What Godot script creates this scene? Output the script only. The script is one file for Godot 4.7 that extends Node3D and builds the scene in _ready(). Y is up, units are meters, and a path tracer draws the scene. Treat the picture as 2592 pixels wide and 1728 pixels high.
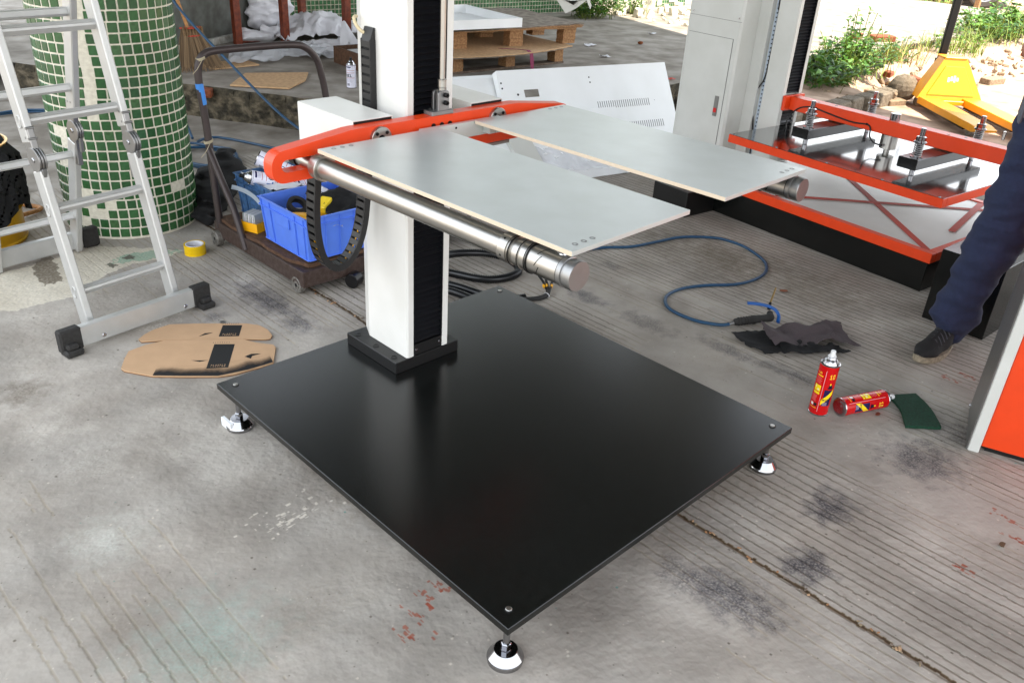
extends Node3D
# A workshop forecourt: a drop tester with two wing boards stands on a grooved concrete floor.

var used := {}
var origin := {}
var M := {}
var rng := RandomNumberGenerator.new()


class MB:
	var v := PackedVector3Array()
	var n := PackedVector3Array()
	var uv := PackedVector2Array()
	var col := PackedColorArray()
	var c := Color.WHITE
	var colored := false
	var t := Transform3D()

	func vert(p: Vector3, nn: Vector3, u := Vector2.ZERO) -> void:
		v.append(t * p)
		n.append((t.basis * nn).normalized())
		uv.append(u)
		col.append(c)

	func tri(a: Vector3, b: Vector3, d: Vector3, na: Vector3, nb := Vector3.ZERO, nd := Vector3.ZERO, ua := Vector2.ZERO, ub := Vector2.ZERO, ud := Vector2.ZERO) -> void:
		if nb == Vector3.ZERO:
			nb = na
			nd = na
		var ta := t * a
		var g := (t * b - ta).cross(t * d - ta)
		if g.dot(t.basis * (na + nb + nd)) > 0.0:
			vert(a, na, ua)
			vert(d, nd, ud)
			vert(b, nb, ub)
		else:
			vert(a, na, ua)
			vert(b, nb, ub)
			vert(d, nd, ud)

	func quad(a: Vector3, b: Vector3, d: Vector3, e: Vector3, nn: Vector3) -> void:
		tri(a, b, d, nn)
		tri(a, d, e, nn)

	func quaduv(a: Vector3, b: Vector3, d: Vector3, e: Vector3, nn: Vector3) -> void:
		tri(a, b, d, nn, nn, nn, Vector2(0, 1), Vector2(1, 1), Vector2(1, 0))
		tri(a, d, e, nn, nn, nn, Vector2(0, 1), Vector2(1, 0), Vector2(0, 0))

	# a box with chamfered edges
	func box(at: Vector3, s: Vector3, bev := 0.0) -> void:
		var h := s / 2.0
		var k := minf(bev, minf(h.x, minf(h.y, h.z)) * 0.9)
		var ax := [Vector3.RIGHT, Vector3.UP, Vector3.BACK]
		for i in 3:
			var j := (i + 1) % 3
			var l := (i + 2) % 3
			for sg in [-1.0, 1.0]:
				var o: Vector3 = at + ax[i] * sg * h[i]
				var u: Vector3 = ax[j] * (h[j] - k)
				var w: Vector3 = ax[l] * (h[l] - k)
				quad(o - u - w, o + u - w, o + u + w, o - u + w, ax[i] * sg)
				if k > 0.0:
					for sj in [-1.0, 1.0]:
						var a1: Vector3 = at + ax[i] * sg * h[i] + ax[j] * sj * (h[j] - k)
						var b1: Vector3 = at + ax[i] * sg * (h[i] - k) + ax[j] * sj * h[j]
						var e: Vector3 = ax[l] * (h[l] - k)
						quad(a1 - e, a1 + e, b1 + e, b1 - e, (ax[i] * sg + ax[j] * sj).normalized())
		if k > 0.0:
			for sx in [-1.0, 1.0]:
				for sy in [-1.0, 1.0]:
					for sz in [-1.0, 1.0]:
						var q := Vector3(sx, sy, sz)
						tri(at + q * Vector3(h.x, h.y - k, h.z - k), at + q * Vector3(h.x - k, h.y, h.z - k), at + q * Vector3(h.x - k, h.y - k, h.z), q.normalized())

	func box2(a: Vector3, b: Vector3, bev := 0.0) -> void:
		box((a + b) / 2.0, (b - a).abs(), bev)

	# profile of (radius, along axis y), turned about y; flat along the profile, smooth round it
	func lathe(prof: Array, seg := 20, base := Transform3D(), smooth := false, u0 := 0.0, u1 := 1.0) -> void:
		var keep := t
		t = t * base
		var total := 0.0
		for i in prof.size() - 1:
			total += (prof[i + 1] - prof[i]).length()
		var sn := []
		for i in prof.size() - 1:
			var dd: Vector2 = prof[i + 1] - prof[i]
			sn.append(Vector2(dd.y, -dd.x).normalized())
		var run := 0.0
		for i in prof.size() - 1:
			var p: Vector2 = prof[i]
			var q: Vector2 = prof[i + 1]
			var n0: Vector2 = sn[i]
			var n1: Vector2 = sn[i]
			if smooth:
				if i > 0 and sn[i - 1].dot(sn[i]) > 0.5:
					n0 = (sn[i - 1] + sn[i]).normalized()
				if i < prof.size() - 2 and sn[i + 1].dot(sn[i]) > 0.5:
					n1 = (sn[i + 1] + sn[i]).normalized()
			var ln := (q - p).length()
			var v0 := run / total
			run += ln
			var v1 := run / total
			if ln < 1e-7:
				continue
			for k in seg:
				var f0 := float(k) / seg
				var f1 := float(k + 1) / seg
				var c0 := Vector3(cos(f0 * TAU), 0, sin(f0 * TAU))
				var c1 := Vector3(cos(f1 * TAU), 0, sin(f1 * TAU))
				var up := Vector3.UP
				var a := c0 * p.x + up * p.y
				var b := c1 * p.x + up * p.y
				var d := c1 * q.x + up * q.y
				var e := c0 * q.x + up * q.y
				var na0 := c0 * n0.x + up * n0.y
				var nb0 := c1 * n0.x + up * n0.y
				var nd1 := c1 * n1.x + up * n1.y
				var ne1 := c0 * n1.x + up * n1.y
				var ul := lerpf(u0, u1, f0)
				var ur := lerpf(u0, u1, f1)
				if p.x > 1e-6:
					tri(a, b, d, na0, nb0, nd1, Vector2(ul, v0), Vector2(ur, v0), Vector2(ur, v1))
				if q.x > 1e-6:
					tri(a, d, e, na0, nd1, ne1, Vector2(ul, v0), Vector2(ur, v1), Vector2(ul, v1))
		t = keep

	static func along(a: Vector3, b: Vector3) -> Transform3D:
		var y := (b - a).normalized()
		var x := y.cross(Vector3.UP if absf(y.y) < 0.95 else Vector3.RIGHT).normalized()
		return Transform3D(Basis(x, y, x.cross(y)), a)

	# solid rod from a to b
	func rod(a: Vector3, b: Vector3, r: float, seg := 16, r2 := -1.0, bev := 0.0) -> void:
		var l := (b - a).length()
		var e := r if r2 < 0.0 else r2
		var k := minf(bev, l * 0.4)
		if k > 0.0:
			lathe([Vector2(0, 0), Vector2(r - k, 0), Vector2(r, k), Vector2(e, l - k), Vector2(e - k, l), Vector2(0, l)], seg, along(a, b))
		else:
			lathe([Vector2(0, 0), Vector2(r, 0), Vector2(e, l), Vector2(0, l)], seg, along(a, b))

	func ball(at: Vector3, r: Vector3, seg := 14, rings := 8) -> void:
		var p := []
		for i in rings + 1:
			var a := -PI / 2 + PI * i / rings
			p.append(Vector2(maxf(0.0, cos(a)), sin(a)))
		lathe(p, seg, Transform3D(Basis.from_scale(r), at), true)

	# tube along a path; radius per point may vary (corrugated hose)
	func tube(path: PackedVector3Array, r, seg := 10, closed := false, caps := true, flat := 1.0) -> void:
		var m := path.size()
		var tang := PackedVector3Array()
		for i in m:
			var a := path[(i - 1 + m) % m] if closed else path[maxi(i - 1, 0)]
			var b := path[(i + 1) % m] if closed else path[mini(i + 1, m - 1)]
			tang.append((b - a).normalized())
		var x := tang[0].cross(Vector3.UP if absf(tang[0].y) < 0.9 else Vector3.RIGHT).normalized()
		var rings := []
		var norms := []
		for i in m:
			x = (x - tang[i] * x.dot(tang[i])).normalized()
			var y := tang[i].cross(x)
			var rr: float = r[i] if r is Array or r is PackedFloat32Array else r
			var ring := PackedVector3Array()
			var nr := PackedVector3Array()
			for k in seg:
				var a := TAU * k / seg
				var dn := x * cos(a) + y * sin(a) * flat
				nr.append(dn.normalized())
				ring.append(path[i] + dn * rr)
			rings.append(ring)
			norms.append(nr)
		for i in (m if closed else m - 1):
			var j := (i + 1) % m
			for k in seg:
				var l := (k + 1) % seg
				tri(rings[i][k], rings[i][l], rings[j][l], norms[i][k], norms[i][l], norms[j][l])
				tri(rings[i][k], rings[j][l], rings[j][k], norms[i][k], norms[j][l], norms[j][k])
		if caps and not closed:
			for e in [0, m - 1]:
				var nn: Vector3 = tang[e] * (-1.0 if e == 0 else 1.0)
				for k in seg:
					tri(path[e], rings[e][k], rings[e][(k + 1) % seg], nn)

	# polygon in the local xy plane, extruded from z0 to z1
	func prism(poly: PackedVector2Array, z0: float, z1: float, chamfer := 0.0) -> void:
		var idx := Geometry2D.triangulate_polygon(poly)
		var m := poly.size()
		var inner := poly
		if chamfer > 0.0:
			inner = PackedVector2Array()
			var s := -1.0 if Geometry2D.is_polygon_clockwise(poly) else 1.0
			for i in m:
				var d0 := (poly[i] - poly[(i - 1 + m) % m]).normalized()
				var d1 := (poly[(i + 1) % m] - poly[i]).normalized()
				var n0 := Vector2(-d0.y, d0.x) * s
				var n1 := Vector2(-d1.y, d1.x) * s
				var b := (n0 + n1)
				b = b / maxf(0.35, b.length_squared() / 2.0)
				inner.append(poly[i] + b * chamfer)
		for k in range(0, idx.size(), 3):
			for e in [0, 1]:
				var z := z0 if e == 0 else z1
				var nn := Vector3.FORWARD if e == 0 else Vector3.BACK
				tri(Vector3(inner[idx[k]].x, inner[idx[k]].y, z), Vector3(inner[idx[k + 1]].x, inner[idx[k + 1]].y, z), Vector3(inner[idx[k + 2]].x, inner[idx[k + 2]].y, z), nn)
		var sgn := 1.0 if Geometry2D.is_polygon_clockwise(poly) else -1.0
		for i in m:
			var a := poly[i]
			var b := poly[(i + 1) % m]
			var d := b - a
			if d.length() < 1e-6:
				continue
			var nn := Vector3(-d.y, d.x, 0).normalized() * sgn
			var ca := inner[i]
			var cb := inner[(i + 1) % m]
			quad(Vector3(a.x, a.y, z0 + chamfer), Vector3(b.x, b.y, z0 + chamfer), Vector3(b.x, b.y, z1 - chamfer), Vector3(a.x, a.y, z1 - chamfer), nn)
			if chamfer > 0.0:
				quad(Vector3(a.x, a.y, z0 + chamfer), Vector3(b.x, b.y, z0 + chamfer), Vector3(cb.x, cb.y, z0), Vector3(ca.x, ca.y, z0), (nn + Vector3.FORWARD).normalized())
				quad(Vector3(a.x, a.y, z1 - chamfer), Vector3(b.x, b.y, z1 - chamfer), Vector3(cb.x, cb.y, z1), Vector3(ca.x, ca.y, z1), (nn + Vector3.BACK).normalized())

	# smooth sheet through rows of points; two-sided thin things get thickness th
	func grid(rows: Array, th := 0.0, up := Vector3.UP) -> void:
		var h := rows.size()
		var w: int = rows[0].size()
		var nr := []
		for i in h:
			var line := PackedVector3Array()
			for j in w:
				var a: Vector3 = rows[mini(i + 1, h - 1)][j] - rows[maxi(i - 1, 0)][j]
				var b: Vector3 = rows[i][mini(j + 1, w - 1)] - rows[i][maxi(j - 1, 0)]
				var nn := a.cross(b)
				if nn.length() < 1e-9:
					nn = up
				if nn.dot(up) < 0.0:
					nn = -nn
				line.append(nn.normalized())
			nr.append(line)
		for i in h - 1:
			for j in w - 1:
				var u00 := Vector2(float(j) / (w - 1), float(i) / (h - 1))
				var u01 := Vector2(float(j + 1) / (w - 1), float(i) / (h - 1))
				var u10 := Vector2(float(j) / (w - 1), float(i + 1) / (h - 1))
				var u11 := Vector2(float(j + 1) / (w - 1), float(i + 1) / (h - 1))
				tri(rows[i][j], rows[i][j + 1], rows[i + 1][j + 1], nr[i][j], nr[i][j + 1], nr[i + 1][j + 1], u00, u01, u11)
				tri(rows[i][j], rows[i + 1][j + 1], rows[i + 1][j], nr[i][j], nr[i + 1][j + 1], nr[i + 1][j], u00, u11, u10)
				if th > 0.0:
					var f := func(a, b): return rows[a][b] - nr[a][b] * th
					tri(f.call(i, j), f.call(i, j + 1), f.call(i + 1, j + 1), -nr[i][j], -nr[i][j + 1], -nr[i + 1][j + 1])
					tri(f.call(i, j), f.call(i + 1, j + 1), f.call(i + 1, j), -nr[i][j], -nr[i + 1][j + 1], -nr[i + 1][j])
		if th > 0.0:
			for j in w - 1:
				for i in [0, h - 1]:
					var o: Vector3 = (rows[i][j] - rows[1 if i == 0 else h - 2][j]).normalized()
					quad(rows[i][j], rows[i][j + 1], rows[i][j + 1] - nr[i][j + 1] * th, rows[i][j] - nr[i][j] * th, o)
			for i in h - 1:
				for j in [0, w - 1]:
					var o: Vector3 = (rows[i][j] - rows[i][1 if j == 0 else w - 2]).normalized()
					quad(rows[i][j], rows[i + 1][j], rows[i + 1][j] - nr[i + 1][j] * th, rows[i][j] - nr[i][j] * th, o)

	func mesh(shift := Vector3.ZERO) -> ArrayMesh:
		var vv := v
		if shift != Vector3.ZERO:
			vv = PackedVector3Array()
			vv.resize(v.size())
			for i in v.size():
				vv[i] = v[i] + shift
		var a := []
		a.resize(Mesh.ARRAY_MAX)
		a[Mesh.ARRAY_VERTEX] = vv
		a[Mesh.ARRAY_NORMAL] = n
		a[Mesh.ARRAY_TEX_UV] = uv
		if colored:
			a[Mesh.ARRAY_COLOR] = col
		var m := ArrayMesh.new()
		m.add_surface_from_arrays(Mesh.PRIMITIVE_TRIANGLES, a)
		return m


func numbered(called: String) -> String:
	if not used.has(called):
		used[called] = 0
		return called
	used[called] += 1
	return "%s_%03d" % [called, used[called]]


# a thing: its parts are given in world axes unless own_axes
func thing(called: String, label: String, category: String, group := "", at := Vector3.ZERO, turn := 0.0, own_axes := false) -> Node3D:
	var o := Node3D.new()
	o.name = numbered(called)
	add_child(o)
	o.position = at
	o.rotation.y = turn
	o.set_meta("label", label)
	o.set_meta("category", category)
	if group != "":
		o.set_meta("group", group)
	origin[o] = Vector3.ZERO if own_axes else -at
	return o


func part(parent: Node3D, called: String, mb: MB, mat: Material, label := "") -> MeshInstance3D:
	var o := MeshInstance3D.new()
	var key := "%d/%s" % [parent.get_instance_id(), called]
	if used.has(key):
		used[key] += 1
		o.name = "%s_%03d" % [called, used[key]]
	else:
		used[key] = 0
		o.name = called
	var sh: Vector3 = origin.get(parent, Vector3.ZERO)
	o.mesh = mb.mesh(sh)
	o.material_override = mat
	parent.add_child(o, true)
	origin[o] = sh
	if label != "":
		o.set_meta("label", label)
	return o


# a part that repeats a mesh at a place (own axes of the parent's coordinates)
func put(parent: Node3D, called: String, mesh: Mesh, mat: Material, at: Transform3D) -> MeshInstance3D:
	var o := MeshInstance3D.new()
	var key := "%d/%s" % [parent.get_instance_id(), called]
	if used.has(key):
		used[key] += 1
		o.name = "%s_%03d" % [called, used[key]]
	else:
		used[key] = 0
		o.name = called
	var sh: Vector3 = origin.get(parent, Vector3.ZERO)
	o.mesh = mesh
	o.material_override = mat
	o.transform = Transform3D(at.basis, at.origin + sh)
	parent.add_child(o, true)
	return o


func single(called: String, mb: MB, mat: Material, label: String, category: String, at: Vector3, group := "") -> MeshInstance3D:
	var o := MeshInstance3D.new()
	o.name = numbered(called)
	o.mesh = mb.mesh(-at)
	o.material_override = mat
	add_child(o)
	o.position = at
	origin[o] = -at
	o.set_meta("label", label)
	o.set_meta("category", category)
	if group != "":
		o.set_meta("group", group)
	return o


func struct(called: String, mb: MB, mat: Material, label := "") -> MeshInstance3D:
	var o := MeshInstance3D.new()
	o.name = numbered(called)
	o.mesh = mb.mesh()
	o.material_override = mat
	add_child(o)
	o.set_meta("kind", "structure")
	if label != "":
		o.set_meta("label", label)
	return o


func smooth(pts: Array, per := 8, closed := false) -> PackedVector3Array:
	var out := PackedVector3Array()
	var m := pts.size()
	var last := m if closed else m - 1
	for i in last:
		var a: Vector3 = pts[(i - 1 + m) % m] if closed else pts[maxi(i - 1, 0)]
		var b: Vector3 = pts[i]
		var d: Vector3 = pts[(i + 1) % m]
		var e: Vector3 = pts[(i + 2) % m] if closed else pts[mini(i + 2, m - 1)]
		for k in per:
			out.append(b.cubic_interpolate(d, a, e, float(k) / per))
	if not closed:
		out.append(pts[m - 1])
	return out


func even(path: PackedVector3Array, step: float) -> PackedVector3Array:
	var out := PackedVector3Array([path[0]])
	var left := step
	for i in path.size() - 1:
		var a := path[i]
		var b := path[i + 1]
		var l := a.distance_to(b)
		var s := left
		while s <= l:
			out.append(a.lerp(b, s / l))
			s += step
		left = s - l
	return out


func noise_tex(freq: float, size: int, lo: Color, hi: Color, sd: int, contrast := 0.0) -> NoiseTexture2D:
	var f := FastNoiseLite.new()
	f.seed = sd
	f.frequency = freq
	f.fractal_octaves = 5
	f.fractal_gain = 0.55
	var g := Gradient.new()
	g.offsets = PackedFloat32Array([contrast, 1.0 - contrast])
	g.colors = PackedColorArray([lo, hi])
	var t := NoiseTexture2D.new()
	t.width = size
	t.height = size
	t.seamless = true
	t.noise = f
	t.color_ramp = g
	return t


# tone: noise texture multiplied on the colour; bump: relief in centimetres
func mat(c: Color, rough: float, metal := 0.0, tone = null, bump := 0.0, scale := 2.0, bump_tex = null) -> StandardMaterial3D:
	var m := StandardMaterial3D.new()
	m.albedo_color = c
	m.roughness = rough
	m.metallic = metal
	if tone != null or bump > 0.0:
		m.uv1_triplanar = true
		m.uv1_world_triplanar = false
		m.uv1_scale = Vector3.ONE * scale
	if tone != null:
		m.albedo_texture = tone
	if bump > 0.0:
		m.heightmap_enabled = true
		m.heightmap_scale = bump
		m.heightmap_texture = bump_tex if bump_tex != null else M.bump_tex
	return m


func stain(img: Image, x: float, z: float, rx: float, rz: float, c: Color, strength: float, sd: int, grain := 0.5, hard := 0.35) -> void:
	var f := FastNoiseLite.new()
	f.seed = sd
	f.frequency = 0.045
	f.fractal_octaves = 4
	var fine := FastNoiseLite.new()
	fine.seed = sd + 7
	fine.frequency = 0.35
	fine.fractal_octaves = 2
	var w := maxi(4, int(rx * 2.0 * FPX))
	var h := maxi(4, int(rz * 2.0 * FPX))
	var s := Image.create_empty(w, h, false, Image.FORMAT_RGBA8)
	for j in h:
		for i in w:
			var u := (i + 0.5) / w * 2.0 - 1.0
			var v := (j + 0.5) / h * 2.0 - 1.0
			var d := sqrt(u * u + v * v) + f.get_noise_2d(i, j) * 0.55
			var a := clampf((0.95 - d) / (1.0 - hard), 0.0, 1.0)
			if a > 0.0:
				a *= strength * clampf(1.0 - grain * (0.5 + fine.get_noise_2d(i, j) * 1.6), 0.0, 1.0)
				s.set_pixel(i, j, Color(c.r, c.g, c.b, a))
	img.blend_rect(s, Rect2i(0, 0, w, h), Vector2i(int((x - FX) * FPX) - w / 2, int((z - FZ) * FPX) - h / 2))


func spill(img: Image, poly: PackedVector2Array, c: Color, strength: float, sd: int, rag := 0.02) -> void:
	var f := FastNoiseLite.new()
	f.seed = sd
	f.frequency = 0.05
	f.fractal_octaves = 5
	var fine := FastNoiseLite.new()
	fine.seed = sd + 3
	fine.frequency = 0.16
	var lo := poly[0]
	var hi := poly[0]
	for p in poly:
		lo = lo.min(p)
		hi = hi.max(p)
	lo -= Vector2.ONE * 0.03
	hi += Vector2.ONE * 0.03
	var w := int((hi.x - lo.x) * FPX)
	var h := int((hi.y - lo.y) * FPX)
	var s := Image.create_empty(w, h, false, Image.FORMAT_RGBA8)
	for j in h:
		for i in w:
			var p := lo + Vector2(i, j) / FPX + Vector2(f.get_noise_2d(i, j), f.get_noise_2d(i + 500, j)) * rag
			if Geometry2D.is_point_in_polygon(p, poly):
				var k := fine.get_noise_2d(i, j * 3)
				s.set_pixel(i, j, Color(c.r, c.g, c.b, strength * clampf(0.85 + k * 0.9, 0.0, 1.0)))
	img.blend_rect(s, Rect2i(0, 0, w, h), Vector2i(int((lo.x - FX) * FPX), int((lo.y - FZ) * FPX)))


const FX := -1.8
const FZ := -2.6
const FSIZE := 6.0
const FPX := 2048.0 / 6.0


func grey_noise(size: int, freq: float, sd: int, contrast: float, bright: float, octaves := 5) -> Image:
	var f := FastNoiseLite.new()
	f.seed = sd
	f.frequency = freq
	f.fractal_octaves = octaves
	f.fractal_gain = 0.6
	var im := f.get_seamless_image(size, size)
	im.convert(Image.FORMAT_RGB8)
	im.adjust_bcs(bright, contrast, 1.0)
	return im


func floor_material() -> StandardMaterial3D:
	var im := grey_noise(2048, 0.006, 11, 0.13, 1.0, 8)
	im.adjust_bcs(1.34, 1.0, 1.0)
	var hm := grey_noise(2048, 0.09, 12, 0.55, 1.0, 4)
	hm.adjust_bcs(1.3, 1.0, 1.0)
	im.convert(Image.FORMAT_RGBA8)
	# broad soiling and bleaching of the slab
	var warm := Color(0.50, 0.46, 0.40)
	var pale := Color(0.80, 0.80, 0.79)
	for k in 26:
		var x := rng.randf_range(-1.5, 3.9)
		var z := rng.randf_range(-2.3, 3.1)
		stain(im, x, z, rng.randf_range(0.12, 0.3), rng.randf_range(0.12, 0.3), warm if k % 3 else pale, 0.18, 100 + k, 0.7, 0.0)
	# brushed grooves, worn away in places
	var wear := FastNoiseLite.new()
	wear.seed = 5
	wear.frequency = 0.0035
	wear.fractal_octaves = 3
	var gx := 3.0
	while gx < 2044.0:
		var x := gx
		var left := gx < (0.75 - FX) * FPX
		var y := 0
		var own := rng.randf_range(-0.10, 0.10)
		while y < 2048:
			var ln := 4
			x += rng.randf_range(-0.32, 0.32) + (gx - x) * 0.01
			# far-left corner of the floor has lost most of its grooves
			var worn := wear.get_noise_2d(x * 0.7, y * 0.35) + own + (0.10 if left else -0.34)
			if left and y > (-0.4 - FZ) * FPX:
				worn += 0.06
			if left and y > (0.2 - FZ) * FPX and gx > (-0.35 - FX) * FPX:
				worn += 0.22
			var depth := clampf((0.10 - worn) * 3.2, 0.0, 1.0) * rng.randf_range(0.75, 1.0)
			if depth > 0.06:
				var b := im.get_pixel(clampi(int(x) + 6, 0, 2047), mini(y, 2047))
				var k := 1.0 - depth * (0.11 if left else 0.25)
				var c := Color(b.r * k, b.g * k * 0.985, b.b * k * 0.955)
				im.fill_rect(Rect2i(int(x), y, 2, ln), c)
				if rng.randf() < 0.5:
					im.fill_rect(Rect2i(int(x) + (2 if rng.randf() < 0.5 else -1), y, 1, ln), c.lerp(b, 0.45))
				var hgt := 0.55 - depth * (0.25 if left else 0.45)
				hm.fill_rect(Rect2i(int(x), y, 2, ln), Color(hgt, hgt, hgt))
			y += ln
		gx += 12.3 + rng.randf_range(-1.6, 1.6)
	# pits, crumbs of paint and pale aggregate
	for k in 9000:
		var px := rng.randi_range(0, 2044)
		var py := rng.randi_range(0, 2044)
		var g := rng.randf()
		var s := 1 if rng.randf() < 0.85 else 2
		var tone := Color(0.86, 0.85, 0.83) if g < 0.55 else (Color(0.33, 0.31, 0.29) if g < 0.97 else Color(0.35, 0.62, 0.62))
		im.fill_rect(Rect2i(px, py, s, s), tone.lerp(im.get_pixel(px, py), 0.35))
	# the joint between two pours
	var jx := (0.76 - FX) * FPX
	for y in range(0, 2048, 3):
		jx += rng.randf_range(-0.7, 0.7) + ((0.765 - FX) * FPX - jx) * 0.04
		var jw := rng.randi_range(2, 3)
		im.fill_rect(Rect2i(int(jx) - 1, y, jw + 2, 3), Color(0.47, 0.43, 0.38))
		im.fill_rect(Rect2i(int(jx), y, jw, 3), Color(0.27, 0.225, 0.175).lerp(Color(0.36, 0.31, 0.25), rng.randf()))
		hm.fill_rect(Rect2i(int(jx), y, jw, 3), Color(0, 0, 0))
	# sprayed black paint, then dirt and brown-grey patches
	var ink := Color(0.13, 0.14, 0.19)
	stain(im, 1.135, 1.494, 0.11, 0.085, ink, 0.66, 1, 0.5, 0.2)
	stain(im, 0.857, 1.579, 0.10, 0.085, ink, 0.66, 2, 0.55, 0.2)
	stain(im, 0.613, 1.519, 0.11, 0.17, ink, 0.58, 3, 0.6, 0.1)
	stain(im, 0.58, 1.40, 0.09, 0.13, ink, 0.43, 4, 0.7, 0.1)
	stain(im, 1.60, 1.57, 0.17, 0.16, ink, 0.56, 15, 0.6, 0.1)
	stain(im, 1.85, 1.60, 0.12, 0.12, ink, 0.35, 16, 0.6, 0.1)
	stain(im, 0.57, -0.72, 0.085, 0.30, ink, 0.56, 5, 0.55, 0.1)
	stain(im, 0.56, -0.45, 0.08, 0.12, ink, 0.47, 6, 0.6, 0.1)
	stain(im, 0.333, -0.70, 0.07, 0.05, ink, 0.39, 7, 0.6, 0.1)
	stain(im, 1.66, 0.08, 0.06, 0.14, Color(0.30, 0.31, 0.36), 0.7, 8, 0.5, 0.1)
	stain(im, 1.67, 0.40, 0.07, 0.20, ink, 0.39, 9, 0.6, 0.1)
	stain(im, 1.74, 0.78, 0.06, 0.22, ink, 0.43, 10, 0.6, 0.1)
	stain(im, 1.77, 1.02, 0.06, 0.14, ink, 0.47, 17, 0.6, 0.1)
	stain(im, 2.02, -0.08, 0.05, 0.07, ink, 0.39, 18, 0.6, 0.1)
	stain(im, -0.404, -0.58, 0.10, 0.12, Color(0.33, 0.30, 0.26), 0.55, 19, 0.4, 0.0)
	stain(im, 0.12, 0.55, 0.12, 0.3, Color(0.42, 0.39, 0.35), 0.4, 20, 0.5, 0.0)
	stain(im, 2.55, 0.25, 0.30, 0.75, Color(0.36, 0.33, 0.29), 0.55, 21, 0.4, 0.0)  # dirt and shade along the second tester base, painted as one patch
	stain(im, 1.05, 1.05, 0.35, 0.30, Color(0.46, 0.42, 0.37), 0.5, 22, 0.5, 0.0)
	# bleached and overspray patches
	var white := Color(0.88, 0.89, 0.89)
	stain(im, -0.405, -0.30, 0.16, 0.14, white, 0.35, 23, 0.6, 0.0)
	stain(im, -0.38, -0.05, 0.16, 0.16, white, 0.35, 24, 0.6, 0.0)
	stain(im, -0.47, 0.30, 0.13, 0.16, Color(0.86, 0.92, 0.93), 0.4, 25, 0.5, 0.0)
	stain(im, -0.44, 0.78, 0.22, 0.20, Color(0.62, 0.80, 0.80), 0.42, 26, 0.5, 0.0)
	stain(im, -0.18, 0.02, 0.03, 0.16, white, 0.35, 27, 0.4, 0.0)
	stain(im, 0.18, -0.84, 0.16, 0.06, white, 0.8, 28, 0.95, 0.4)
	stain(im, 0.14, -0.76, 0.12, 0.05, white, 0.6, 29, 0.95, 0.3)
	for k in 60:
		im.fill_rect(Rect2i(int((-0.07 + rng.randfn(0, 0.07) - FX) * FPX), int((0.52 + rng.randfn(0, 0.035) - FZ) * FPX), rng.randi_range(1, 5), rng.randi_range(1, 3)), Color(0.85, 0.85, 0.84))
	# strokes of red lead paint
	for s in [[-0.035, 1.03, 0.06], [0.02, 1.0, 0.05], [0.07, 0.985, 0.035], [-0.085, 1.05, 0.03], [1.50, 1.86, 0.06], [1.42, 1.92, 0.05], [2.22, 1.42, 0.07], [2.3, 1.46, 0.06], [1.66, 2.02, 0.08], [1.18, 1.86, 0.03]]:
		for k in 15:
			var px := int((s[0] + rng.randfn(0, 0.008) - FX) * FPX)
			var py := int((s[1] + rng.randfn(0, s[2] * 0.5) - FZ) * FPX)
			var b := im.get_pixel(clampi(px, 0, 2047), clampi(py, 0, 2047))
			im.fill_rect(Rect2i(px, py, rng.randi_range(1, 3), rng.randi_range(2, 5)), Color(0.60, 0.24, 0.17).lerp(b, 0.5))
	# white paint spilt under the ladder, with bare holes and a green tinge
	spill(im, PackedVector2Array([Vector2(-0.30, -1.25), Vector2(-0.228, -1.202), Vector2(-0.115, -1.218), Vector2(-0.014, -1.199), Vector2(0.129, -1.326), Vector2(0.273, -1.388), Vector2(0.394, -1.377), Vector2(0.55, -1.40), Vector2(0.449, -1.502), Vector2(0.322, -1.616), Vector2(0.235, -1.702), Vector2(0.081, -1.649), Vector2(-0.17, -1.606), Vector2(-0.35, -1.55)]), Color(0.86, 0.86, 0.83), 0.92, 31)
	spill(im, PackedVector2Array([Vector2(0.22, -1.44), Vector2(0.40, -1.39), Vector2(0.54, -1.40), Vector2(0.42, -1.49), Vector2(0.30, -1.52)]), Color(0.52, 0.70, 0.65), 0.7, 32, 0.04)
	spill(im, PackedVector2Array([Vector2(-0.028, -1.651), Vector2(0.054, -1.689), Vector2(0.03, -1.50), Vector2(0.002, -1.385), Vector2(-0.072, -1.379), Vector2(-0.07, -1.5)]), Color(0.42, 0.40, 0.37), 0.9, 33)
	spill(im, PackedVector2Array([Vector2(0.20, -1.44), Vector2(0.235, -1.46), Vector2(0.24, -1.42), Vector2(0.21, -1.40)]), Color(0.36, 0.36, 0.34), 0.95, 34)
	spill(im, PackedVector2Array([Vector2(0.29, -1.485), Vector2(0.33, -1.49), Vector2(0.33, -1.445), Vector2(0.295, -1.44)]), Color(0.36, 0.36, 0.34), 0.95, 35)
	im.convert(Image.FORMAT_RGB8)
	var m := StandardMaterial3D.new()
	m.albedo_color = Color(1.0, 0.965, 0.915)
	m.albedo_texture = ImageTexture.create_from_image(im)
	m.roughness = 0.88
	m.metallic_specular = 0.3
	m.heightmap_enabled = true
	m.heightmap_scale = 0.35
	m.heightmap_texture = ImageTexture.create_from_image(hm)
	m.detail_enabled = true
	m.detail_uv_layer = BaseMaterial3D.DETAIL_UV_1
	m.detail_blend_mode = BaseMaterial3D.BLEND_MODE_MUL
	m.detail_albedo = M.mottle
	return m


# small black-on-clear lettering for labels, five rows per letter
const GLYPH := {"A": "25755", "B": "65656", "C": "34443", "D": "65556", "E": "74647", "G": "34553", "I": "72227", "L": "44447", "N": "57775", "O": "25552", "P": "65644", "R": "65655", "S": "34216", "T": "72222", "U": "55557", "0": "75557", "1": "26227", "2": "61247", "7": "71222", "-": "00700", "/": "11244", " ": "00000", "M": "57755", "H": "55755"}


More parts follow.
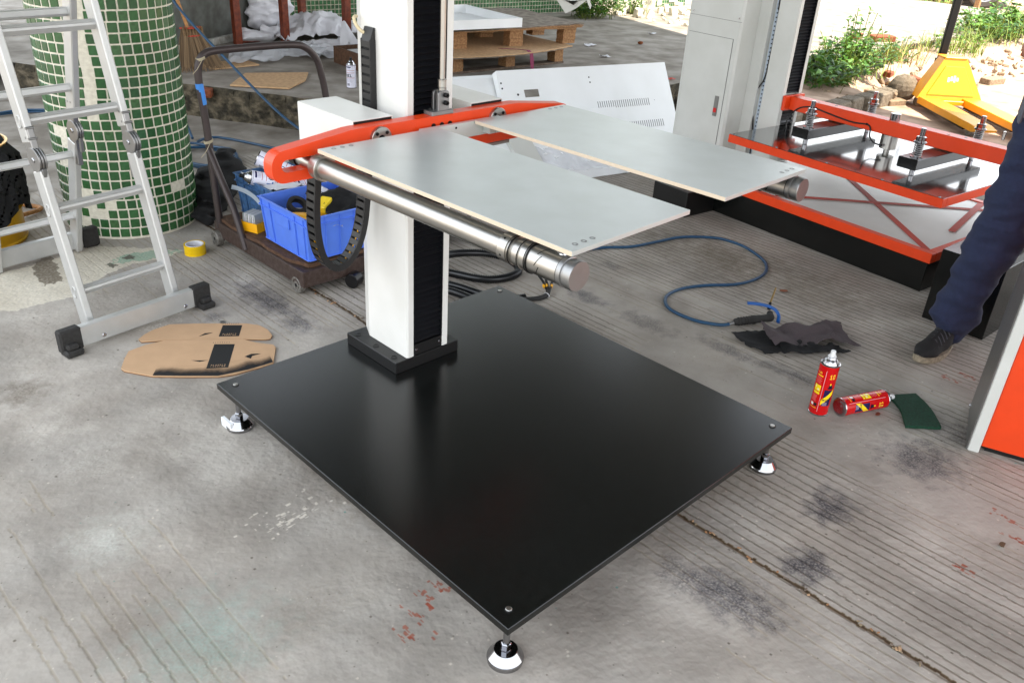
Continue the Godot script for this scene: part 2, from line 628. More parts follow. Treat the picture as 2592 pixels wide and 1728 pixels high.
func letters(img: Image, text: String, x: int, y: int, s: int, c: Color, slant := 0.0) -> void:
	for k in text.length():
		var g: String = GLYPH.get(text[k], "77777")
		for r in 5:
			var bits := g[r].to_int()
			for b in 3:
				if bits & (4 >> b):
					img.fill_rect(Rect2i(x + (k * 4 + b) * s + int((4 - r) * s * slant), y + r * s, s, s), c)


func make_materials() -> void:
	var bt := FastNoiseLite.new()
	bt.seed = 3
	bt.frequency = 0.05
	bt.fractal_octaves = 5
	var nt := NoiseTexture2D.new()
	nt.width = 512
	nt.height = 512
	nt.seamless = true
	nt.noise = bt
	M.bump_tex = nt
	var ft := FastNoiseLite.new()
	ft.seed = 4
	ft.frequency = 0.12
	ft.fractal_octaves = 2
	var nf := NoiseTexture2D.new()
	nf.width = 256
	nf.height = 256
	nf.seamless = true
	nf.noise = ft
	M.peel_tex = nf
	M.soft = noise_tex(0.006, 512, Color(0.965, 0.965, 0.96), Color(1, 1, 1), 21, 0.1)
	M.dirty = noise_tex(0.012, 512, Color(0.74, 0.72, 0.69), Color(1, 1, 1), 22, 0.18)
	M.rusty = noise_tex(0.016, 512, Color(0.80, 0.73, 0.68), Color(1, 0.98, 0.97), 23, 0.2)
	M.mottle = noise_tex(0.03, 512, Color(0.88, 0.87, 0.86), Color(1, 1, 1), 24, 0.2)
	M.fadetone = noise_tex(0.02, 256, Color(0.85, 0.85, 0.85), Color(1, 1, 1), 25, 0.1)
	# machine paint
	M.white = mat(Color(0.86, 0.855, 0.835), 0.32, 0.0, M.soft, 0.004, 1.3, M.peel_tex)
	M.white2 = mat(Color(0.78, 0.785, 0.765), 0.35, 0.0, M.soft, 0.004, 1.3, M.peel_tex)
	M.panelwhite = mat(Color(0.93, 0.94, 0.945), 0.4, 0.0, M.soft, 0.0, 1.0)
	M.orange = mat(Color(0.87, 0.25, 0.055), 0.38, 0.0, M.soft, 0.006, 3.0, M.peel_tex)
	M.blackpaint = mat(Color(0.055, 0.064, 0.060), 0.24, 0.0, M.dirty, 0.010, 5.0, M.peel_tex)
	M.blackpaint.metallic_specular = 0.5
	M.blockblack = mat(Color(0.05, 0.05, 0.05), 0.42, 0.0, M.fadetone, 0.008, 5.0, M.peel_tex)
	M.bellows = mat(Color(0.075, 0.078, 0.092), 0.36)
	M.hole = mat(Color(0.02, 0.02, 0.02), 0.9)
	M.chain = mat(Color(0.075, 0.075, 0.078), 0.5, 0.0, M.fadetone, 0.01, 8.0)
	M.boltblack = mat(Color(0.06, 0.06, 0.06), 0.35, 0.4)
	M.steel = mat(Color(0.70, 0.69, 0.67), 0.33, 1.0, M.soft, 0.0, 6.0)
	M.steel_dull = mat(Color(0.62, 0.62, 0.62), 0.42, 1.0, M.soft, 0.0, 6.0)
	M.chrome = mat(Color(0.62, 0.62, 0.63), 0.10, 1.0)
	M.alu = mat(Color(0.78, 0.80, 0.79), 0.34, 0.35, M.soft, 0.0, 2.0)
	M.creamreflection = mat(Color(0.80, 0.735, 0.645), 0.5)  # warm reflection on the board edges, put into the colour
	M.aluedge = mat(Color(0.78, 0.74, 0.70), 0.5, 0.6)
	M.sheetmirror = mat(Color(0.60, 0.60, 0.60), 0.10, 1.0)
	M.ladder = mat(Color(0.76, 0.76, 0.75), 0.38, 0.45, M.soft, 0.0, 5.0)
	M.rubber = mat(Color(0.17, 0.165, 0.16), 0.8, 0.0, M.dirty, 0.05, 8.0)
	M.darksteel = mat(Color(0.32, 0.275, 0.26), 0.5, 0.35, M.rusty, 0.03, 5.0)
	M.tubebrown = mat(Color(0.25, 0.215, 0.21), 0.42, 0.3, M.soft, 0.01, 5.0)
	M.castor = mat(Color(0.56, 0.55, 0.53), 0.5, 0.5, M.dirty, 0.02, 9.0)
	M.wood_grey = mat(Color(0.42, 0.36, 0.31), 0.85, 0.0, M.dirty, 0.1, 3.0)
	M.wood_brown = mat(Color(0.50, 0.21, 0.09), 0.5, 0.0, M.dirty, 0.02, 3.0)
	M.wood_old = mat(Color(0.36, 0.25, 0.17), 0.85, 0.0, M.dirty, 0.15, 4.0)
	M.pine = mat(Color(0.66, 0.52, 0.36), 0.8, 0.0, M.rusty, 0.06, 5.0)
	M.ply = mat(Color(0.78, 0.64, 0.48), 0.75, 0.0, M.mottle, 0.02, 1.6)
	M.plygrey = mat(Color(0.56, 0.52, 0.47), 0.85, 0.0, M.dirty, 0.02, 1.6)
	M.card = mat(Color(0.76, 0.62, 0.48), 0.85, 0.0, M.soft, 0.0, 3.0)
	M.cardedge = mat(Color(0.45, 0.32, 0.20), 0.9)
	M.ink = mat(Color(0.09, 0.09, 0.09), 0.7, 0.0, M.mottle, 0.0, 8.0)
	M.grout = mat(Color(0.86, 0.84, 0.77), 0.9, 0.0, M.mottle, 0.03, 3.0)
	M.tile_a = mat(Color(0.19, 0.36, 0.20), 0.22, 0.0, M.fadetone, 0.01, 6.0)
	M.tile_b = mat(Color(0.21, 0.39, 0.22), 0.25, 0.0, M.fadetone, 0.01, 6.0)
	M.tile_c = mat(Color(0.17, 0.33, 0.19), 0.25, 0.0, M.fadetone, 0.01, 6.0)
	M.tile_d = mat(Color(0.25, 0.42, 0.24), 0.35, 0.0, M.dirty, 0.01, 6.0)
	M.bluecrate = mat(Color(0.33, 0.49, 0.88), 0.42, 0.0, M.soft, 0.0, 4.0)
	M.bluecrate.subsurf_scatter_enabled = false
	M.oldcrate = mat(Color(0.25, 0.42, 0.62), 0.6, 0.0, M.dirty, 0.02, 5.0)
	M.bluehose = mat(Color(0.08, 0.27, 0.40), 0.4, 0.0, M.fadetone, 0.0, 5.0)
	M.conduit = mat(Color(0.085, 0.09, 0.10), 0.3)
	M.cable = mat(Color(0.05, 0.05, 0.05), 0.5)
	M.yellow = mat(Color(0.92, 0.66, 0.04), 0.4)
	M.tapefilm = mat(Color(0.88, 0.72, 0.05), 0.16)
	M.paper = mat(Color(0.86, 0.86, 0.88), 0.6, 0.0, M.soft, 0.0, 9.0)
	M.blackcloth = mat(Color(0.035, 0.035, 0.04), 0.9, 0.0, M.fadetone, 0.06, 7.0)
	M.rag = mat(Color(0.30, 0.265, 0.275), 0.95, 0.0, M.mottle, 0.05, 9.0)
	M.ragblack = mat(Color(0.055, 0.055, 0.06), 0.95, 0.0, M.fadetone, 0.05, 9.0)
	M.pad = mat(Color(0.05, 0.27, 0.18), 0.98, 0.0, M.dirty, 0.35, 14.0, M.peel_tex)
	M.sack = mat(Color(0.86, 0.86, 0.88), 0.45, 0.0, M.soft, 0.05, 6.0)
	M.film = StandardMaterial3D.new()
	M.film.albedo_color = Color(0.92, 0.93, 0.95, 0.50)
	M.film.transparency = BaseMaterial3D.TRANSPARENCY_ALPHA
	M.film.roughness = 0.3
	M.jack = mat(Color(0.95, 0.64, 0.08), 0.45, 0.0, M.soft, 0.02, 3.0)
	M.drum = mat(Color(0.80, 0.60, 0.08), 0.3, 0.5, M.soft, 0.0, 3.0)
	M.straw = mat(Color(0.50, 0.40, 0.28), 0.9, 0.0, M.dirty, 0.0, 6.0)
	M.bamboo = mat(Color(0.72, 0.53, 0.30), 0.6, 0.0, M.rusty, 0.0, 5.0)
	M.denim = mat(Color(0.14, 0.175, 0.29), 0.92, 0.0, M.fadetone, 0.03, 10.0)
	M.denim.rim_enabled = true
	M.denim.rim = 0.1
	M.shirt = mat(Color(0.66, 0.66, 0.68), 0.9, 0.0, M.soft, 0.02, 10.0)
	M.shirtdark = mat(Color(0.36, 0.37, 0.41), 0.9, 0.0, M.soft, 0.02, 10.0)
	M.skin = mat(Color(0.66, 0.46, 0.36), 0.6)
	M.hair = mat(Color(0.03, 0.025, 0.02), 0.6)
	M.shoe = mat(Color(0.09, 0.088, 0.09), 0.85, 0.0, M.fadetone, 0.05, 20.0, M.peel_tex)
	M.sole = mat(Color(0.62, 0.58, 0.50), 0.8, 0.0, M.dirty, 0.0, 8.0)
	M.lace = mat(Color(0.24, 0.24, 0.26), 0.9)
	M.concrete = mat(Color(0.60, 0.575, 0.54), 0.92, 0.0, M.dirty, 0.12, 0.45)
	M.oldconcrete = mat(Color(0.42, 0.39, 0.335), 0.95, 0.0, noise_tex(0.018, 512, Color(0.30, 0.29, 0.22), Color(1, 0.98, 0.94), 41, 0.25), 1.2, 1.3)
	M.dirt = mat(Color(0.74, 0.64, 0.56), 0.97, 0.0, M.dirty, 0.15, 0.5)
	M.stone = mat(Color(0.52, 0.48, 0.42), 0.95, 0.0, M.dirty, 0.6, 4.0)
	M.brick = mat(Color(0.56, 0.30, 0.18), 0.92, 0.0, M.dirty, 0.3, 5.0)
	M.palebrick = mat(Color(0.62, 0.54, 0.45), 0.92, 0.0, M.dirty, 0.3, 5.0)
	M.greydoor = mat(Color(0.36, 0.37, 0.35), 0.5, 0.1, M.dirty, 0.01, 1.0)
	M.whiteframe = mat(Color(0.72, 0.72, 0.70), 0.5, 0.0, M.dirty, 0.0, 2.0)
	M.canopy = mat(Color(0.24, 0.25, 0.24), 0.8, 0.0, M.dirty, 0.0, 0.5)
	M.leaf_a = mat(Color(0.22, 0.40, 0.08), 0.6)
	M.leaf_b = mat(Color(0.32, 0.50, 0.12), 0.6)
	M.leaf_c = mat(Color(0.13, 0.29, 0.06), 0.6)
	for k in ["leaf_a", "leaf_b", "leaf_c"]:
		M[k].backlight_enabled = true
		M[k].backlight = Color(0.25, 0.3, 0.1)
	M.grass = mat(Color(0.44, 0.50, 0.20), 0.8)
	M.drygrass = mat(Color(0.62, 0.55, 0.33), 0.85)
	M.bark = mat(Color(0.25, 0.20, 0.15), 0.95, 0.0, M.dirty, 0.6, 3.0)
	M.carpaint = mat(Color(0.20, 0.27, 0.24), 0.25, 0.3)
	M.tyre = mat(Color(0.04, 0.04, 0.04), 0.85)
	M.alloy = mat(Color(0.72, 0.72, 0.74), 0.3, 0.8)
	M.glass = StandardMaterial3D.new()
	M.glass.albedo_color = Color(0.1, 0.12, 0.12, 0.5)
	M.glass.transparency = BaseMaterial3D.TRANSPARENCY_ALPHA
	M.glass.roughness = 0.05
	M.tin = mat(Color(0.72, 0.72, 0.73), 0.22, 1.0)
	M.whiteplastic = mat(Color(0.88, 0.88, 0.88), 0.35)
	M.red = mat(Color(0.75, 0.06, 0.05), 0.35)
	M.pinkstrap = mat(Color(0.50, 0.20, 0.32), 0.85)
	M.blueplastic = mat(Color(0.06, 0.32, 0.60), 0.35)
	M.brass = mat(Color(0.62, 0.52, 0.34), 0.35, 0.9)
	M.tapered = mat(Color(0.72, 0.24, 0.18), 0.6)
	M.deckwhite = mat(Color(0.82, 0.81, 0.79), 0.34, 0.0, M.soft, 0.0, 1.5)
	M.greypanel = mat(Color(0.50, 0.50, 0.49), 0.35, 0.55, M.soft, 0.0, 3.0)
	M.label_dark = mat(Color(0.20, 0.21, 0.22), 0.5)
	M.floor = floor_material()


func _ready() -> void:
	rng.seed = 20240611
	var cam := Camera3D.new()
	cam.name = "camera"
	cam.fov = 44.12
	cam.near = 0.05
	cam.far = 400.0
	cam.transform = Transform3D(Basis(Vector3.UP, -0.799) * Basis(Vector3.RIGHT, -0.4915) * Basis(Vector3.BACK, 0.0622), Vector3(-0.9494, 1.5435, 2.1841))
	add_child(cam)
	cam.current = true

	var sky := ProceduralSkyMaterial.new()
	sky.sky_top_color = Color(0.87, 0.905, 0.95)
	sky.sky_horizon_color = Color(0.985, 0.98, 0.965)
	sky.sky_curve = 0.20
	sky.ground_bottom_color = Color(0.45, 0.43, 0.40)
	sky.ground_horizon_color = Color(0.70, 0.68, 0.64)
	sky.energy_multiplier = 1.25
	var env := Environment.new()
	env.background_mode = Environment.BG_SKY
	env.sky = Sky.new()
	env.sky.sky_material = sky
	env.tonemap_mode = Environment.TONE_MAPPER_LINEAR
	env.tonemap_exposure = 3.0
	env.sdfgi_enabled = true
	env.ssao_enabled = true
	env.ssil_enabled = true
	var we := WorldEnvironment.new()
	we.name = "world_environment"
	we.environment = env
	add_child(we)

	var sun := DirectionalLight3D.new()
	sun.name = "sun"
	sun.light_energy = 1.5
	sun.light_color = Color(1.0, 0.95, 0.88)
	sun.light_angular_distance = 0.5
	sun.shadow_enabled = true
	# high sun, a little to the right of and behind the photographer
	sun.transform = Transform3D(Basis.looking_at(Vector3(-0.12, -0.86, -0.42).normalized(), Vector3.UP), Vector3(0, 12, 8))
	add_child(sun)

	make_materials()
	build_setting()
	build_tester()
	build_second_tester()
	build_right_edge()
	build_person()
	build_ladder()
	build_trolley()
	build_floor_things()
	build_platform_things()
	build_yard_things()


func rough_edge(a: Vector3, b: Vector3, n: int, amp: float, sd: int) -> PackedVector2Array:
	var f := FastNoiseLite.new()
	f.seed = sd
	f.frequency = 1.3
	var out := PackedVector2Array()
	var d := (b - a)
	var side := Vector3(-d.z, 0, d.x).normalized()
	for i in n:
		var p := a + d * (float(i) / n)
		var o := side * f.get_noise_2d(p.x * 3.0, p.z * 3.0) * amp
		out.append(Vector2(p.x + o.x, p.z + o.z))
	return out


func build_setting() -> void:
	var g := MB.new()
	g.quaduv(Vector3(FX, 0, FZ + FSIZE), Vector3(FX + FSIZE, 0, FZ + FSIZE), Vector3(FX + FSIZE, 0, FZ), Vector3(FX, 0, FZ), Vector3.UP)
	var fl := struct("concrete_floor", g, M.floor, "grey grooved concrete floor with black paint stains and one long joint")
	# crumbs and leaf bits caught in the joint
	var cr := MB.new()
	cr.colored = true
	for k in 60:
		var z := rng.randf_range(1.25, 2.35) if k > 12 else rng.randf_range(-0.7, -0.3)
		var p := Vector3(0.765 + rng.randf_range(-0.012, 0.012), 0.003, z)
		cr.c = [Color(0.30, 0.15, 0.07), Color(0.25, 0.19, 0.12), Color(0.42, 0.27, 0.15), Color(0.17, 0.13, 0.10)][k % 4]
		cr.t = Transform3D(Basis(Vector3.UP, rng.randf() * TAU) * Basis(Vector3.RIGHT, rng.randf_range(-0.3, 0.3)), p)
		cr.box(Vector3.ZERO, Vector3(rng.randf_range(0.004, 0.016), 0.003, rng.randf_range(0.003, 0.008)), 0.001)
	var crm := mat(Color.WHITE, 0.9)
	crm.vertex_color_use_as_albedo = true
	M.vcol = crm
	var co := part(fl, "joint_crumbs", cr, crm)
	co.set_meta("kind", "stuff")

	var e := MB.new()
	e.quad(Vector3(-60, -0.004, 60), Vector3(90, -0.004, 60), Vector3(90, -0.004, -60), Vector3(-60, -0.004, -60), Vector3.UP)
	struct("ground", e, M.concrete, "pale concrete ground round the grooved floor")
	# bare earth of the yard: a sheet with a gentle uneven rise
	var rows := []
	var nf := FastNoiseLite.new()
	nf.seed = 8
	nf.frequency = 0.6
	for i in 61:
		var row := PackedVector3Array()
		for j in 101:
			var x := 5.7 + j * 0.25
			var z := -9.0 + i * 0.4
			row.append(Vector3(x, 0.002 + maxf(0.0, nf.get_noise_2d(x, z)) * 0.03, z))
		rows.append(row)
	var yd := MB.new()
	yd.grid(rows)
	struct("yard_ground", yd, M.dirt, "pinkish bare earth of the sunlit yard")

	# the raised slab along the wall
	var poly := PackedVector2Array()
	poly.append_array(rough_edge(Vector3(0.95, 0, -4.95), Vector3(1.67, 0, -3.73), 8, 0.03, 3))
	poly.append_array(rough_edge(Vector3(1.67, 0, -3.73), Vector3(2.72, 0, -1.93), 16, 0.035, 4))
	poly.append_array(rough_edge(Vector3(2.72, 0, -1.93), Vector3(15.2, 0, -1.86), 70, 0.05, 5))
	poly.append_array(PackedVector2Array([Vector2(15.2, -1.86), Vector2(15.4, -4.0), Vector2(13.5, -9.5), Vector2(0.5, -9.5), Vector2(0.3, -6.0)]))
	var top := MB.new()
	var idx := Geometry2D.triangulate_polygon(poly)
	for k in range(0, idx.size(), 3):
		var q := [0, 0, 0]
		for m in 3:
			q[m] = Vector3(poly[idx[k + m]].x, 0.22, poly[idx[k + m]].y)
		top.tri(q[0], q[1], q[2], Vector3.UP)
	var slab := struct("raised_slab", top, M.concrete, "raised old concrete slab with a broken edge in front of the tiled wall")
	var side := MB.new()
	for i in poly.size() - 5:
		var a := poly[i]
		var b := poly[i + 1]
		var d := (b - a).normalized()
		var out := Vector3(-d.y, 0, d.x)
		if out.z < 0 and out.x > 0:
			out = -out
		var lip := 0.04 + 0.02 * sin(i * 2.3)
		var ta := Vector3(a.x, 0.22, a.y)
		var tb := Vector3(b.x, 0.22, b.y)
		var ma := ta + Vector3(0, -lip, 0) + out * 0.018
		var mb_ := tb + Vector3(0, -lip, 0) + out * 0.018
		var la := Vector3(a.x, -0.01, a.y) - out * 0.02 * sin(i * 1.7)
		var lb := Vector3(b.x, -0.01, b.y) - out * 0.02 * sin((i + 1) * 1.7)
		side.quad(ta, tb, mb_, ma, (out + Vector3.UP * 0.5).normalized())
		side.quad(ma, mb_, lb, la, out)
	part(slab, "slab_edge", side, M.oldconcrete, "dark mossy broken front edge of the raised slab")

	# tiled wall along the back of the slab
	var w := thing("tiled_wall", "low green mosaic tiled wall behind the pallets and the raised slab", "wall", "", Vector3(3.2, 0.0, -5.78), -0.08, true)
	var ti := Image.create_empty(256, 256, false, Image.FORMAT_RGB8)
	ti.fill(Color(0.80, 0.78, 0.70))
	var th := Image.create_empty(256, 256, false, Image.FORMAT_RGB8)
	th.fill(Color(0.2, 0.2, 0.2))
	var gr := [Color(0.20, 0.42, 0.24), Color(0.24, 0.47, 0.28), Color(0.17, 0.37, 0.22), Color(0.28, 0.50, 0.30)]
	for j in 8:
		for i in 8:
			ti.fill_rect(Rect2i(i * 32 + 3, j * 32 + 3, 27, 27), gr[rng.randi() % 4].lerp(Color(0.22, 0.44, 0.26), rng.randf()))
			th.fill_rect(Rect2i(i * 32 + 3, j * 32 + 3, 27, 27), Color.WHITE)
	var wm := mat(Color.WHITE, 0.3, 0.0, ImageTexture.create_from_image(ti), 0.3, 2.78, ImageTexture.create_from_image(th))
	wm.detail_enabled = true
	wm.detail_blend_mode = BaseMaterial3D.BLEND_MODE_MUL
	wm.detail_albedo = M.dirty
	M.walltile = wm
	var wb := MB.new()
	wb.box2(Vector3(0, 0.1, -0.25), Vector3(6.6, 2.3, 0))
	part(w, "tiled_face", wb, wm)
	var cap := MB.new()
	for k in 46:
		# chipped cement where tiles have come away, low on the sunlit end
		var cx := rng.randf_range(4.5, 6.5)
		cap.box(Vector3(cx, 0.25 + rng.randf() * rng.randf() * 0.5, 0.004), Vector3(0.045 * rng.randi_range(1, 4), 0.045 * rng.randi_range(1, 3), 0.012), 0.003)
	var cp := part(w, "bare_cement_patches", cap, M.grout)
	cp.set_meta("kind", "stuff")

	# steel door leaf and its pale frame
	var dr := thing("steel_door", "grey painted steel door panel behind the broom and brown posts", "door", "", Vector3(2.05, 0.22, -4.78), 0.49, true)
	var db := MB.new()
	db.box2(Vector3(-0.9, 0.02, -0.05), Vector3(1.32, 2.4, 0.0), 0.004)
	part(dr, "door_leaf", db, M.greydoor)
	var df := MB.new()
	df.box2(Vector3(-0.9, 0.0, 0.0), Vector3(1.32, 0.06, 0.035), 0.004)
	part(dr, "bottom_rail", df, M.whiteframe)
	var df2 := MB.new()
	df2.box2(Vector3(1.32, 0.0, -0.06), Vector3(1.37, 2.4, 0.04), 0.004)
	part(dr, "frame", df2, M.whiteframe)

	# roof over the forecourt; the yard on the right lies beyond its edge
	var rf := thing("canopy_roof", "concrete canopy roof over the forecourt above the machines", "roof", "", Vector3(0, 4.7, 0), 0.0, true)
	var rp := PackedVector2Array([Vector2(-2.0, -6.6), Vector2(-2.0, 7.0), Vector2(7.3, 7.0), Vector2(7.36, 2.4), Vector2(7.41, 1.4), Vector2(8.0, -1.2), Vector2(8.5, -2.7), Vector2(9.1, -6.6)])
	var rb := MB.new()
	rb.t = Transform3D(Basis(Vector3.RIGHT, PI / 2), Vector3.ZERO)
	rb.prism(rp, -0.25, 0.0)
	part(rf, "roof_slab", rb, M.canopy)
	build_pillar()


func build_pillar() -> void:
	var c := Vector3(0.542, 0, -1.948)
	var p := thing("tiled_pillar", "round pillar covered in green mosaic tiles behind the ladder", "pillar", "", c, 0.0, true)
	var core := MB.new()
	core.lathe([Vector2(0.3, 0.0), Vector2(0.3, 4.7)], 64)
	part(p, "cement_core", core, M.grout)
	var n := 42
	var pitch := 0.0455
	var rest := [MB.new(), MB.new(), MB.new(), MB.new()]
	var mats := [M.tile_a, M.tile_b, M.tile_c, M.tile_d]
	var shapes := []
	for k in 3:
		var t := MB.new()
		var w: float = [0.0385, 0.0375, 0.0390][k]
		t.box(Vector3(0, 0, 0.0), Vector3(w, [0.0390, 0.0380, 0.0395][k], 0.009), 0.0022)
		shapes.append(t.mesh())
	var cand := []
	var view := Vector2(-0.9494 - c.x, 2.1841 - c.z).normalized()
	for r in 102:
		for k in n:
			var a := TAU * (k + 0.5) / n + 0.02 * sin(r * 0.9)
			var dir := Vector2(sin(a), cos(a))
			var y := 0.03 + r * pitch
			# bare places
			var deg := rad_to_deg(angle_difference(view.angle(), dir.angle()))
			if y > 0.55 and y < 1.06 and deg > 16.0 and deg < 16.0 + 16.0 * (y - 0.30) and deg < 27.0:
				continue
			if y < 0.24 and y > 0.12 and deg > 14.0 and deg < 40.0 and sin(k * 2.1 + r * 1.3) > -0.35:
				continue
			if y < 0.50 and deg > 40.0 and deg < 62.0 and sin(k * 1.1 + r * 2.3) > 0.1:
				continue
			if y > 0.19 and y < 0.25 and deg < -36.0 and deg > -50.0:
				continue
			if rng.randf() < 0.002:
				continue
			var tone := rng.randi_range(0, 7)
			tone = 0 if tone < 4 else (1 if tone < 6 else tone - 4)
			var at := Transform3D(Basis(Vector3.UP, a) * Basis(Vector3.RIGHT, rng.randf_range(-0.02, 0.02)) * Basis(Vector3.UP, rng.randf_range(-0.025, 0.025)), Vector3(dir.x * 0.2975, y, dir.y * 0.2975))
			# rank by how large it shows: facing the viewer, inside the frame, not behind the ladder foot
			var show := cos(deg_to_rad(deg)) - (10.0 if y > 1.25 else 0.0) - absf(y - 0.62) * 0.35
			cand.append([show, at, tone])
	cand.sort_custom(func(x, y): return x[0] > y[0])
	for k in cand.size():
		var tone: int = cand[k][2]
		if k < 300:
			put(p, "tile", shapes[k % 3], mats[tone], cand[k][1])
		else:
			rest[tone].t = cand[k][1]
			rest[tone].box(Vector3.ZERO, Vector3(0.0385, 0.039, 0.009), 0.0022)
	for k in 4:
		var o := part(p, "remaining_tiles", rest[k], mats[k])
		o.set_meta("kind", "stuff")

	# a second, farther pillar at the left border
	var q := thing("far_tiled_pillar", "distant square pillar of small green tiles at the far left edge", "pillar", "", Vector3(0.82, 0, -5.72), 0.6, true)
	var qb := MB.new()
	qb.box2(Vector3(-0.42, 0, -0.3), Vector3(0.12, 4.69, 0.12))
	part(q, "tiled_face", qb, M.walltile)


func bolt_mesh(mb: MB, at: Vector3, axis: Vector3, r: float, h: float) -> void:
	# cap screw with a hexagon socket
	mb.lathe([Vector2(0, h * 0.45), Vector2(r * 0.5, h * 0.45), Vector2(r * 0.5, h), Vector2(r * 0.92, h), Vector2(r, h * 0.9), Vector2(r, 0)], 16, MB.along(at, at + axis))


func bellow_mesh(x0: float, x1: float, y0: float, y1: float, z: float, pitch: float, depth: float) -> MB:
	var mb := MB.new()
	var rows := []
	var y := y0
	var k := 0
	while y <= y1 + 1e-4:
		rows.append([y, z - depth if k % 2 == 0 else z])
		y += pitch * 0.5 * (1.0 + 0.06 * sin(k * 1.3))
		k += 1
	for i in rows.size() - 1:
		var a: float = rows[i][0]
		var b: float = rows[i + 1][0]
		var za: float = rows[i][1]
		var zb: float = rows[i + 1][1]
		mb.quad(Vector3(x0, a, za), Vector3(x1, a, za), Vector3(x1, b, zb), Vector3(x0, b, zb), Vector3(0, zb - za, b - a).normalized() * (1.0 if true else 1.0) * Vector3(1, -1, 1))
	return mb


func build_tester() -> void:
	var D := thing("drop_tester", "drop tester: black base plate, white column, orange arm and two grey wing boards", "testing machine", "", Vector3(0.6, 0, 0.651))
	# base plate on four levelling feet
	var b := MB.new()
	b.box2(Vector3(0, 0.133, 0), Vector3(1.2, 0.153, 1.302), 0.0015)
	var plate := part(D, "base_plate", b, M.blackpaint, "large black painted base plate")
	for s in [[0.04, 0.045], [0.04, 1.262], [1.158, 1.257], [1.165, 0.042]]:
		var x: float = s[0]
		var z: float = s[1]
		var ft := MB.new()
		ft.lathe([Vector2(0, 0), Vector2(0.042, 0), Vector2(0.043, 0.010), Vector2(0.0415, 0.0135), Vector2(0.0275, 0.033), Vector2(0.0265, 0.0335), Vector2(0, 0.0335)], 48, Transform3D(Basis(), Vector3(x, 0, z)))
		var foot := part(D, "levelling_foot", ft, M.chrome, "chromed levelling foot with a bevelled disc")
		var nu := MB.new()
		nu.lathe([Vector2(0.0, 0.0335), Vector2(0.0105, 0.0335), Vector2(0.0125, 0.036), Vector2(0.0125, 0.052), Vector2(0.0105, 0.054), Vector2(0, 0.054)], 6, Transform3D(Basis(), Vector3(x, 0, z)))
		part(foot, "nut", nu, M.chrome)
		var st := MB.new()
		st.rod(Vector3(x, 0.05, z), Vector3(x, 0.134, z), 0.008, 16)
		part(foot, "stem", st, M.chrome)
		var bo := MB.new()
		bo.lathe([Vector2(0.0075, 0.1535), Vector2(0.0075, 0.1565), Vector2(0.0065, 0.1575), Vector2(0, 0.1575)], 20, Transform3D(Basis(), Vector3(x, 0, z)))
		part(plate, "stud_end", bo, M.steel)
		var ring := MB.new()
		ring.lathe([Vector2(0.0102, 0.1531), Vector2(0.0102, 0.1535), Vector2(0.0076, 0.1535)], 20, Transform3D(Basis(), Vector3(x, 0, z)))
		part(plate, "stud_hole", ring, M.hole)
	# block under the column
	b = MB.new()
	b.box2(Vector3(0.4605, 0.153, 0.031), Vector3(0.7225, 0.193, 0.3022), 0.0015)
	var blk := part(D, "column_base", b, M.blockblack)
	for x in [0.482, 0.701]:
		for z in [0.067, 0.1665, 0.2645]:
			var bo := MB.new()
			bo.lathe([Vector2(0.0102, 0.1932), Vector2(0.0102, 0.1945), Vector2(0.0085, 0.1945), Vector2(0.0085, 0.1936), Vector2(0.0045, 0.1936), Vector2(0.0045, 0.1905), Vector2(0, 0.1905)], 20, Transform3D(Basis(), Vector3(x, 0, z)))
			part(blk, "cap_screw", bo, M.boltblack)
	# column: hollow rectangular cover with a chamfered back, open strip in front for the bellows
	var YT := 2.1
	b = MB.new()
	b.t = Transform3D(Basis(Vector3.RIGHT, -PI / 2), Vector3(0, 0, 0))
	# footprint in (x, -z) turned upright
	var fp := PackedVector2Array([Vector2(0.508, -0.2945), Vector2(0.508, -0.094), Vector2(0.540, -0.030), Vector2(0.648, -0.030), Vector2(0.680, -0.094), Vector2(0.680, -0.2945), Vector2(0.6745, -0.300), Vector2(0.653, -0.300), Vector2(0.653, -0.272), Vector2(0.5335, -0.272), Vector2(0.5335, -0.300), Vector2(0.5135, -0.300)])
	b.prism(fp, 0.194, YT)
	part(D, "column", b, M.white, "white column cover")
	var be := bellow_mesh(0.5337, 0.6528, 0.232, YT - 0.02, 0.297, 0.0172, 0.015)
	be.box2(Vector3(0.6502, 0.232, 0.2725), Vector3(0.6529, YT - 0.02, 0.2992))
	be.box2(Vector3(0.5336, 0.232, 0.2725), Vector3(0.5362, YT - 0.02, 0.2992))
	part(D, "bellows", be, M.bellows, "black pleated bellows")
	b = MB.new()
	b.box2(Vector3(0.5337, 0.1945, 0.276), Vector3(0.6528, 0.232, 0.2985), 0.001)
	var bp := part(D, "bellows_plate", b, M.blockblack)
	for x in [0.545, 0.641]:
		var sc := MB.new()
		bolt_mesh(sc, Vector3(x, 0.214, 0.2985), Vector3.BACK, 0.0042, 0.0025)
		part(bp, "screw", sc, M.chrome)

	# the orange arm with a slot at each end
	var outline := PackedVector2Array()
	var half := [[0.300, 0.975], [0.197, 0.9635], [0.152, 0.956], [0.100, 0.9495]]
	# left end, counter-clockwise from the top: rounded corners
	var left := PackedVector2Array()
	left.append(Vector2(0.300, 0.9745))
	left.append(Vector2(0.285, 0.9738))
	left.append(Vector2(0.270, 0.9718))
	for k in 9:
		var a := PI / 2 + 0.12 + (PI / 2 - 0.12) * k / 8.0
		left.append(Vector2(0.092 + cos(a) * 0.038, 0.912 + sin(a) * 0.038))
	for k in 9:
		var a := PI + PI / 2 * k / 8.0
		left.append(Vector2(0.086 + cos(a) * 0.032, 0.900 + sin(a) * 0.032))
	for p in left:
		outline.append(p)
	for k in range(left.size() - 1, -1, -1):
		outline.append(Vector2(1.184 - left[k].x, left[k].y))
	# slots joined to the outline by hairline cuts
	var whole := PackedVector2Array()
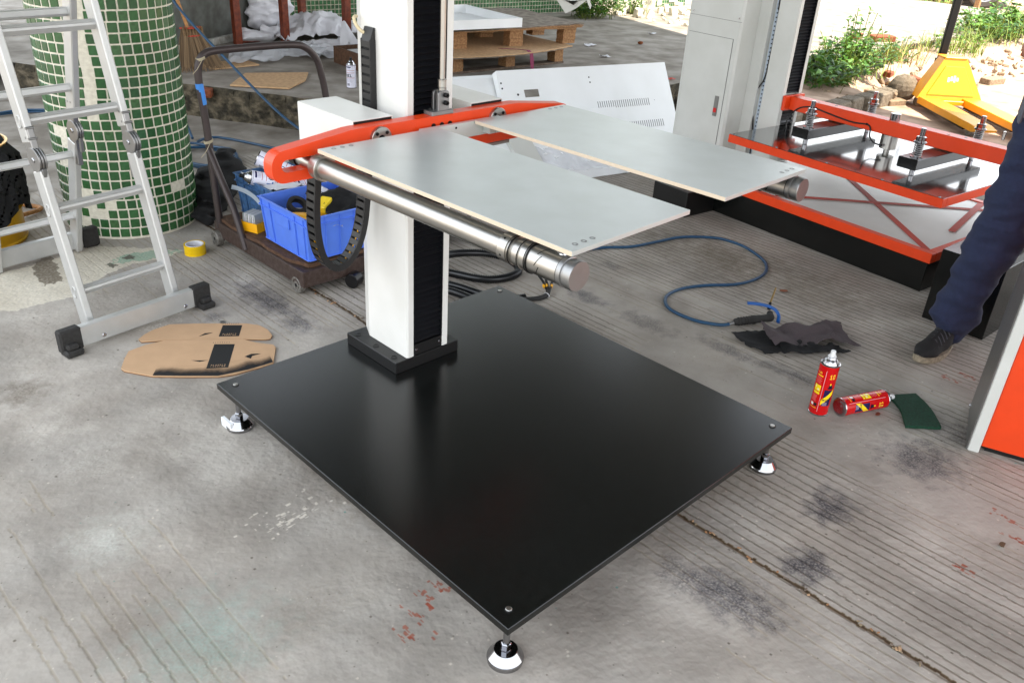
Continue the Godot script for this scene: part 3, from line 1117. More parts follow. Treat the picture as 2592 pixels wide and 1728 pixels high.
	var slot := func(cx0: float, cx1: float) -> PackedVector2Array:
		var o := PackedVector2Array()
		for k in 13:
			var a := PI / 2 + PI * k / 12.0
			o.append(Vector2(cx0 + cos(a) * 0.0158, 0.910 + sin(a) * 0.0158))
		for k in 13:
			var a := -PI / 2 + PI * k / 12.0
			o.append(Vector2(cx1 + cos(a) * 0.0158, 0.910 + sin(a) * 0.0158))
		return o
	var slot_l: PackedVector2Array = slot.call(0.0968, 0.200)
	var slot_r: PackedVector2Array = slot.call(0.984, 1.0872)
	var arm := MB.new()
	arm.t = Transform3D(Basis(), Vector3(0, 0, 0))
	var pieces: Array[PackedVector2Array] = []
	# cut the arm into an upper, a lower and the end pieces round each slot
	var cutter := func(sl: PackedVector2Array, top: bool, x0: float, x1: float) -> PackedVector2Array:
		var o := PackedVector2Array()
		o.append(Vector2(x0, 1.1 if top else 0.7))
		o.append(Vector2(x0, 0.910))
		var lo: float = sl[6].x
		var hi: float = sl[19].x
		o.append(Vector2(lo, 0.910))
		if top:
			for k in range(5, -1, -1):
				o.append(sl[k])
			for k in range(25, 19, -1):
				o.append(sl[k])
		else:
			for k in range(7, 19):
				o.append(sl[k])
		o.append(Vector2(hi, 0.910))
		o.append(Vector2(x1, 0.910))
		o.append(Vector2(x1, 1.1 if top else 0.7))
		return o
	for s in [[slot_l, 0.0, 0.592], [slot_r, 0.592, 1.3]]:
		for top in [true, false]:
			for pc in Geometry2D.intersect_polygons(outline, cutter.call(s[0], top, s[1], s[2])):
				pieces.append(pc)
	for pc in pieces:
		arm.prism(pc, 0.3135, 0.3535)
	var armo := part(D, "lift_arm", arm, M.orange, "bright orange lifting arm with a slot at each end")

	# round flanges and screws on the arm
	for x in [0.378, 0.8055]:
		var fl := MB.new()
		fl.lathe([Vector2(0.0115, 0.0), Vector2(0.0115, 0.0105), Vector2(0.0315, 0.0105), Vector2(0.0325, 0.0095), Vector2(0.0325, 0.0)], 40, MB.along(Vector3(x, 0.9400, 0.3536), Vector3(x, 0.9400, 0.4)))
		var fo := part(armo, "flange", fl, M.steel)
		var hub := MB.new()
		hub.rod(Vector3(x, 0.94, 0.3538), Vector3(x, 0.94, 0.3600), 0.0113, 20)
		part(armo, "flange_bore", hub, M.hole)
		for k in 4:
			var a := PI / 4 + PI / 2 * k
			var sc := MB.new()
			bolt_mesh(sc, Vector3(x + cos(a) * 0.0225, 0.94 + sin(a) * 0.0225, 0.3642), Vector3.BACK, 0.0048, 0.0022)
			part(armo, "flange_screw", sc, M.boltblack)
	for x in [0.562, 0.592, 0.622]:
		var sc := MB.new()
		bolt_mesh(sc, Vector3(x, 0.949, 0.3536), Vector3.BACK, 0.0068, 0.003)
		part(armo, "arm_screw", sc, M.boltblack)
	# clevis that joins the piston rod to the arm
	var cl := MB.new()
	cl.box2(Vector3(0.558, 0.9747, 0.3145), Vector3(0.636, 0.9868, 0.3530), 0.001)
	for z in [0.3205, 0.3415]:
		var cp := PackedVector2Array([Vector2(0.582, 0.986), Vector2(0.622, 0.986), Vector2(0.622, 1.030), Vector2(0.6205, 1.0355), Vector2(0.617, 1.039), Vector2(0.611, 1.0405), Vector2(0.593, 1.0405), Vector2(0.587, 1.039), Vector2(0.5835, 1.0355), Vector2(0.582, 1.030)])
		cl.prism(cp, z, z + 0.0085, 0.0008)
	var clo := part(D, "clevis", cl, M.steel_dull, "grey steel clevis under the piston rod")
	for q in [[0.606, 1.0285], [0.606, 1.0075]]:
		var sc := MB.new()
		bolt_mesh(sc, Vector3(q[0], q[1], 0.350), Vector3.BACK, 0.0066, 0.012)
		part(clo, "pivot_screw", sc, M.boltblack)
	for x in [0.570, 0.6295]:
		var sc := MB.new()
		bolt_mesh(sc, Vector3(x, 0.9868, 0.330), Vector3.UP, 0.0052, 0.006)
		part(clo, "base_screw", sc, M.boltblack)
	var pr := MB.new()
	pr.lathe([Vector2(0, 1.006), Vector2(0.0105, 1.006), Vector2(0.0105, 1.046), Vector2(0.0125, 1.048), Vector2(0.0125, 1.066), Vector2(0.0135, 1.067), Vector2(0.0135, 1.069), Vector2(0.0085, 1.0705), Vector2(0.0085, YT)], 28, Transform3D(Basis(), Vector3(0.607, 0, 0.3345)))
	part(D, "piston_rod", pr, M.steel, "polished piston rod")
	# white box covers behind the arm, left and right of the column
	for s in [[0.322, 0.4515], [0.7385, 0.866]]:
		var cv := MB.new()
		var x0: float = s[0]
		var x1: float = s[1]
		cv.box2(Vector3(x0, 0.874, 0.040), Vector3(x0 + 0.002, 0.9805, 0.3115))
		cv.box2(Vector3(x1 - 0.002, 0.874, 0.040), Vector3(x1, 0.9805, 0.3115))
		cv.box2(Vector3(x0 + 0.002, 0.874, 0.040), Vector3(x1 - 0.002, 0.9805, 0.042))
		cv.box2(Vector3(x0, 0.9805, 0.040), Vector3(x1, 0.9832, 0.3130), 0.001)
		part(D, "box_cover", cv, M.white, "white sheet metal box cover behind the arm")
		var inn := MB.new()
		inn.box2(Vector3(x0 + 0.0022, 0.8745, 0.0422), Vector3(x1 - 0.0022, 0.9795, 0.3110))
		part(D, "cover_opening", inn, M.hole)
	# lower stop bar of the arm
	b = MB.new()
	b.box2(Vector3(0.60, 0.858, 0.330), Vector3(0.864, 0.869, 0.356), 0.002)
	part(D, "stop_bar", b, M.steel_dull)
	# bright cross bar behind the boards
	b = MB.new()
	b.box2(Vector3(0.500, 0.908, 0.3665), Vector3(0.800, 0.9515, 0.3815), 0.0008)
	var xb := part(D, "cross_bar", b, M.alu)
	var hl := MB.new()
	hl.rod(Vector3(0.622, 0.941, 0.3816), Vector3(0.622, 0.941, 0.3825), 0.0035, 12)
	part(xb, "hole", hl, M.hole)
	for x in [0.725, 0.752]:
		b = MB.new()
		b.box2(Vector3(x, 0.915, 0.3818), Vector3(x + 0.024, 0.942, 0.410), 0.001)
		part(xb, "bracket", b, M.alu)

	# boards and spindles: slightly skewed on the arm
	var sk := Basis(Vector3.UP, 0.0195)
	var hinge := Vector3(0.60, 0, 0.385)
	var frame := Transform3D(sk, hinge)
	var boards := [[0.160, 0.550], [0.692, 1.077]]
	for i in 2:
		var x0: float = boards[i][0] - hinge.x
		var x1: float = boards[i][1] - hinge.x
		b = MB.new()
		b.t = frame
		b.box2(Vector3(x0, 0.9435, 0.0), Vector3(x1, 0.9535, 0.838), 0.0006)
		var bd := part(D, "wing_board", b, M.alu, ["left grey aluminium wing board", "right grey aluminium wing board"][i])
		var eg := MB.new()  # thin strip that paints the warm reflection along the long edge
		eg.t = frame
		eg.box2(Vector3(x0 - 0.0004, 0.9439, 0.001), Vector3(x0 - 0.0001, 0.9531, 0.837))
		part(bd, "edge_reflection", eg, M.creamreflection, "long edge coloured with a painted warm cream reflection")
		var outer := x0 if i == 0 else x1
		var sgn := 1.0 if i == 0 else -1.0
		for e in [0.020, 0.815]:
			for k in 3:
				var sc := MB.new()
				sc.t = frame
				sc.lathe([Vector2(0.0062, 0.9537), Vector2(0.0062, 0.9541), Vector2(0.0035, 0.9541), Vector2(0.0035, 0.9530), Vector2(0, 0.9530)], 16, Transform3D(Basis(), Vector3(outer + sgn * (0.034 + k * 0.026), 0, e)))
				part(bd, "countersunk_screw", sc, M.steel_dull)
		# rib under the outer end
		b = MB.new()
		b.t = frame
		b.box2(Vector3(outer + sgn * 0.012, 0.934, 0.79), Vector3(outer + sgn * 0.16, 0.9432, 0.825), 0.001)
		part(bd, "end_clamp", b, M.steel_dull)
		# spindle: rod, hub collar, bare tube, ringed coupling, saw-tooth sleeve, end cap
		var ax: float = (0.1665 if i == 0 else 1.0450) - hinge.x
		var tube := func(mb: MB, prof: Array, seg := 40):
			mb.t = frame
			mb.lathe(prof, seg, Transform3D(Basis(Vector3.RIGHT, PI / 2), Vector3(ax, 0.907, 0)))
		# profile is (radius, z - hinge.z)
		var sp := MB.new()
		tube.call(sp, [Vector2(0.0, -0.10), Vector2(0.0165, -0.10), Vector2(0.0165, -0.012)])
		var spo := part(D, "spindle_shaft", sp, M.steel, "polished spindle shaft under the board edge")
		var nut := MB.new()
		tube.call(nut, [Vector2(0.0166, -0.118), Vector2(0.021, -0.118), Vector2(0.021, -0.092), Vector2(0.0166, -0.092)], 24)
		part(spo, "shaft_nut", nut, M.boltblack)
		var hb := MB.new()
		tube.call(hb, [Vector2(0.0165, -0.013), Vector2(0.0305, -0.012), Vector2(0.0318, -0.010), Vector2(0.0318, 0.006), Vector2(0.0340, 0.007), Vector2(0.0340, 0.019), Vector2(0.0325, 0.0205), Vector2(0.0262, 0.0205)])
		part(spo, "hub", hb, M.steel)
		var bt := MB.new()
		tube.call(bt, [Vector2(0.0258, 0.018), Vector2(0.0258, 0.664)])
		part(spo, "tube", bt, M.steel, "bare polished steel tube")
		var cp := MB.new()
		tube.call(cp, [Vector2(0.0258, 0.660), Vector2(0.0305, 0.6605), Vector2(0.0312, 0.662), Vector2(0.0312, 0.684), Vector2(0.0285, 0.6845), Vector2(0.0285, 0.690), Vector2(0.0305, 0.6905), Vector2(0.0305, 0.6935), Vector2(0.0265, 0.694), Vector2(0.0265, 0.702), Vector2(0.0298, 0.7025), Vector2(0.0298, 0.716), Vector2(0.0315, 0.7165), Vector2(0.0315, 0.7195), Vector2(0.0298, 0.720), Vector2(0.0298, 0.735), Vector2(0.0315, 0.7355), Vector2(0.0315, 0.7395), Vector2(0.0298, 0.740)])
		part(spo, "coupling", cp, M.steel)
		for zr in [0.692, 0.718, 0.7375, 0.742]:
			var rg := MB.new()
			tube.call(rg, [Vector2(0.0300, zr - 0.0016), Vector2(0.0324, zr - 0.0008), Vector2(0.0324, zr + 0.0008), Vector2(0.0300, zr + 0.0016)])
			part(spo, "black_ring", rg, M.boltblack)
		# two sleeves that meet in a saw-tooth seam
		for half_k in 2:
			var sl := MB.new()
			sl.t = frame * Transform3D(Basis(Vector3.RIGHT, PI / 2), Vector3(ax, 0.907, 0))
			var seg := 48
			var tooth := func(k: int) -> float:
				var ph := fposmod(k / 6.0, 1.0)
				return 0.764 + 0.012 * ph
			for k in seg:
				var a0 := TAU * k / seg
				var a1 := TAU * (k + 1) / seg
				var s0: float = 0.764 + 0.012 * fposmod(k / 6.0, 1.0)
				var s1: float = 0.764 + 0.012 * (fposmod(k / 6.0, 1.0) + 1.0 / 6.0)
				var r := 0.0298
				var gap := 0.0011
				var y00 := 0.7405 if half_k == 0 else s0 + gap
				var y01 := 0.7405 if half_k == 0 else s1 + gap
				var y10 := s0 - gap if half_k == 0 else 0.818
				var y11 := s1 - gap if half_k == 0 else 0.818
				var c0 := Vector3(cos(a0), 0, sin(a0))
				var c1 := Vector3(cos(a1), 0, sin(a1))
				sl.tri(c0 * r + Vector3.UP * y00, c1 * r + Vector3.UP * y01, c1 * r + Vector3.UP * y11, c0, c1, c1)
				sl.tri(c0 * r + Vector3.UP * y00, c1 * r + Vector3.UP * y11, c0 * r + Vector3.UP * y10, c0, c1, c0)
			part(spo, "saw_tooth_sleeve", sl, M.steel)
		var co := MB.new()
		tube.call(co, [Vector2(0.0272, 0.74), Vector2(0.0272, 0.83)])
		part(spo, "sleeve_core", co, M.boltblack)
		var ec := MB.new()
		tube.call(ec, [Vector2(0.0268, 0.818), Vector2(0.0305, 0.8195), Vector2(0.0312, 0.8215), Vector2(0.0312, 0.8305), Vector2(0.0285, 0.8315), Vector2(0.0285, 0.8345), Vector2(0.0303, 0.8355), Vector2(0.0308, 0.837), Vector2(0.0308, 0.8535), Vector2(0.0300, 0.855), Vector2(0, 0.855)])
		part(spo, "end_cap", ec, M.steel_dull, "round steel end cap")
		for q in [[0.8, 0.672], [2.2, 0.672], [3.4, 0.672]]:
			var pin := MB.new()
			pin.t = frame
			var a: float = q[0]
			pin.rod(Vector3(ax + cos(a) * 0.0305, 0.907 + sin(a) * 0.0305, q[1]), Vector3(ax + cos(a) * 0.0316, 0.907 + sin(a) * 0.0316, q[1]), 0.0026, 10)
			part(spo, "set_screw", pin, M.boltblack)
		# weld beads that hold the board to the spindle
		for zb in [0.002, 0.806]:
			var wl := MB.new()
			wl.t = frame
			for k in 5:
				wl.ball(Vector3(ax + sgn * (0.002 + k * 0.004), 0.9375 - absf(k - 2) * 0.001, zb + (k % 2) * 0.006), Vector3(0.006, 0.005, 0.007), 10, 6)
			part(spo, "weld_bead", wl, M.tin)

	# cable chain: on the column and in a hanging loop
	var link := MB.new()
	# one link: two side plates and a cross web, length along y
	for s in [-1.0, 1.0]:
		link.box(Vector3(0, 0, s * 0.0205), Vector3(0.021, 0.0262, 0.0035), 0.001)
	link.box(Vector3(-0.009, 0.0, 0), Vector3(0.002, 0.0165, 0.0375))
	link.box(Vector3(0.009, 0.0, 0), Vector3(0.002, 0.0165, 0.0375))
	var lm := link.mesh()
	var inner := MB.new()
	for k in 9:
		var y := 1.142 - k * 0.0238
		put(D, "chain_link", lm, M.chain, Transform3D(Basis(), Vector3(0.4965, y, 0.1425)))
	var tip := MB.new()
	tip.prism(PackedVector2Array([Vector2(0.487, 1.150), Vector2(0.506, 1.150), Vector2(0.506, 1.186), Vector2(0.500, 1.186)]), 0.121, 0.164, 0.001)
	part(D, "chain_end", tip, M.chain)
	inner.box2(Vector3(0.489, 0.93, 0.126), Vector3(0.504, 1.15, 0.159))
	part(D, "chain_inside", inner, M.hole)
	var loop := smooth([Vector3(0.297, 0.872, 0.148), Vector3(0.296, 0.79, 0.148), Vector3(0.287, 0.70, 0.148), Vector3(0.288, 0.62, 0.148), Vector3(0.303, 0.55, 0.148), Vector3(0.340, 0.508, 0.148), Vector3(0.385, 0.512, 0.148), Vector3(0.425, 0.555, 0.148), Vector3(0.450, 0.62, 0.148), Vector3(0.463, 0.70, 0.148), Vector3(0.474, 0.80, 0.148), Vector3(0.486, 0.88, 0.146), Vector3(0.496, 0.93, 0.143)], 12)
	var st := even(loop, 0.0243)
	for k in st.size() - 1:
		var dir := (st[k + 1] - st[k]).normalized()
		var x := Vector3(dir.y, -dir.x, 0)
		put(D, "chain_link", lm, M.chain, Transform3D(Basis(x, dir, Vector3.BACK), (st[k] + st[k + 1]) / 2))
	var wires := MB.new()
	var low := PackedVector3Array()
	for q in loop:
		if q.y < 0.62:
			low.append(q + Vector3(0, 0, -0.007))
	wires.tube(low, 0.0026, 8)
	part(D, "yellow_cable", wires, M.yellow, "yellow cable inside the hanging chain loop")
	var wires2 := MB.new()
	var l2 := PackedVector3Array()
	for p in loop:
		l2.append(p + Vector3(0, 0, 0.011))
	wires2.tube(l2, 0.006, 8)
	part(D, "black_cable", wires2, M.cable)
	var wt := MB.new()
	wt.tube(smooth([Vector3(0.503, 1.165, 0.130), Vector3(0.488, 1.176, 0.118), Vector3(0.482, 1.193, 0.104), Vector3(0.486, 1.206, 0.094), Vector3(0.500, 1.207, 0.085)], 6), 0.005, 8)
	part(D, "cable_tail", wt, mat(Color(0.78, 0.72, 0.58), 0.5), "cream cable tail tied above the chain")


func build_second_tester() -> void:
	# own axes: x away from the first tester, z along the front edge
	var D := thing("clamp_tester", "orange framed clamping tester with white column, spring rods and a tall white cabinet", "testing machine", "", Vector3(3.08, 0, 0), -0.1244, true)
	var b := MB.new()
	b.box2(Vector3(0.004, 0.0, -0.56), Vector3(1.05, 0.142, 1.012), 0.002)
	part(D, "black_base", b, M.blackpaint, "black base box")
	b = MB.new()
	b.box2(Vector3(-0.235, 0.0, -0.50), Vector3(0.003, 0.14, -0.245), 0.003)
	part(D, "base_foot", b, M.blockblack)
	# orange rim
	for s in [[Vector3(0, 0.1425, -0.56), Vector3(0.042, 0.19, 1.02)], [Vector3(1.008, 0.1425, -0.56), Vector3(1.05, 0.19, 1.02)], [Vector3(0.0425, 0.1425, 0.978), Vector3(1.0075, 0.1898, 1.02)], [Vector3(0.0425, 0.1425, -0.56), Vector3(1.0075, 0.1898, -0.518)]]:
		b = MB.new()
		b.box2(s[0], s[1], 0.002)
		part(D, "orange_rim", b, M.orange)
	b = MB.new()
	b.box2(Vector3(0.0425, 0.1425, -0.5175), Vector3(1.0075, 0.184, 0.9775))
	part(D, "white_deck", b, M.deckwhite, "white deck inside the orange rim")
	# bracing strips laid crosswise on the deck
	for s in [[Vector3(0.045, 0.186, 0.975), Vector3(0.80, 0.186, 0.02)], [Vector3(0.06, 0.1872, 0.10), Vector3(0.95, 0.1872, 0.86)], [Vector3(0.40, 0.1884, 0.9), Vector3(1.0, 0.1884, 0.75)]]:
		b = MB.new()
		var a: Vector3 = s[0]
		var e: Vector3 = s[1]
		b.t = Transform3D(Basis(Vector3.UP, atan2(-(e.z - a.z), e.x - a.x)), (a + e) / 2)
		b.box(Vector3.ZERO, Vector3(a.distance_to(e), 0.001, 0.034))
		part(D, "red_strip", b, M.tapered, "red strip across the white deck")
	# press plate: orange frame with a bright steel sheet on top
	for s in [[Vector3(0.085, 0.375, -0.29), Vector3(0.125, 0.418, 0.957)], [Vector3(1.065, 0.375, -0.29), Vector3(1.105, 0.418, 0.957)], [Vector3(0.1255, 0.3752, 0.917), Vector3(1.0645, 0.4178, 0.957)], [Vector3(0.1255, 0.3752, -0.29), Vector3(1.0645, 0.4178, -0.25)]]:
		b = MB.new()
		b.box2(s[0], s[1], 0.0015)
		part(D, "press_frame", b, M.orange)
	b = MB.new()
	b.box2(Vector3(0.126, 0.376, -0.249), Vector3(1.064, 0.416, 0.916))
	part(D, "press_core", b, M.steel_dull)
	b = MB.new()
	b.box2(Vector3(0.087, 0.4184, -0.288), Vector3(1.103, 0.4205, 0.955), 0.0004)
	var sh := part(D, "steel_sheet", b, M.sheetmirror, "mirror bright steel sheet on the press plate")
	for z in [-0.27, 0.02, 0.33, 0.64, 0.93]:
		for x in [0.10, 1.09]:
			var sc := MB.new()
			bolt_mesh(sc, Vector3(x, 0.4206, z), Vector3.UP, 0.006, 0.003)
			part(sh, "screw", sc, M.chrome)
	# beam and its end plate on the column
	b = MB.new()
	b.box2(Vector3(0.555, 0.514, -0.268), Vector3(0.635, 0.588, 0.985), 0.003)
	var bm := part(D, "press_beam", b, M.orange, "orange press beam")
	for z in [-0.1, 0.0, 0.66, 0.74]:
		var hl := MB.new()
		hl.rod(Vector3(0.585 + (0.02 if z in [0.0, 0.74] else 0.0), 0.588, z), Vector3(0.585 + (0.02 if z in [0.0, 0.74] else 0.0), 0.5887, z), 0.008, 14)
		part(bm, "threaded_hole", hl, M.boltblack)
	b = MB.new()
	b.box2(Vector3(0.512, 0.510, -0.290), Vector3(0.690, 0.592, -0.269), 0.002)
	part(D, "beam_flange", b, M.orange)
	# load cell under the middle of the beam, stub above it
	b = MB.new()
	b.lathe([Vector2(0, 0.4206), Vector2(0.0165, 0.4206), Vector2(0.0165, 0.440), Vector2(0.043, 0.441), Vector2(0.044, 0.442), Vector2(0.044, 0.5135)], 36, Transform3D(Basis(), Vector3(0.598, 0, 0.357)))
	var lc := part(D, "load_cell", b, M.steel, "round steel load cell")
	b = MB.new()
	b.rod(Vector3(0.552, 0.462, 0.357), Vector3(0.538, 0.462, 0.352), 0.007, 12)
	part(lc, "plug", b, M.chrome)
	b = MB.new()
	b.lathe([Vector2(0.026, 0.5883), Vector2(0.026, 0.622), Vector2(0.024, 0.624), Vector2(0, 0.624)], 28, Transform3D(Basis(), Vector3(0.598, 0, 0.357)))
	part(D, "beam_stub", b, M.chrome)
	# spring bars: black bars held by a rod, a nut and a spring at each end
	for z in [0.040, 0.660]:
		b = MB.new()
		b.box2(Vector3(0.250, 0.458, z - 0.05), Vector3(0.950, 0.510, z + 0.05), 0.003)
		var bar := part(D, "spring_bar", b, M.blackpaint, "black spring bar")
		for x in [0.305, 0.895]:
			var r := MB.new()
			r.rod(Vector3(x, 0.4208, z + 0.01), Vector3(x, 0.6505, z + 0.01), 0.0125, 18, -1.0, 0.002)
			var ro := part(bar, "spring_rod", r, M.chrome)
			var nt := MB.new()
			nt.lathe([Vector2(0.0126, 0.5855), Vector2(0.028, 0.5855), Vector2(0.028, 0.5885), Vector2(0.0235, 0.5887), Vector2(0.0235, 0.608), Vector2(0.021, 0.6105), Vector2(0.0126, 0.6105)], 6, Transform3D(Basis(), Vector3(x, 0, z + 0.01)))
			part(bar, "nut", nt, M.chrome)
			var ws := MB.new()
			ws.lathe([Vector2(0.0126, 0.5105), Vector2(0.029, 0.5105), Vector2(0.029, 0.5145), Vector2(0.0126, 0.5145)], 24, Transform3D(Basis(), Vector3(x, 0, z + 0.01)))
			ws.lathe([Vector2(0.0126, 0.5815), Vector2(0.030, 0.5815), Vector2(0.030, 0.585), Vector2(0.0126, 0.585)], 24, Transform3D(Basis(), Vector3(x, 0, z + 0.01)))
			part(bar, "washer", ws, M.chrome)
			var path := PackedVector3Array()
			for k in 7 * 14 + 1:
				var a := TAU * k / 14.0
				path.append(Vector3(x + cos(a) * 0.0205, 0.516 + 0.064 * k / 98.0, z + 0.01 + sin(a) * 0.0205))
			var sp := MB.new()
			sp.tube(path, 0.0026, 6)
			part(bar, "spring", sp, M.boltblack if x < 0.2 else M.steel_dull)
	# sensor lead along the beam
	b = MB.new()
	b.tube(smooth([Vector3(0.50, 0.40, -0.22), Vector3(0.535, 0.47, -0.245), Vector3(0.5525, 0.535, -0.20), Vector3(0.5525, 0.560, -0.12), Vector3(0.5525, 0.556, -0.07), Vector3(0.5525, 0.548, 0.0), Vector3(0.5525, 0.540, 0.08), Vector3(0.5525, 0.536, 0.16), Vector3(0.5525, 0.543, 0.235), Vector3(0.548, 0.530, 0.262), Vector3(0.540, 0.490, 0.275), Vector3(0.535, 0.465, 0.31), Vector3(0.542, 0.461, 0.352)], 6), 0.0042, 8)
	part(D, "sensor_lead", b, M.cable, "black sensor lead clipped along the beam")
	for z in [-0.095, 0.235]:
		b = MB.new()
		b.box(Vector3(0.553, 0.560 if z < 0 else 0.545, z), Vector3(0.010, 0.012, 0.012), 0.002)
		part(bm, "lead_clip", b, M.chrome)
	# column with bellows
	var YT := 2.1
	b = MB.new()
	b.t = Transform3D(Basis(Vector3.RIGHT, -PI / 2), Vector3.ZERO)
	b.prism(PackedVector2Array([Vector2(0.505, 0.297), Vector2(0.505, 0.425), Vector2(0.522, 0.425), Vector2(0.522, 0.462), Vector2(0.490, 0.462), Vector2(0.490, 0.54), Vector2(0.690, 0.54), Vector2(0.690, 0.297), Vector2(0.685, 0.292), Vector2(0.6585, 0.292), Vector2(0.6585, 0.318), Vector2(0.5365, 0.318), Vector2(0.5365, 0.292), Vector2(0.510, 0.292)]), 0.19, YT)
	part(D, "column", b, M.white2, "white column cover")
	var be := bellow_mesh(0.5367, 0.6583, 0.596, YT - 0.02, -0.295, 0.0172, 0.013)
	be.box2(Vector3(0.6557, 0.596, -0.3175), Vector3(0.6584, YT - 0.02, -0.2925))
	part(D, "bellows", be, M.bellows, "black pleated bellows")
	be = bellow_mesh(0.5367, 0.6583, 0.30, 0.508, -0.295, 0.024, 0.013)
	part(D, "bellows", be, M.bellows)
	# perforated cable duct in the recess of the column
	b = MB.new()
	b.box2(Vector3(0.5180, 0.20, -0.455), Vector3(0.5216, YT, -0.428))
	var du := part(D, "slotted_strip", b, mat(Color(0.66, 0.71, 0.76), 0.4))
	for k in 74:
		var h := MB.new()
		h.box2(Vector3(0.5172, 0.26 + k * 0.0235, -0.446), Vector3(0.5179, 0.268 + k * 0.0235, -0.4385))
		part(du, "slot", h, M.hole)
	b = MB.new()
	b.tube(smooth([Vector3(0.512, 0.19, -0.44), Vector3(0.507, 0.36, -0.452), Vector3(0.5, 0.50, -0.475), Vector3(0.502, 0.585, -0.470), Vector3(0.512, 0.66, -0.440), Vector3(0.513, 0.78, -0.432), Vector3(0.513, 0.93, -0.428), Vector3(0.513, 1.03, -0.430), Vector3(0.514, 1.08, -0.438), Vector3(0.514, 1.5, -0.440)], 6), 0.004, 8)
	part(D, "column_lead", b, M.cable, "black lead running down the column")
	# tall control cabinet behind the column
	b = MB.new()
	b.box2(Vector3(0.35, 0.16, -0.945), Vector3(0.90, YT, -0.5405), 0.012)
	var cab := part(D, "cabinet", b, M.white2, "tall white cabinet")
	b = MB.new()
	b.box2(Vector3(0.47, 0.0, -0.93), Vector3(0.88, 0.16, -0.565), 0.004)
	part(cab, "plinth", b, M.blockblack)
	# door leaf proud of the side by a hair, with a shadow gap round it
	b = MB.new()
	b.box2(Vector3(0.3480, 0.20, -0.917), Vector3(0.3495, 0.862, -0.580))
	part(cab, "door_gap", b, M.label_dark)
	b = MB.new()
	b.box2(Vector3(0.3462, 0.2015, -0.9155), Vector3(0.3478, 0.8605, -0.5815), 0.0004)
	var dr := part(cab, "cabinet_door", b, M.white2)
	b = MB.new()
	b.box2(Vector3(0.3415, 0.418, -0.640), Vector3(0.346, 0.535, -0.611), 0.001)
	var ha := part(dr, "door_latch", b, M.greypanel, "grey latch plate with a red button")
	b = MB.new()
	b.box2(Vector3(0.3385, 0.440, -0.637), Vector3(0.3413, 0.466, -0.614), 0.001)
	part(dr, "latch_button", b, M.red)
	b = MB.new()
	b.box2(Vector3(0.3490, 0.9555, -0.944), Vector3(0.3498, 0.957, -0.541))
	part(cab, "panel_seam", b, M.label_dark)
	for z in [-0.905, -0.565]:
		b = MB.new()
		bolt_mesh(b, Vector3(0.3498, 0.975, z), Vector3.LEFT, 0.006, 0.003)
		part(cab, "panel_screw", b, M.tin)


func build_right_edge() -> void:
	# orange panelled cabinet at the right border
	var P := thing("orange_cabinet", "orange and white machine cabinet cut by the right edge of the photo", "cabinet", "", Vector3(1.7765, 0, 1.6532), 0.31, true)
	var b := MB.new()
	b.box2(Vector3(0.0, 0.0, -0.0), Vector3(0.30, 1.5, 0.034), 0.003)
	part(P, "corner_post", b, M.white2, "white corner post")
	b = MB.new()
	b.box2(Vector3(0.003, 0.0, -0.0045), Vector3(0.296, 1.498, -0.0005), 0.001)
	part(P, "grey_side", b, M.greypanel, "grey metal side sheet")
	b = MB.new()
	b.box2(Vector3(0.012, 0.022, 0.0345), Vector3(0.29, 1.5, 0.75), 0.003)
	part(P, "orange_panel", b, M.orange)
	b = MB.new()
	b.box2(Vector3(0.03, 0.0, 0.05), Vector3(0.27, 0.0215, 0.72))
	part(P, "plinth", b, M.blockblack)
	b = MB.new()
	bolt_mesh(b, Vector3(0.285, 0.02, -0.0046), Vector3.FORWARD, 0.005, 0.006)
	part(P, "side_screw", b, M.tin)
	# black machine base with a white housing behind the worker
	var Q := thing("black_pedestal", "black painted machine base with a white housing behind the trouser leg", "machine base", "", Vector3(2.672, 0, 1.386), -0.06, true)
	b = MB.new()
	b.box2(Vector3(0.0, 0.0, -0.26), Vector3(0.8, 0.32, 0.0), 0.002)
	part(Q, "pedestal", b, M.blackpaint)
	b = MB.new()
	b.box2(Vector3(0.155, 0.3205, -0.14), Vector3(0.62, 0.43, -0.045), 0.01)
	part(Q, "white_housing", b, M.white2)


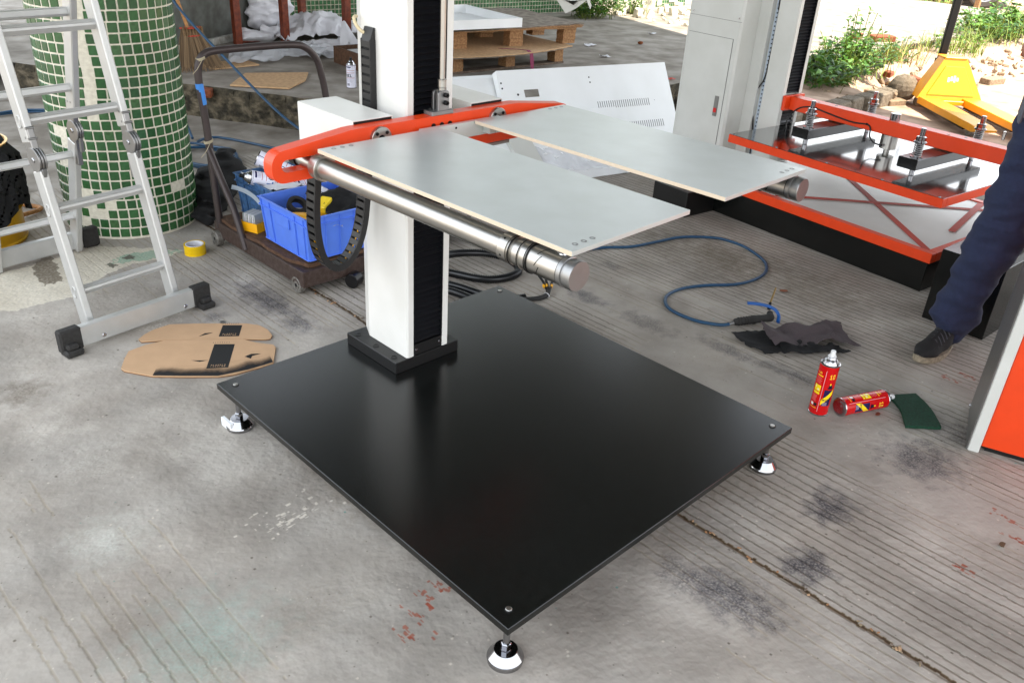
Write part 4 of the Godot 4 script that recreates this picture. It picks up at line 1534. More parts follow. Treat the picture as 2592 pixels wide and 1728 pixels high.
# ---- smooth bodies: tapered capsules joined with a smooth minimum, meshed as surface nets ----
func body_mesh(bones: Array, cell: float, k: float, wrinkle := 0.0, cut_lo := -INF, cut_hi := INF) -> MB:
	# bone: [a, b, ra, rb, squash (Vector3 scale about the bone, optional)]
	var lo := Vector3(INF, INF, INF)
	var hi := -lo
	for q in bones:
		var r := maxf(q[2], q[3]) * 1.5 + cell * 3.0
		lo = lo.min((q[0] as Vector3).min(q[1]) - Vector3.ONE * r)
		hi = hi.max((q[0] as Vector3).max(q[1]) + Vector3.ONE * r)
	var nx := int((hi.x - lo.x) / cell) + 2
	var ny := int((hi.y - lo.y) / cell) + 2
	var nz := int((hi.z - lo.z) / cell) + 2
	var f := PackedFloat32Array()
	f.resize(nx * ny * nz)
	f.fill(1.0)
	var wn := FastNoiseLite.new()
	wn.seed = 77
	wn.frequency = 5.0
	wn.fractal_octaves = 2
	for q in bones:
		var a: Vector3 = q[0]
		var b: Vector3 = q[1]
		var ra: float = q[2]
		var rb: float = q[3]
		var sc: Vector3 = q[4] if q.size() > 4 else Vector3.ONE
		var reach := maxf(ra, rb) * maxf(sc.x, maxf(sc.y, sc.z)) + k * 1.2 + cell * 2.0
		var bl := ((a.min(b) - Vector3.ONE * reach - lo) / cell).floor()
		var bh := ((a.max(b) + Vector3.ONE * reach - lo) / cell).ceil()
		var ab := (b - a) / sc
		var l2 := maxf(ab.length_squared(), 1e-9)
		var m := minf(sc.x, minf(sc.y, sc.z))
		for z in range(maxi(0, int(bl.z)), mini(nz, int(bh.z) + 1)):
			for y in range(maxi(0, int(bl.y)), mini(ny, int(bh.y) + 1)):
				var row := (z * ny + y) * nx
				for x in range(maxi(0, int(bl.x)), mini(nx, int(bh.x) + 1)):
					var p := lo + Vector3(x, y, z) * cell
					var ap := (p - a) / sc
					var t := clampf(ap.dot(ab) / l2, 0.0, 1.0)
					var d := ((ap - ab * t).length() - lerpf(ra, rb, t)) * m
					var e := f[row + x]
					var h := maxf(k - absf(d - e), 0.0) / k
					f[row + x] = minf(d, e) - h * h * k * 0.25
	if wrinkle > 0.0:
		for z in nz:
			for y in ny:
				for x in nx:
					var i := (z * ny + y) * nx + x
					if absf(f[i]) < cell * 3.0:
						var p := lo + Vector3(x, y, z) * cell
						f[i] += wn.get_noise_3d(p.x * 0.9 + p.y * 0.9, p.y * 1.7, p.z * 0.9 - p.y * 0.6) * wrinkle
	if cut_lo > -INF or cut_hi < INF:
		for z in nz:
			for y in ny:
				for x in nx:
					var i := (z * ny + y) * nx + x
					var py := lo.y + y * cell
					f[i] = maxf(f[i], maxf(cut_lo - py, py - cut_hi))
	var at := PackedInt32Array()
	at.resize(nx * ny * nz)
	at.fill(-1)
	var pts := PackedVector3Array()
	var nrm := PackedVector3Array()
	var off := [0, 1, nx, nx + 1, nx * ny, nx * ny + 1, nx * ny + nx, nx * ny + nx + 1]
	var edges := [[0, 1], [2, 3], [4, 5], [6, 7], [0, 2], [1, 3], [4, 6], [5, 7], [0, 4], [1, 5], [2, 6], [3, 7]]
	for z in nz - 1:
		for y in ny - 1:
			for x in nx - 1:
				var i := (z * ny + y) * nx + x
				var inside := 0
				for o in off:
					if f[i + o] < 0.0:
						inside += 1
				if inside == 0 or inside == 8:
					continue
				var s := Vector3.ZERO
				var c := 0
				for e in edges:
					var u := f[i + off[e[0]]]
					var w := f[i + off[e[1]]]
					if (u < 0.0) != (w < 0.0):
						var t := u / (u - w)
						var ca := Vector3(e[0] & 1, (e[0] >> 1) & 1, e[0] >> 2)
						var cb := Vector3(e[1] & 1, (e[1] >> 1) & 1, e[1] >> 2)
						s += ca.lerp(cb, t)
						c += 1
				at[i] = pts.size()
				pts.append(lo + (Vector3(x, y, z) + s / c) * cell)
				var g := Vector3(f[i + 1] + f[i + nx + 1] + f[i + nx * ny + 1] + f[i + nx * ny + nx + 1] - f[i] - f[i + nx] - f[i + nx * ny] - f[i + nx * ny + nx],
					f[i + nx] + f[i + nx + 1] + f[i + nx * ny + nx] + f[i + nx * ny + nx + 1] - f[i] - f[i + 1] - f[i + nx * ny] - f[i + nx * ny + 1],
					f[i + nx * ny] + f[i + nx * ny + 1] + f[i + nx * ny + nx] + f[i + nx * ny + nx + 1] - f[i] - f[i + 1] - f[i + nx] - f[i + nx + 1])
				nrm.append(g.normalized())
	var mb := MB.new()
	var st := [1, nx, nx * ny]
	for z in range(1, nz - 1):
		for y in range(1, ny - 1):
			for x in range(1, nx - 1):
				var i := (z * ny + y) * nx + x
				for ax in 3:
					if (f[i] < 0.0) == (f[i + st[ax]] < 0.0):
						continue
					var u: int = st[(ax + 1) % 3]
					var w: int = st[(ax + 2) % 3]
					var q := [at[i], at[i - u], at[i - u - w], at[i - w]]
					if q[0] < 0 or q[1] < 0 or q[2] < 0 or q[3] < 0:
						continue
					mb.tri(pts[q[0]], pts[q[1]], pts[q[2]], nrm[q[0]], nrm[q[1]], nrm[q[2]])
					mb.tri(pts[q[0]], pts[q[2]], pts[q[3]], nrm[q[0]], nrm[q[2]], nrm[q[3]])
	return mb


func shoe(parent: Node3D, heel: Vector3, toe: Vector3) -> void:
	var fwd := (toe - heel)
	var L := fwd.length()
	fwd = fwd.normalized()
	var sidev := Vector3(-fwd.z, 0, fwd.x)
	var fr := Transform3D(Basis(fwd, Vector3.UP, fwd.cross(Vector3.UP)), heel)
	# sole: outline extruded, toe spring
	var pl := PackedVector2Array()
	for k in 28:
		var a := TAU * k / 28
		var u := 0.5 + 0.5 * cos(a)
		var w := 0.034 + 0.014 * sin(u * PI * 0.9 + 0.35) * (0.5 + u)
		pl.append(Vector2(u * L, sin(a) * w * (1.0 if absf(cos(a)) < 0.97 else 0.9)))
	var so := MB.new()
	var rows := []
	for j in 4:
		var row := PackedVector3Array()
		for k in 29:
			var p := pl[k % 28]
			var lift := pow(maxf(0.0, p.x / L - 0.75) * 4.0, 2.0) * 0.014
			var grow: float = [0.93, 1.0, 1.02, 0.98][j]
			row.append(fr * Vector3((p.x - L * 0.5) * grow + L * 0.5, [0.0, 0.008, 0.022, 0.029][j] + lift, p.y * grow))
		rows.append(row)
	for j in 3:
		for k in 28:
			var nn := fr.basis * Vector3(cos(TAU * k / 28), 0, sin(TAU * k / 28))
			so.quad(rows[j][k], rows[j][k + 1], rows[j + 1][k + 1], rows[j + 1][k], nn)
	for k in 28:
		so.tri(fr * Vector3(L * 0.5, 0.029, 0), rows[3][k], rows[3][k + 1], Vector3.UP)
		so.tri(fr * Vector3(L * 0.5, 0.0, 0), rows[0][k], rows[0][k + 1], Vector3.DOWN)
	var X := fr.basis.x
	var up := body_mesh([[fr * Vector3(0.035, 0.058, 0), fr * Vector3(0.11, 0.055, 0), 0.030, 0.032], [fr * Vector3(0.11, 0.055, 0), fr * Vector3(0.19, 0.040, 0.002), 0.033, 0.030, Vector3(1, 0.9, 1.18)], [fr * Vector3(0.19, 0.040, 0.002), fr * Vector3(L - 0.035, 0.040, 0.0), 0.030, 0.022, Vector3(1, 0.85, 1.2)], [fr * Vector3(0.035, 0.062, 0), fr * Vector3(0.050, 0.125, 0), 0.030, 0.034], [fr * Vector3(0.07, 0.10, 0), fr * Vector3(0.15, 0.060, 0), 0.030, 0.026]], 0.007, 0.03)
	var upper := part(parent, "shoe", up, M.shoe, "dark grey knitted running shoe with a pale sole")
	part(upper, "sole", so, M.sole)
	var tg := MB.new()
	tg.tube(smooth([fr * Vector3(0.085, 0.118, 0.0), fr * Vector3(0.12, 0.100, 0.0), fr * Vector3(0.165, 0.079, 0)], 4), 0.011, 8)
	part(upper, "tongue", tg, M.shoe)
	for k in 5:
		var u := 0.095 + k * 0.017
		var h := 0.108 - k * 0.0085
		var lc := MB.new()
		lc.tube(smooth([fr * Vector3(u + 0.008, h - 0.012, 0.032), fr * Vector3(u, h + 0.008, 0.014), fr * Vector3(u + 0.004, h + 0.010, -0.008), fr * Vector3(u + 0.014, h - 0.012, -0.034)], 4), 0.0028, 6)
		part(upper, "lace", lc, M.lace)


func build_person() -> void:
	var D := thing("person", "person in navy trousers, grey shirt and dark running shoes standing at the right edge", "person", "", Vector3(2.42, 0, 1.45))
	var hipl := Vector3(2.44, 0.90, 1.42)
	var hipr := Vector3(2.47, 0.90, 1.60)
	var kneel := Vector3(2.425, 0.46, 1.365)
	var kneer := Vector3(2.46, 0.46, 1.67)
	var ankl := Vector3(2.445, 0.10, 1.306)
	var ankr := Vector3(2.52, 0.10, 1.72)
	var pel := Vector3(2.455, 0.93, 1.51)
	var chest := Vector3(2.43, 1.30, 1.51)
	var neck := Vector3(2.42, 1.47, 1.51)
	var head := Vector3(2.40, 1.61, 1.51)
	var shl := Vector3(2.43, 1.40, 1.35)
	var shr := Vector3(2.43, 1.40, 1.67)
	var ell := Vector3(2.40, 1.17, 1.30)
	var elr := Vector3(2.40, 1.17, 1.73)
	var wrl := Vector3(2.24, 1.33, 1.44)
	var wrr := Vector3(2.24, 1.33, 1.58)
	# bare body: head, neck, forearms and hands with fingers
	var bones := [
		[head + Vector3(0.012, 0.03, 0), head + Vector3(0.0, 0.02, 0), 0.088, 0.085], [head + Vector3(-0.03, -0.045, 0), head + Vector3(0.0, -0.03, 0), 0.058, 0.062],
		[head + Vector3(-0.098, -0.012, 0), head + Vector3(-0.085, 0.015, 0), 0.013, 0.008], [neck, head + Vector3(0.01, -0.06, 0), 0.052, 0.050],
		[head + Vector3(0.01, 0.0, -0.086), head + Vector3(0.012, 0.02, -0.088), 0.016, 0.018], [head + Vector3(0.01, 0.0, 0.086), head + Vector3(0.012, 0.02, 0.088), 0.016, 0.018],
		[neck + Vector3(0, -0.05, 0), chest, 0.07, 0.10, Vector3(0.8, 1, 1.3)], [shl, ell, 0.044, 0.038], [shr, elr, 0.044, 0.038], [ell, wrl, 0.038, 0.027], [elr, wrr, 0.038, 0.027],
		[shl, shr, 0.05, 0.05], [chest, pel, 0.10, 0.11, Vector3(0.8, 1, 1.2)], [hipl, kneel, 0.07, 0.05], [hipr, kneer, 0.07, 0.05], [kneel, ankl, 0.048, 0.036], [kneer, ankr, 0.048, 0.036]]
	var mb := body_mesh(bones, 0.0125, 0.025)
	for s in [[ell, wrl, 1.0], [elr, wrr, -1.0]]:
		var dir: Vector3 = (s[1] - s[0]).normalized()
		var sd: Vector3 = dir.cross(Vector3.UP).normalized()
		var palm: Vector3 = s[1] + dir * 0.07
		var hb := [[s[1], palm, 0.024, 0.020, Vector3(1, 0.75, 1.3)]]
		for k in 4:
			var o: Vector3 = sd * (k - 1.5) * 0.0195
			var ln: float = [0.032, 0.040, 0.036, 0.028][k]
			var k0: Vector3 = palm + dir * 0.012 + o
			var k1: Vector3 = k0 + dir * ln + Vector3.DOWN * 0.008
			var k2: Vector3 = k1 + dir * ln * 0.5 + Vector3.DOWN * ln * 0.6
			hb.append([k0, k1, 0.0085, 0.008])
			hb.append([k1, k2, 0.008, 0.0065])
		var tb: Vector3 = s[1] + dir * 0.03 + sd * s[2] * 0.026
		hb.append([tb, tb + sd * s[2] * 0.025 + dir * 0.03, 0.010, 0.009])
		hb.append([tb + sd * s[2] * 0.025 + dir * 0.03, tb + sd * s[2] * 0.026 + dir * 0.058 + Vector3.DOWN * 0.01, 0.009, 0.007])
		var hm := body_mesh(hb, 0.0045, 0.008)
		mb.v.append_array(hm.v)
		mb.n.append_array(hm.n)
		mb.uv.append_array(hm.uv)
		mb.col.append_array(hm.col)
	part(D, "body", mb, M.skin)
	var hr := body_mesh([[head + Vector3(0.022, 0.055, 0), head + Vector3(0.015, 0.05, 0), 0.088, 0.088], [head + Vector3(0.045, 0.0, 0), head + Vector3(0.03, 0.03, 0), 0.068, 0.08]], 0.011, 0.02)
	part(D, "hair", hr, M.hair)
	for s in [-1.0, 1.0]:
		var ey := MB.new()
		ey.ball(head + Vector3(-0.083, 0.018, s * 0.031), Vector3(0.009, 0.008, 0.011))
		part(D, "eye", ey, M.hair)
	var mo := MB.new()
	mo.ball(head + Vector3(-0.086, -0.052, 0), Vector3(0.007, 0.005, 0.022))
	part(D, "mouth", mo, M.tapered)
	# trousers, a little baggy, crumpled over the shoe
	var tr := body_mesh([[pel + Vector3(0, 0.06, -0.06), pel + Vector3(0, 0.06, 0.06), 0.125, 0.125, Vector3(0.9, 1, 1)], [hipl, hipr, 0.118, 0.118], [hipl + Vector3(0, -0.03, -0.005), kneel, 0.108, 0.084, Vector3(1.1, 1, 1)], [hipr, kneer, 0.108, 0.084, Vector3(1.1, 1, 1)], [kneel, ankl + Vector3(0.005, 0.06, 0.002), 0.083, 0.069, Vector3(1.15, 1, 1)], [ankl + Vector3(0.01, 0.07, 0.002), ankl + Vector3(0.02, -0.005, 0.010), 0.071, 0.064, Vector3(1.12, 1, 1)], [kneer, ankr, 0.083, 0.070, Vector3(1.15, 1, 1)], [ankl + Vector3(-0.02, 0.075, -0.01), ankl + Vector3(0.03, 0.045, 0.02), 0.062, 0.066]], 0.0105, 0.03, 0.021, 0.042, 1.03)
	part(D, "trousers", tr, M.denim, "baggy navy work trousers")
	var shirt := body_mesh([[pel + Vector3(-0.01, -0.02, -0.075), pel + Vector3(-0.01, -0.02, 0.075), 0.128, 0.128], [pel + Vector3(0, 0.12, 0), chest + Vector3(0, 0.0, 0), 0.155, 0.150, Vector3(0.85, 1, 1.15)], [chest, neck + Vector3(0, -0.06, 0), 0.150, 0.075, Vector3(0.8, 1, 1.1)], [shl, shr, 0.065, 0.065], [shl, ell.lerp(shl, 0.35), 0.068, 0.062], [shr, elr.lerp(shr, 0.35), 0.068, 0.062]], 0.0125, 0.04, 0.012, 0.865)
	part(D, "shirt", shirt, M.shirt, "light grey short sleeved work shirt")
	# dark pocket flap and the buckle of a belt pouch at the hem
	var fl := MB.new()
	fl.t = Transform3D(Basis(Vector3.UP, 0.35) * Basis(Vector3.BACK, 0.25), Vector3(2.34, 0.985, 1.335))
	fl.box(Vector3.ZERO, Vector3(0.10, 0.075, 0.012), 0.005)
	part(D, "pocket_flap", fl, M.shirtdark)
	var bk := MB.new()
	bk.t = Transform3D(Basis(Vector3.UP, 0.3), Vector3(2.40, 0.872, 1.290))
	bk.box(Vector3.ZERO, Vector3(0.018, 0.03, 0.01), 0.002)
	part(D, "buckle", bk, M.tin)
	shoe(D, Vector3(2.492, 0, 1.318), Vector3(2.218, 0, 1.288))
	shoe(D, Vector3(2.56, 0, 1.735), Vector3(2.288, 0, 1.70))


func build_ladder() -> void:
	var D := thing("folding_ladder", "hinged aluminium ladder standing as an A-frame in front of the tiled pillar", "ladder", "", Vector3(0.09, 0, -0.81))
	var u := Vector3(0.99077, 0, -0.13558)
	var n := Vector3(-0.13558, 0, -0.99077)
	var L0 := Vector3(-0.0832, 0.0, -0.786)
	var R0 := Vector3(0.2618, 0.0, -0.8386)
	var LB := Vector3(-0.175, 0.0, -1.634)
	var RB := Vector3(0.1645, 0.0, -1.6793)
	var bar := func(mb: MB, a: Vector3, b: Vector3, side: Vector3, w: float, d: float, bev := 0.004) -> void:
		var y := (b - a).normalized()
		var x := (side - y * side.dot(y)).normalized()
		mb.t = Transform3D(Basis(x, y, x.cross(y)), (a + b) / 2)
		mb.box(Vector3.ZERO, Vector3(w, a.distance_to(b), d), bev)
		mb.t = Transform3D()
	# stile points: (distance along n, height)
	var front := [Vector2(0.040, 0.015), Vector2(0.176, 0.600), Vector2(0.209, 0.690), Vector2(0.395, 1.50)]
	var rear := [Vector2(-0.005, 0.012), Vector2(-0.178, 0.54), Vector2(-0.214, 0.65), Vector2(-0.475, 1.50)]
	for fr in [true, false]:
		var prof: Array = front if fr else rear
		for lft in [true, false]:
			var base: Vector3 = (L0 if lft else R0) if fr else (LB if lft else RB)
			var at := func(q: Vector2) -> Vector3: return base + n * q.x + Vector3.UP * q.y
			var lo := MB.new()
			bar.call(lo, at.call(prof[0]), at.call(prof[1]), u, 0.027, 0.060)
			var so := part(D, "lower_stile", lo, M.ladder)
			var up := MB.new()
			bar.call(up, at.call(prof[2]), at.call(prof[3]), u, 0.027, 0.060)
			var uo := part(D, "upper_stile", up, M.ladder)
			# hinge: two round cheeks and straps
			var c: Vector3 = at.call(prof[1].lerp(prof[2], 0.42))
			var hg := MB.new()
			for s in [-0.010, 0.0, 0.010]:
				hg.rod(c + u * (s - 0.0035) - n * 0.012, c + u * (s + 0.0035) - n * 0.012, 0.042, 28, -1.0, 0.001)
			bar.call(hg, at.call(prof[1] + Vector2(0, -0.10)), c, u, 0.0225, 0.045, 0.003)
			bar.call(hg, c, at.call(prof[2] + Vector2(0.0, 0.05)), u, 0.0225, 0.050, 0.003)
			var ho := part(D, "hinge", hg, M.steel_dull, "round grey locking hinge")
			var pin := MB.new()
			pin.rod(c - u * 0.018 - n * 0.012, c + u * 0.018 - n * 0.012, 0.009, 16, -1.0, 0.002)
			part(ho, "hinge_pin", pin, M.tin)
			var lv := MB.new()
			bar.call(lv, c - n * 0.045 - Vector3.UP * 0.025, c - n * 0.040 - Vector3.UP * 0.085, u, 0.018, 0.012)
			part(ho, "release_lever", lv, M.greypanel)
			for dy in [0.02, 0.055]:
				for side in [0.0, 1.0]:
					var rv := MB.new()
					var q: Vector3 = at.call(prof[2]) + Vector3.UP * dy - n * (0.012 + 0.022 * side) + n * dy * 0.23
					rv.rod(q - u * 0.0142, q + u * 0.0142, 0.0045, 10)
					part(uo, "rivet", rv, M.steel_dull)
			# oval rung ends on the outer side of the left stiles
	for s in [[true, [0.173, 0.466, 0.760, 1.040, 1.33]], [false, [0.186, 0.478, 0.765, 1.055, 1.34]]]:
		for h in s[1]:
			var sl := 0.0
			var prof: Array = front if s[0] else rear
			var q := Vector2.ZERO
			for k in 3:
				if h >= prof[k].y and h <= prof[k + 1].y:
					q = prof[k].lerp(prof[k + 1], (h - prof[k].y) / (prof[k + 1].y - prof[k].y))
			var a: Vector3 = (L0 if s[0] else LB) + n * q.x + Vector3.UP * h
			var b: Vector3 = (R0 if s[0] else RB) + n * q.x + Vector3.UP * h
			var rg := MB.new()
			var x := (b - a).normalized()
			rg.t = Transform3D(Basis(x, Vector3.UP, x.cross(Vector3.UP)), (a + b) / 2) * Transform3D(Basis(Vector3.RIGHT, 0.5 if s[0] else -0.3), Vector3.ZERO)
			rg.box(Vector3.ZERO, Vector3(a.distance_to(b) + 0.002, 0.030, 0.030), 0.006)
			var ro := part(D, "rung", rg, M.ladder)
			for k in 3:
				var rb := MB.new()
				rb.t = rg.t
				rb.box(Vector3(0, 0.0155, -0.008 + 0.008 * k), Vector3(a.distance_to(b) - 0.03, 0.002, 0.003))
				part(ro, "tread_ridge", rb, M.ladder)
			var ov := MB.new()
			var e := a - u * 0.0138
			var pth := PackedVector3Array()
			for k in 17:
				var an := TAU * k / 16
				pth.append(e + Vector3.UP * (sin(an) * 0.011 + signf(sin(an)) * 0.010) + n * cos(an) * 0.010)
			ov.tube(pth, 0.0028, 6)
			part(ro, "rung_end", ov, M.ladder)
	# foot beams with rubber caps
	for s in [[Vector3(-0.2203, 0, -0.746), Vector3(0.372, 0, -0.827), 1.0], [Vector3(-0.32, 0, -1.617), Vector3(0.265, 0, -1.690), -1.0]]:
		var a: Vector3 = s[0]
		var b: Vector3 = s[1]
		var off := Vector3.UP * 0.052
		var bm := MB.new()
		bar.call(bm, a + off + u * 0.03, b + off - u * 0.03, Vector3.UP, 0.078, 0.030)
		var bo := part(D, "foot_beam", bm, M.ladder)
		for e in [[a, 1.0], [b, -1.0]]:
			var cp := MB.new()
			var p: Vector3 = e[0]
			var d: float = e[1]
			bar.call(cp, p + off - u * 0.004 * d, p + off + u * 0.075 * d, Vector3.UP, 0.088, 0.038, 0.006)
			bar.call(cp, p + Vector3.UP * 0.013 - u * 0.002 * d - n * 0.02 * s[2], p + Vector3.UP * 0.013 + u * 0.060 * d - n * 0.02 * s[2], Vector3.UP, 0.026, 0.055, 0.006)
			bar.call(cp, p + Vector3.UP * 0.036 + u * 0.008 * d - n * 0.026 * s[2], p + Vector3.UP * 0.036 + u * 0.05 * d - n * 0.026 * s[2], Vector3.UP, 0.022, 0.03, 0.006)
			part(bo, "rubber_foot", cp, M.rubber, "worn black rubber foot")
		for t in [0.19, 0.76]:
			var sc := MB.new()
			var q: Vector3 = a.lerp(b, t + (0.02 if t > 0.5 else 0.04)) + Vector3.UP * 0.05 - n * 0.046 * s[2]
			sc.rod(q, q - n * 0.006 * s[2], 0.008, 12, -1.0, 0.002)
			part(bo, "bolt", sc, M.tin)


func crate(called: String, label: String, x0: float, x1: float, z0: float, z1: float, y0: float, h: float, m: Material) -> Node3D:
	var D := thing(called, label, "crate", "blue plastic crates on the trolley", Vector3((x0 + x1) / 2, y0, (z0 + z1) / 2), 0.0, true)
	var w := (x1 - x0) / 2
	var d := (z1 - z0) / 2
	var t := 0.0035
	var taper := 0.93
	var b := MB.new()
	# bottom and four sloping walls
	b.box2(Vector3(-w * taper, 0, -d * taper), Vector3(w * taper, 0.004, d * taper))
	part(D, "crate_bottom", b, m)
	for s in [0, 1, 2, 3]:
		var a: float = PI / 2 * s
		var hw := w if s % 2 == 0 else d
		var hd := d if s % 2 == 0 else w
		var f := Transform3D(Basis(Vector3.UP, a), Vector3.ZERO)
		b = MB.new()
		b.t = f
		var lo := -hw * taper
		var hi := hw * taper
		for q in [[0.0, 1.0], [t, -1.0]]:
			var o: float = q[0]
			b.quad(Vector3(lo, 0, hd * taper - o), Vector3(hi, 0, hd * taper - o), Vector3(hw, h, hd - o), Vector3(-hw, h, hd - o), Vector3(0, -0.05, q[1]).normalized())
		var wl := part(D, "crate_wall", b, m)
		var rim := MB.new()
		rim.t = f
		rim.box2(Vector3(-hw - 0.006, h - 0.005, hd - 0.004), Vector3(hw + 0.006, h, hd + 0.007), 0.001)
		part(wl, "rim", rim, m)
		var r2 := MB.new()
		r2.t = f
		r2.box2(Vector3(-hw, h - 0.036, hd - 0.004), Vector3(hw, h - 0.032, hd + 0.006), 0.001)
		r2.box2(Vector3(-hw * taper, 0.0, hd * taper - 0.002), Vector3(hw * taper, 0.004, hd * taper + 0.006), 0.001)
		part(wl, "stiffener", r2, m)
		for k in 6:
			var rx := lerpf(-hw * 0.9, hw * 0.9, k / 5.0)
			if k == 2 or k == 3:
				if s % 2 == 1:
					continue
			var rb := MB.new()
			rb.t = f
			var x0r := rx * taper
			rb.quad(Vector3(x0r - 0.0015, 0, hd * taper + 0.006), Vector3(x0r + 0.0015, 0, hd * taper + 0.006), Vector3(rx + 0.0015, h, hd + 0.006), Vector3(rx - 0.0015, h, hd + 0.006), Vector3.BACK)
			for sg in [-1.0, 1.0]:
				rb.quad(Vector3(x0r + 0.0015 * sg, 0, hd * taper), Vector3(x0r + 0.0015 * sg, 0, hd * taper + 0.006), Vector3(rx + 0.0015 * sg, h, hd + 0.006), Vector3(rx + 0.0015 * sg, h, hd), Vector3.RIGHT * sg)
			part(wl, "rib", rb, m)
		if s % 2 == 1:
			var hn := MB.new()
			hn.t = f
			hn.box2(Vector3(-hw * 0.28, h - 0.085, hd * 0.985 - 0.002), Vector3(hw * 0.28, h - 0.037, hd + 0.004), 0.002)
			part(wl, "hand_grip", hn, m)
	return D


func can_image(kind: int) -> Image:
	var im := Image.create_empty(384, 256, false, Image.FORMAT_RGB8)
	if kind == 0:
		# red rust remover can: yellow band with slanted letters over a dark blue field
		im.fill(Color(0.76, 0.03, 0.045))
		for side in 2:
			var x0 := side * 192
			for y in 150:
				var yy := 85 + y
				if yy < 205:
					im.fill_rect(Rect2i(x0 + 92, yy, 56, 1), Color(0.13, 0.09, 0.28) if yy > 118 else Color(0.76, 0.03, 0.045))
			for x in 72:
				im.fill_rect(Rect2i(x0 + 84 + x, 172 - int(x * 0.8), 1, 30), Color(0.95, 0.82, 0.08))
			letters(im, "ANTIRUST" if side == 0 else "LOOSE", x0 + 88, 168, 2, Color(0.1, 0.08, 0.2), 0.3)
			for r in 9:
				im.fill_rect(Rect2i(x0 + 96 + r % 3, 186 + r * 2, 30, 1), Color(0.75, 0.7, 0.75))
			im.fill_rect(Rect2i(x0 + 112, 92, 22, 22), Color(0.10, 0.07, 0.17))
			im.fill_rect(Rect2i(x0 + 106, 104, 34, 8), Color(0.10, 0.07, 0.17))
			im.fill_rect(Rect2i(x0 + 117, 84, 8, 10), Color(0.95, 0.82, 0.08))
			letters(im, "10", x0 + 104, 36, 5, Color(0.95, 0.75, 0.2))
			letters(im, "7-40", x0 + 20, 34, 2, Color(0.95, 0.75, 0.2))
			im.fill_rect(Rect2i(x0 + 18, 50, 44, 7), Color(0.93, 0.72, 0.12))
			for r in 7:
				im.fill_rect(Rect2i(x0 + 18, 62 + r * 5, 34 + (r * 7) % 11, 1), Color(0.92, 0.65, 0.6))
			im.fill_rect(Rect2i(x0 + 18, 102, 46, 32), Color(0.95, 0.82, 0.10))
			im.fill_rect(Rect2i(x0 + 22, 108, 10, 9), Color(0.9, 0.88, 0.7))
			im.fill_rect(Rect2i(x0 + 44, 120, 12, 9), Color(0.9, 0.88, 0.7))
			im.fill_rect(Rect2i(x0 + 18, 138, 46, 12), Color(0.95, 0.82, 0.10))
			for r in 12:
				im.fill_rect(Rect2i(x0 + 16, 156 + r * 3, 40 - (r * 5) % 9, 1), Color(0.92, 0.6, 0.55))
			im.fill_rect(Rect2i(x0 + 20, 200, 20, 14), Color(0.9, 0.88, 0.85))
			im.fill_rect(Rect2i(x0 + 44, 198, 22, 16), Color(0.12, 0.1, 0.12))
			im.fill_rect(Rect2i(x0 + 16, 222, 50, 3), Color(0.95, 0.75, 0.12))
			im.fill_rect(Rect2i(x0 + 76, 20, 2, 220), Color(0.86, 0.8, 0.82))
	else:
		im.fill(Color(0.86, 0.86, 0.91))
		for side in 2:
			var x0 := side * 192
			im.fill_rect(Rect2i(x0 + 6, 6, 180, 2), Color(0.3, 0.3, 0.4))
			im.fill_rect(Rect2i(x0 + 20, 16, 70, 12), Color(0.06, 0.09, 0.30))
			for r in 4:
				im.fill_rect(Rect2i(x0 + 20, 34 + r * 5, 50 + (r * 13) % 25, 1), Color(0.35, 0.35, 0.45))
			im.fill_rect(Rect2i(x0 + 8, 58, 130, 3), Color(0.66, 0.16, 0.10))
			im.fill_rect(Rect2i(x0 + 8, 84, 130, 3), Color(0.66, 0.16, 0.10))
			letters(im, "REL" if kind == 1 else "GEL", x0 + 20, 98, 7, Color(0.45, 0.45, 0.5))
			letters(im, "REL" if kind == 1 else "GEL", x0 + 22, 100, 7, Color(0.14, 0.14, 0.17))
			im.fill_rect(Rect2i(x0 + 8, 142, 130, 3), Color(0.66, 0.16, 0.10))
			for r in 9:
				im.fill_rect(Rect2i(x0 + 22, 152 + r * 5, 60 + (r * 17) % 30, 1), Color(0.45, 0.45, 0.52))
			im.fill_rect(Rect2i(x0 + 150, 0, 5, 256), Color(0.10, 0.12, 0.30))
			im.fill_rect(Rect2i(x0 + 30, 206, 40, 28), Color(0.55, 0.55, 0.6))
			if kind == 2:
				im.fill_rect(Rect2i(x0, 150, 192, 60), Color(0.05, 0.08, 0.34))
				letters(im, "REL", x0 + 110, 90, 8, Color(0.2, 0.35, 0.6))
	return im


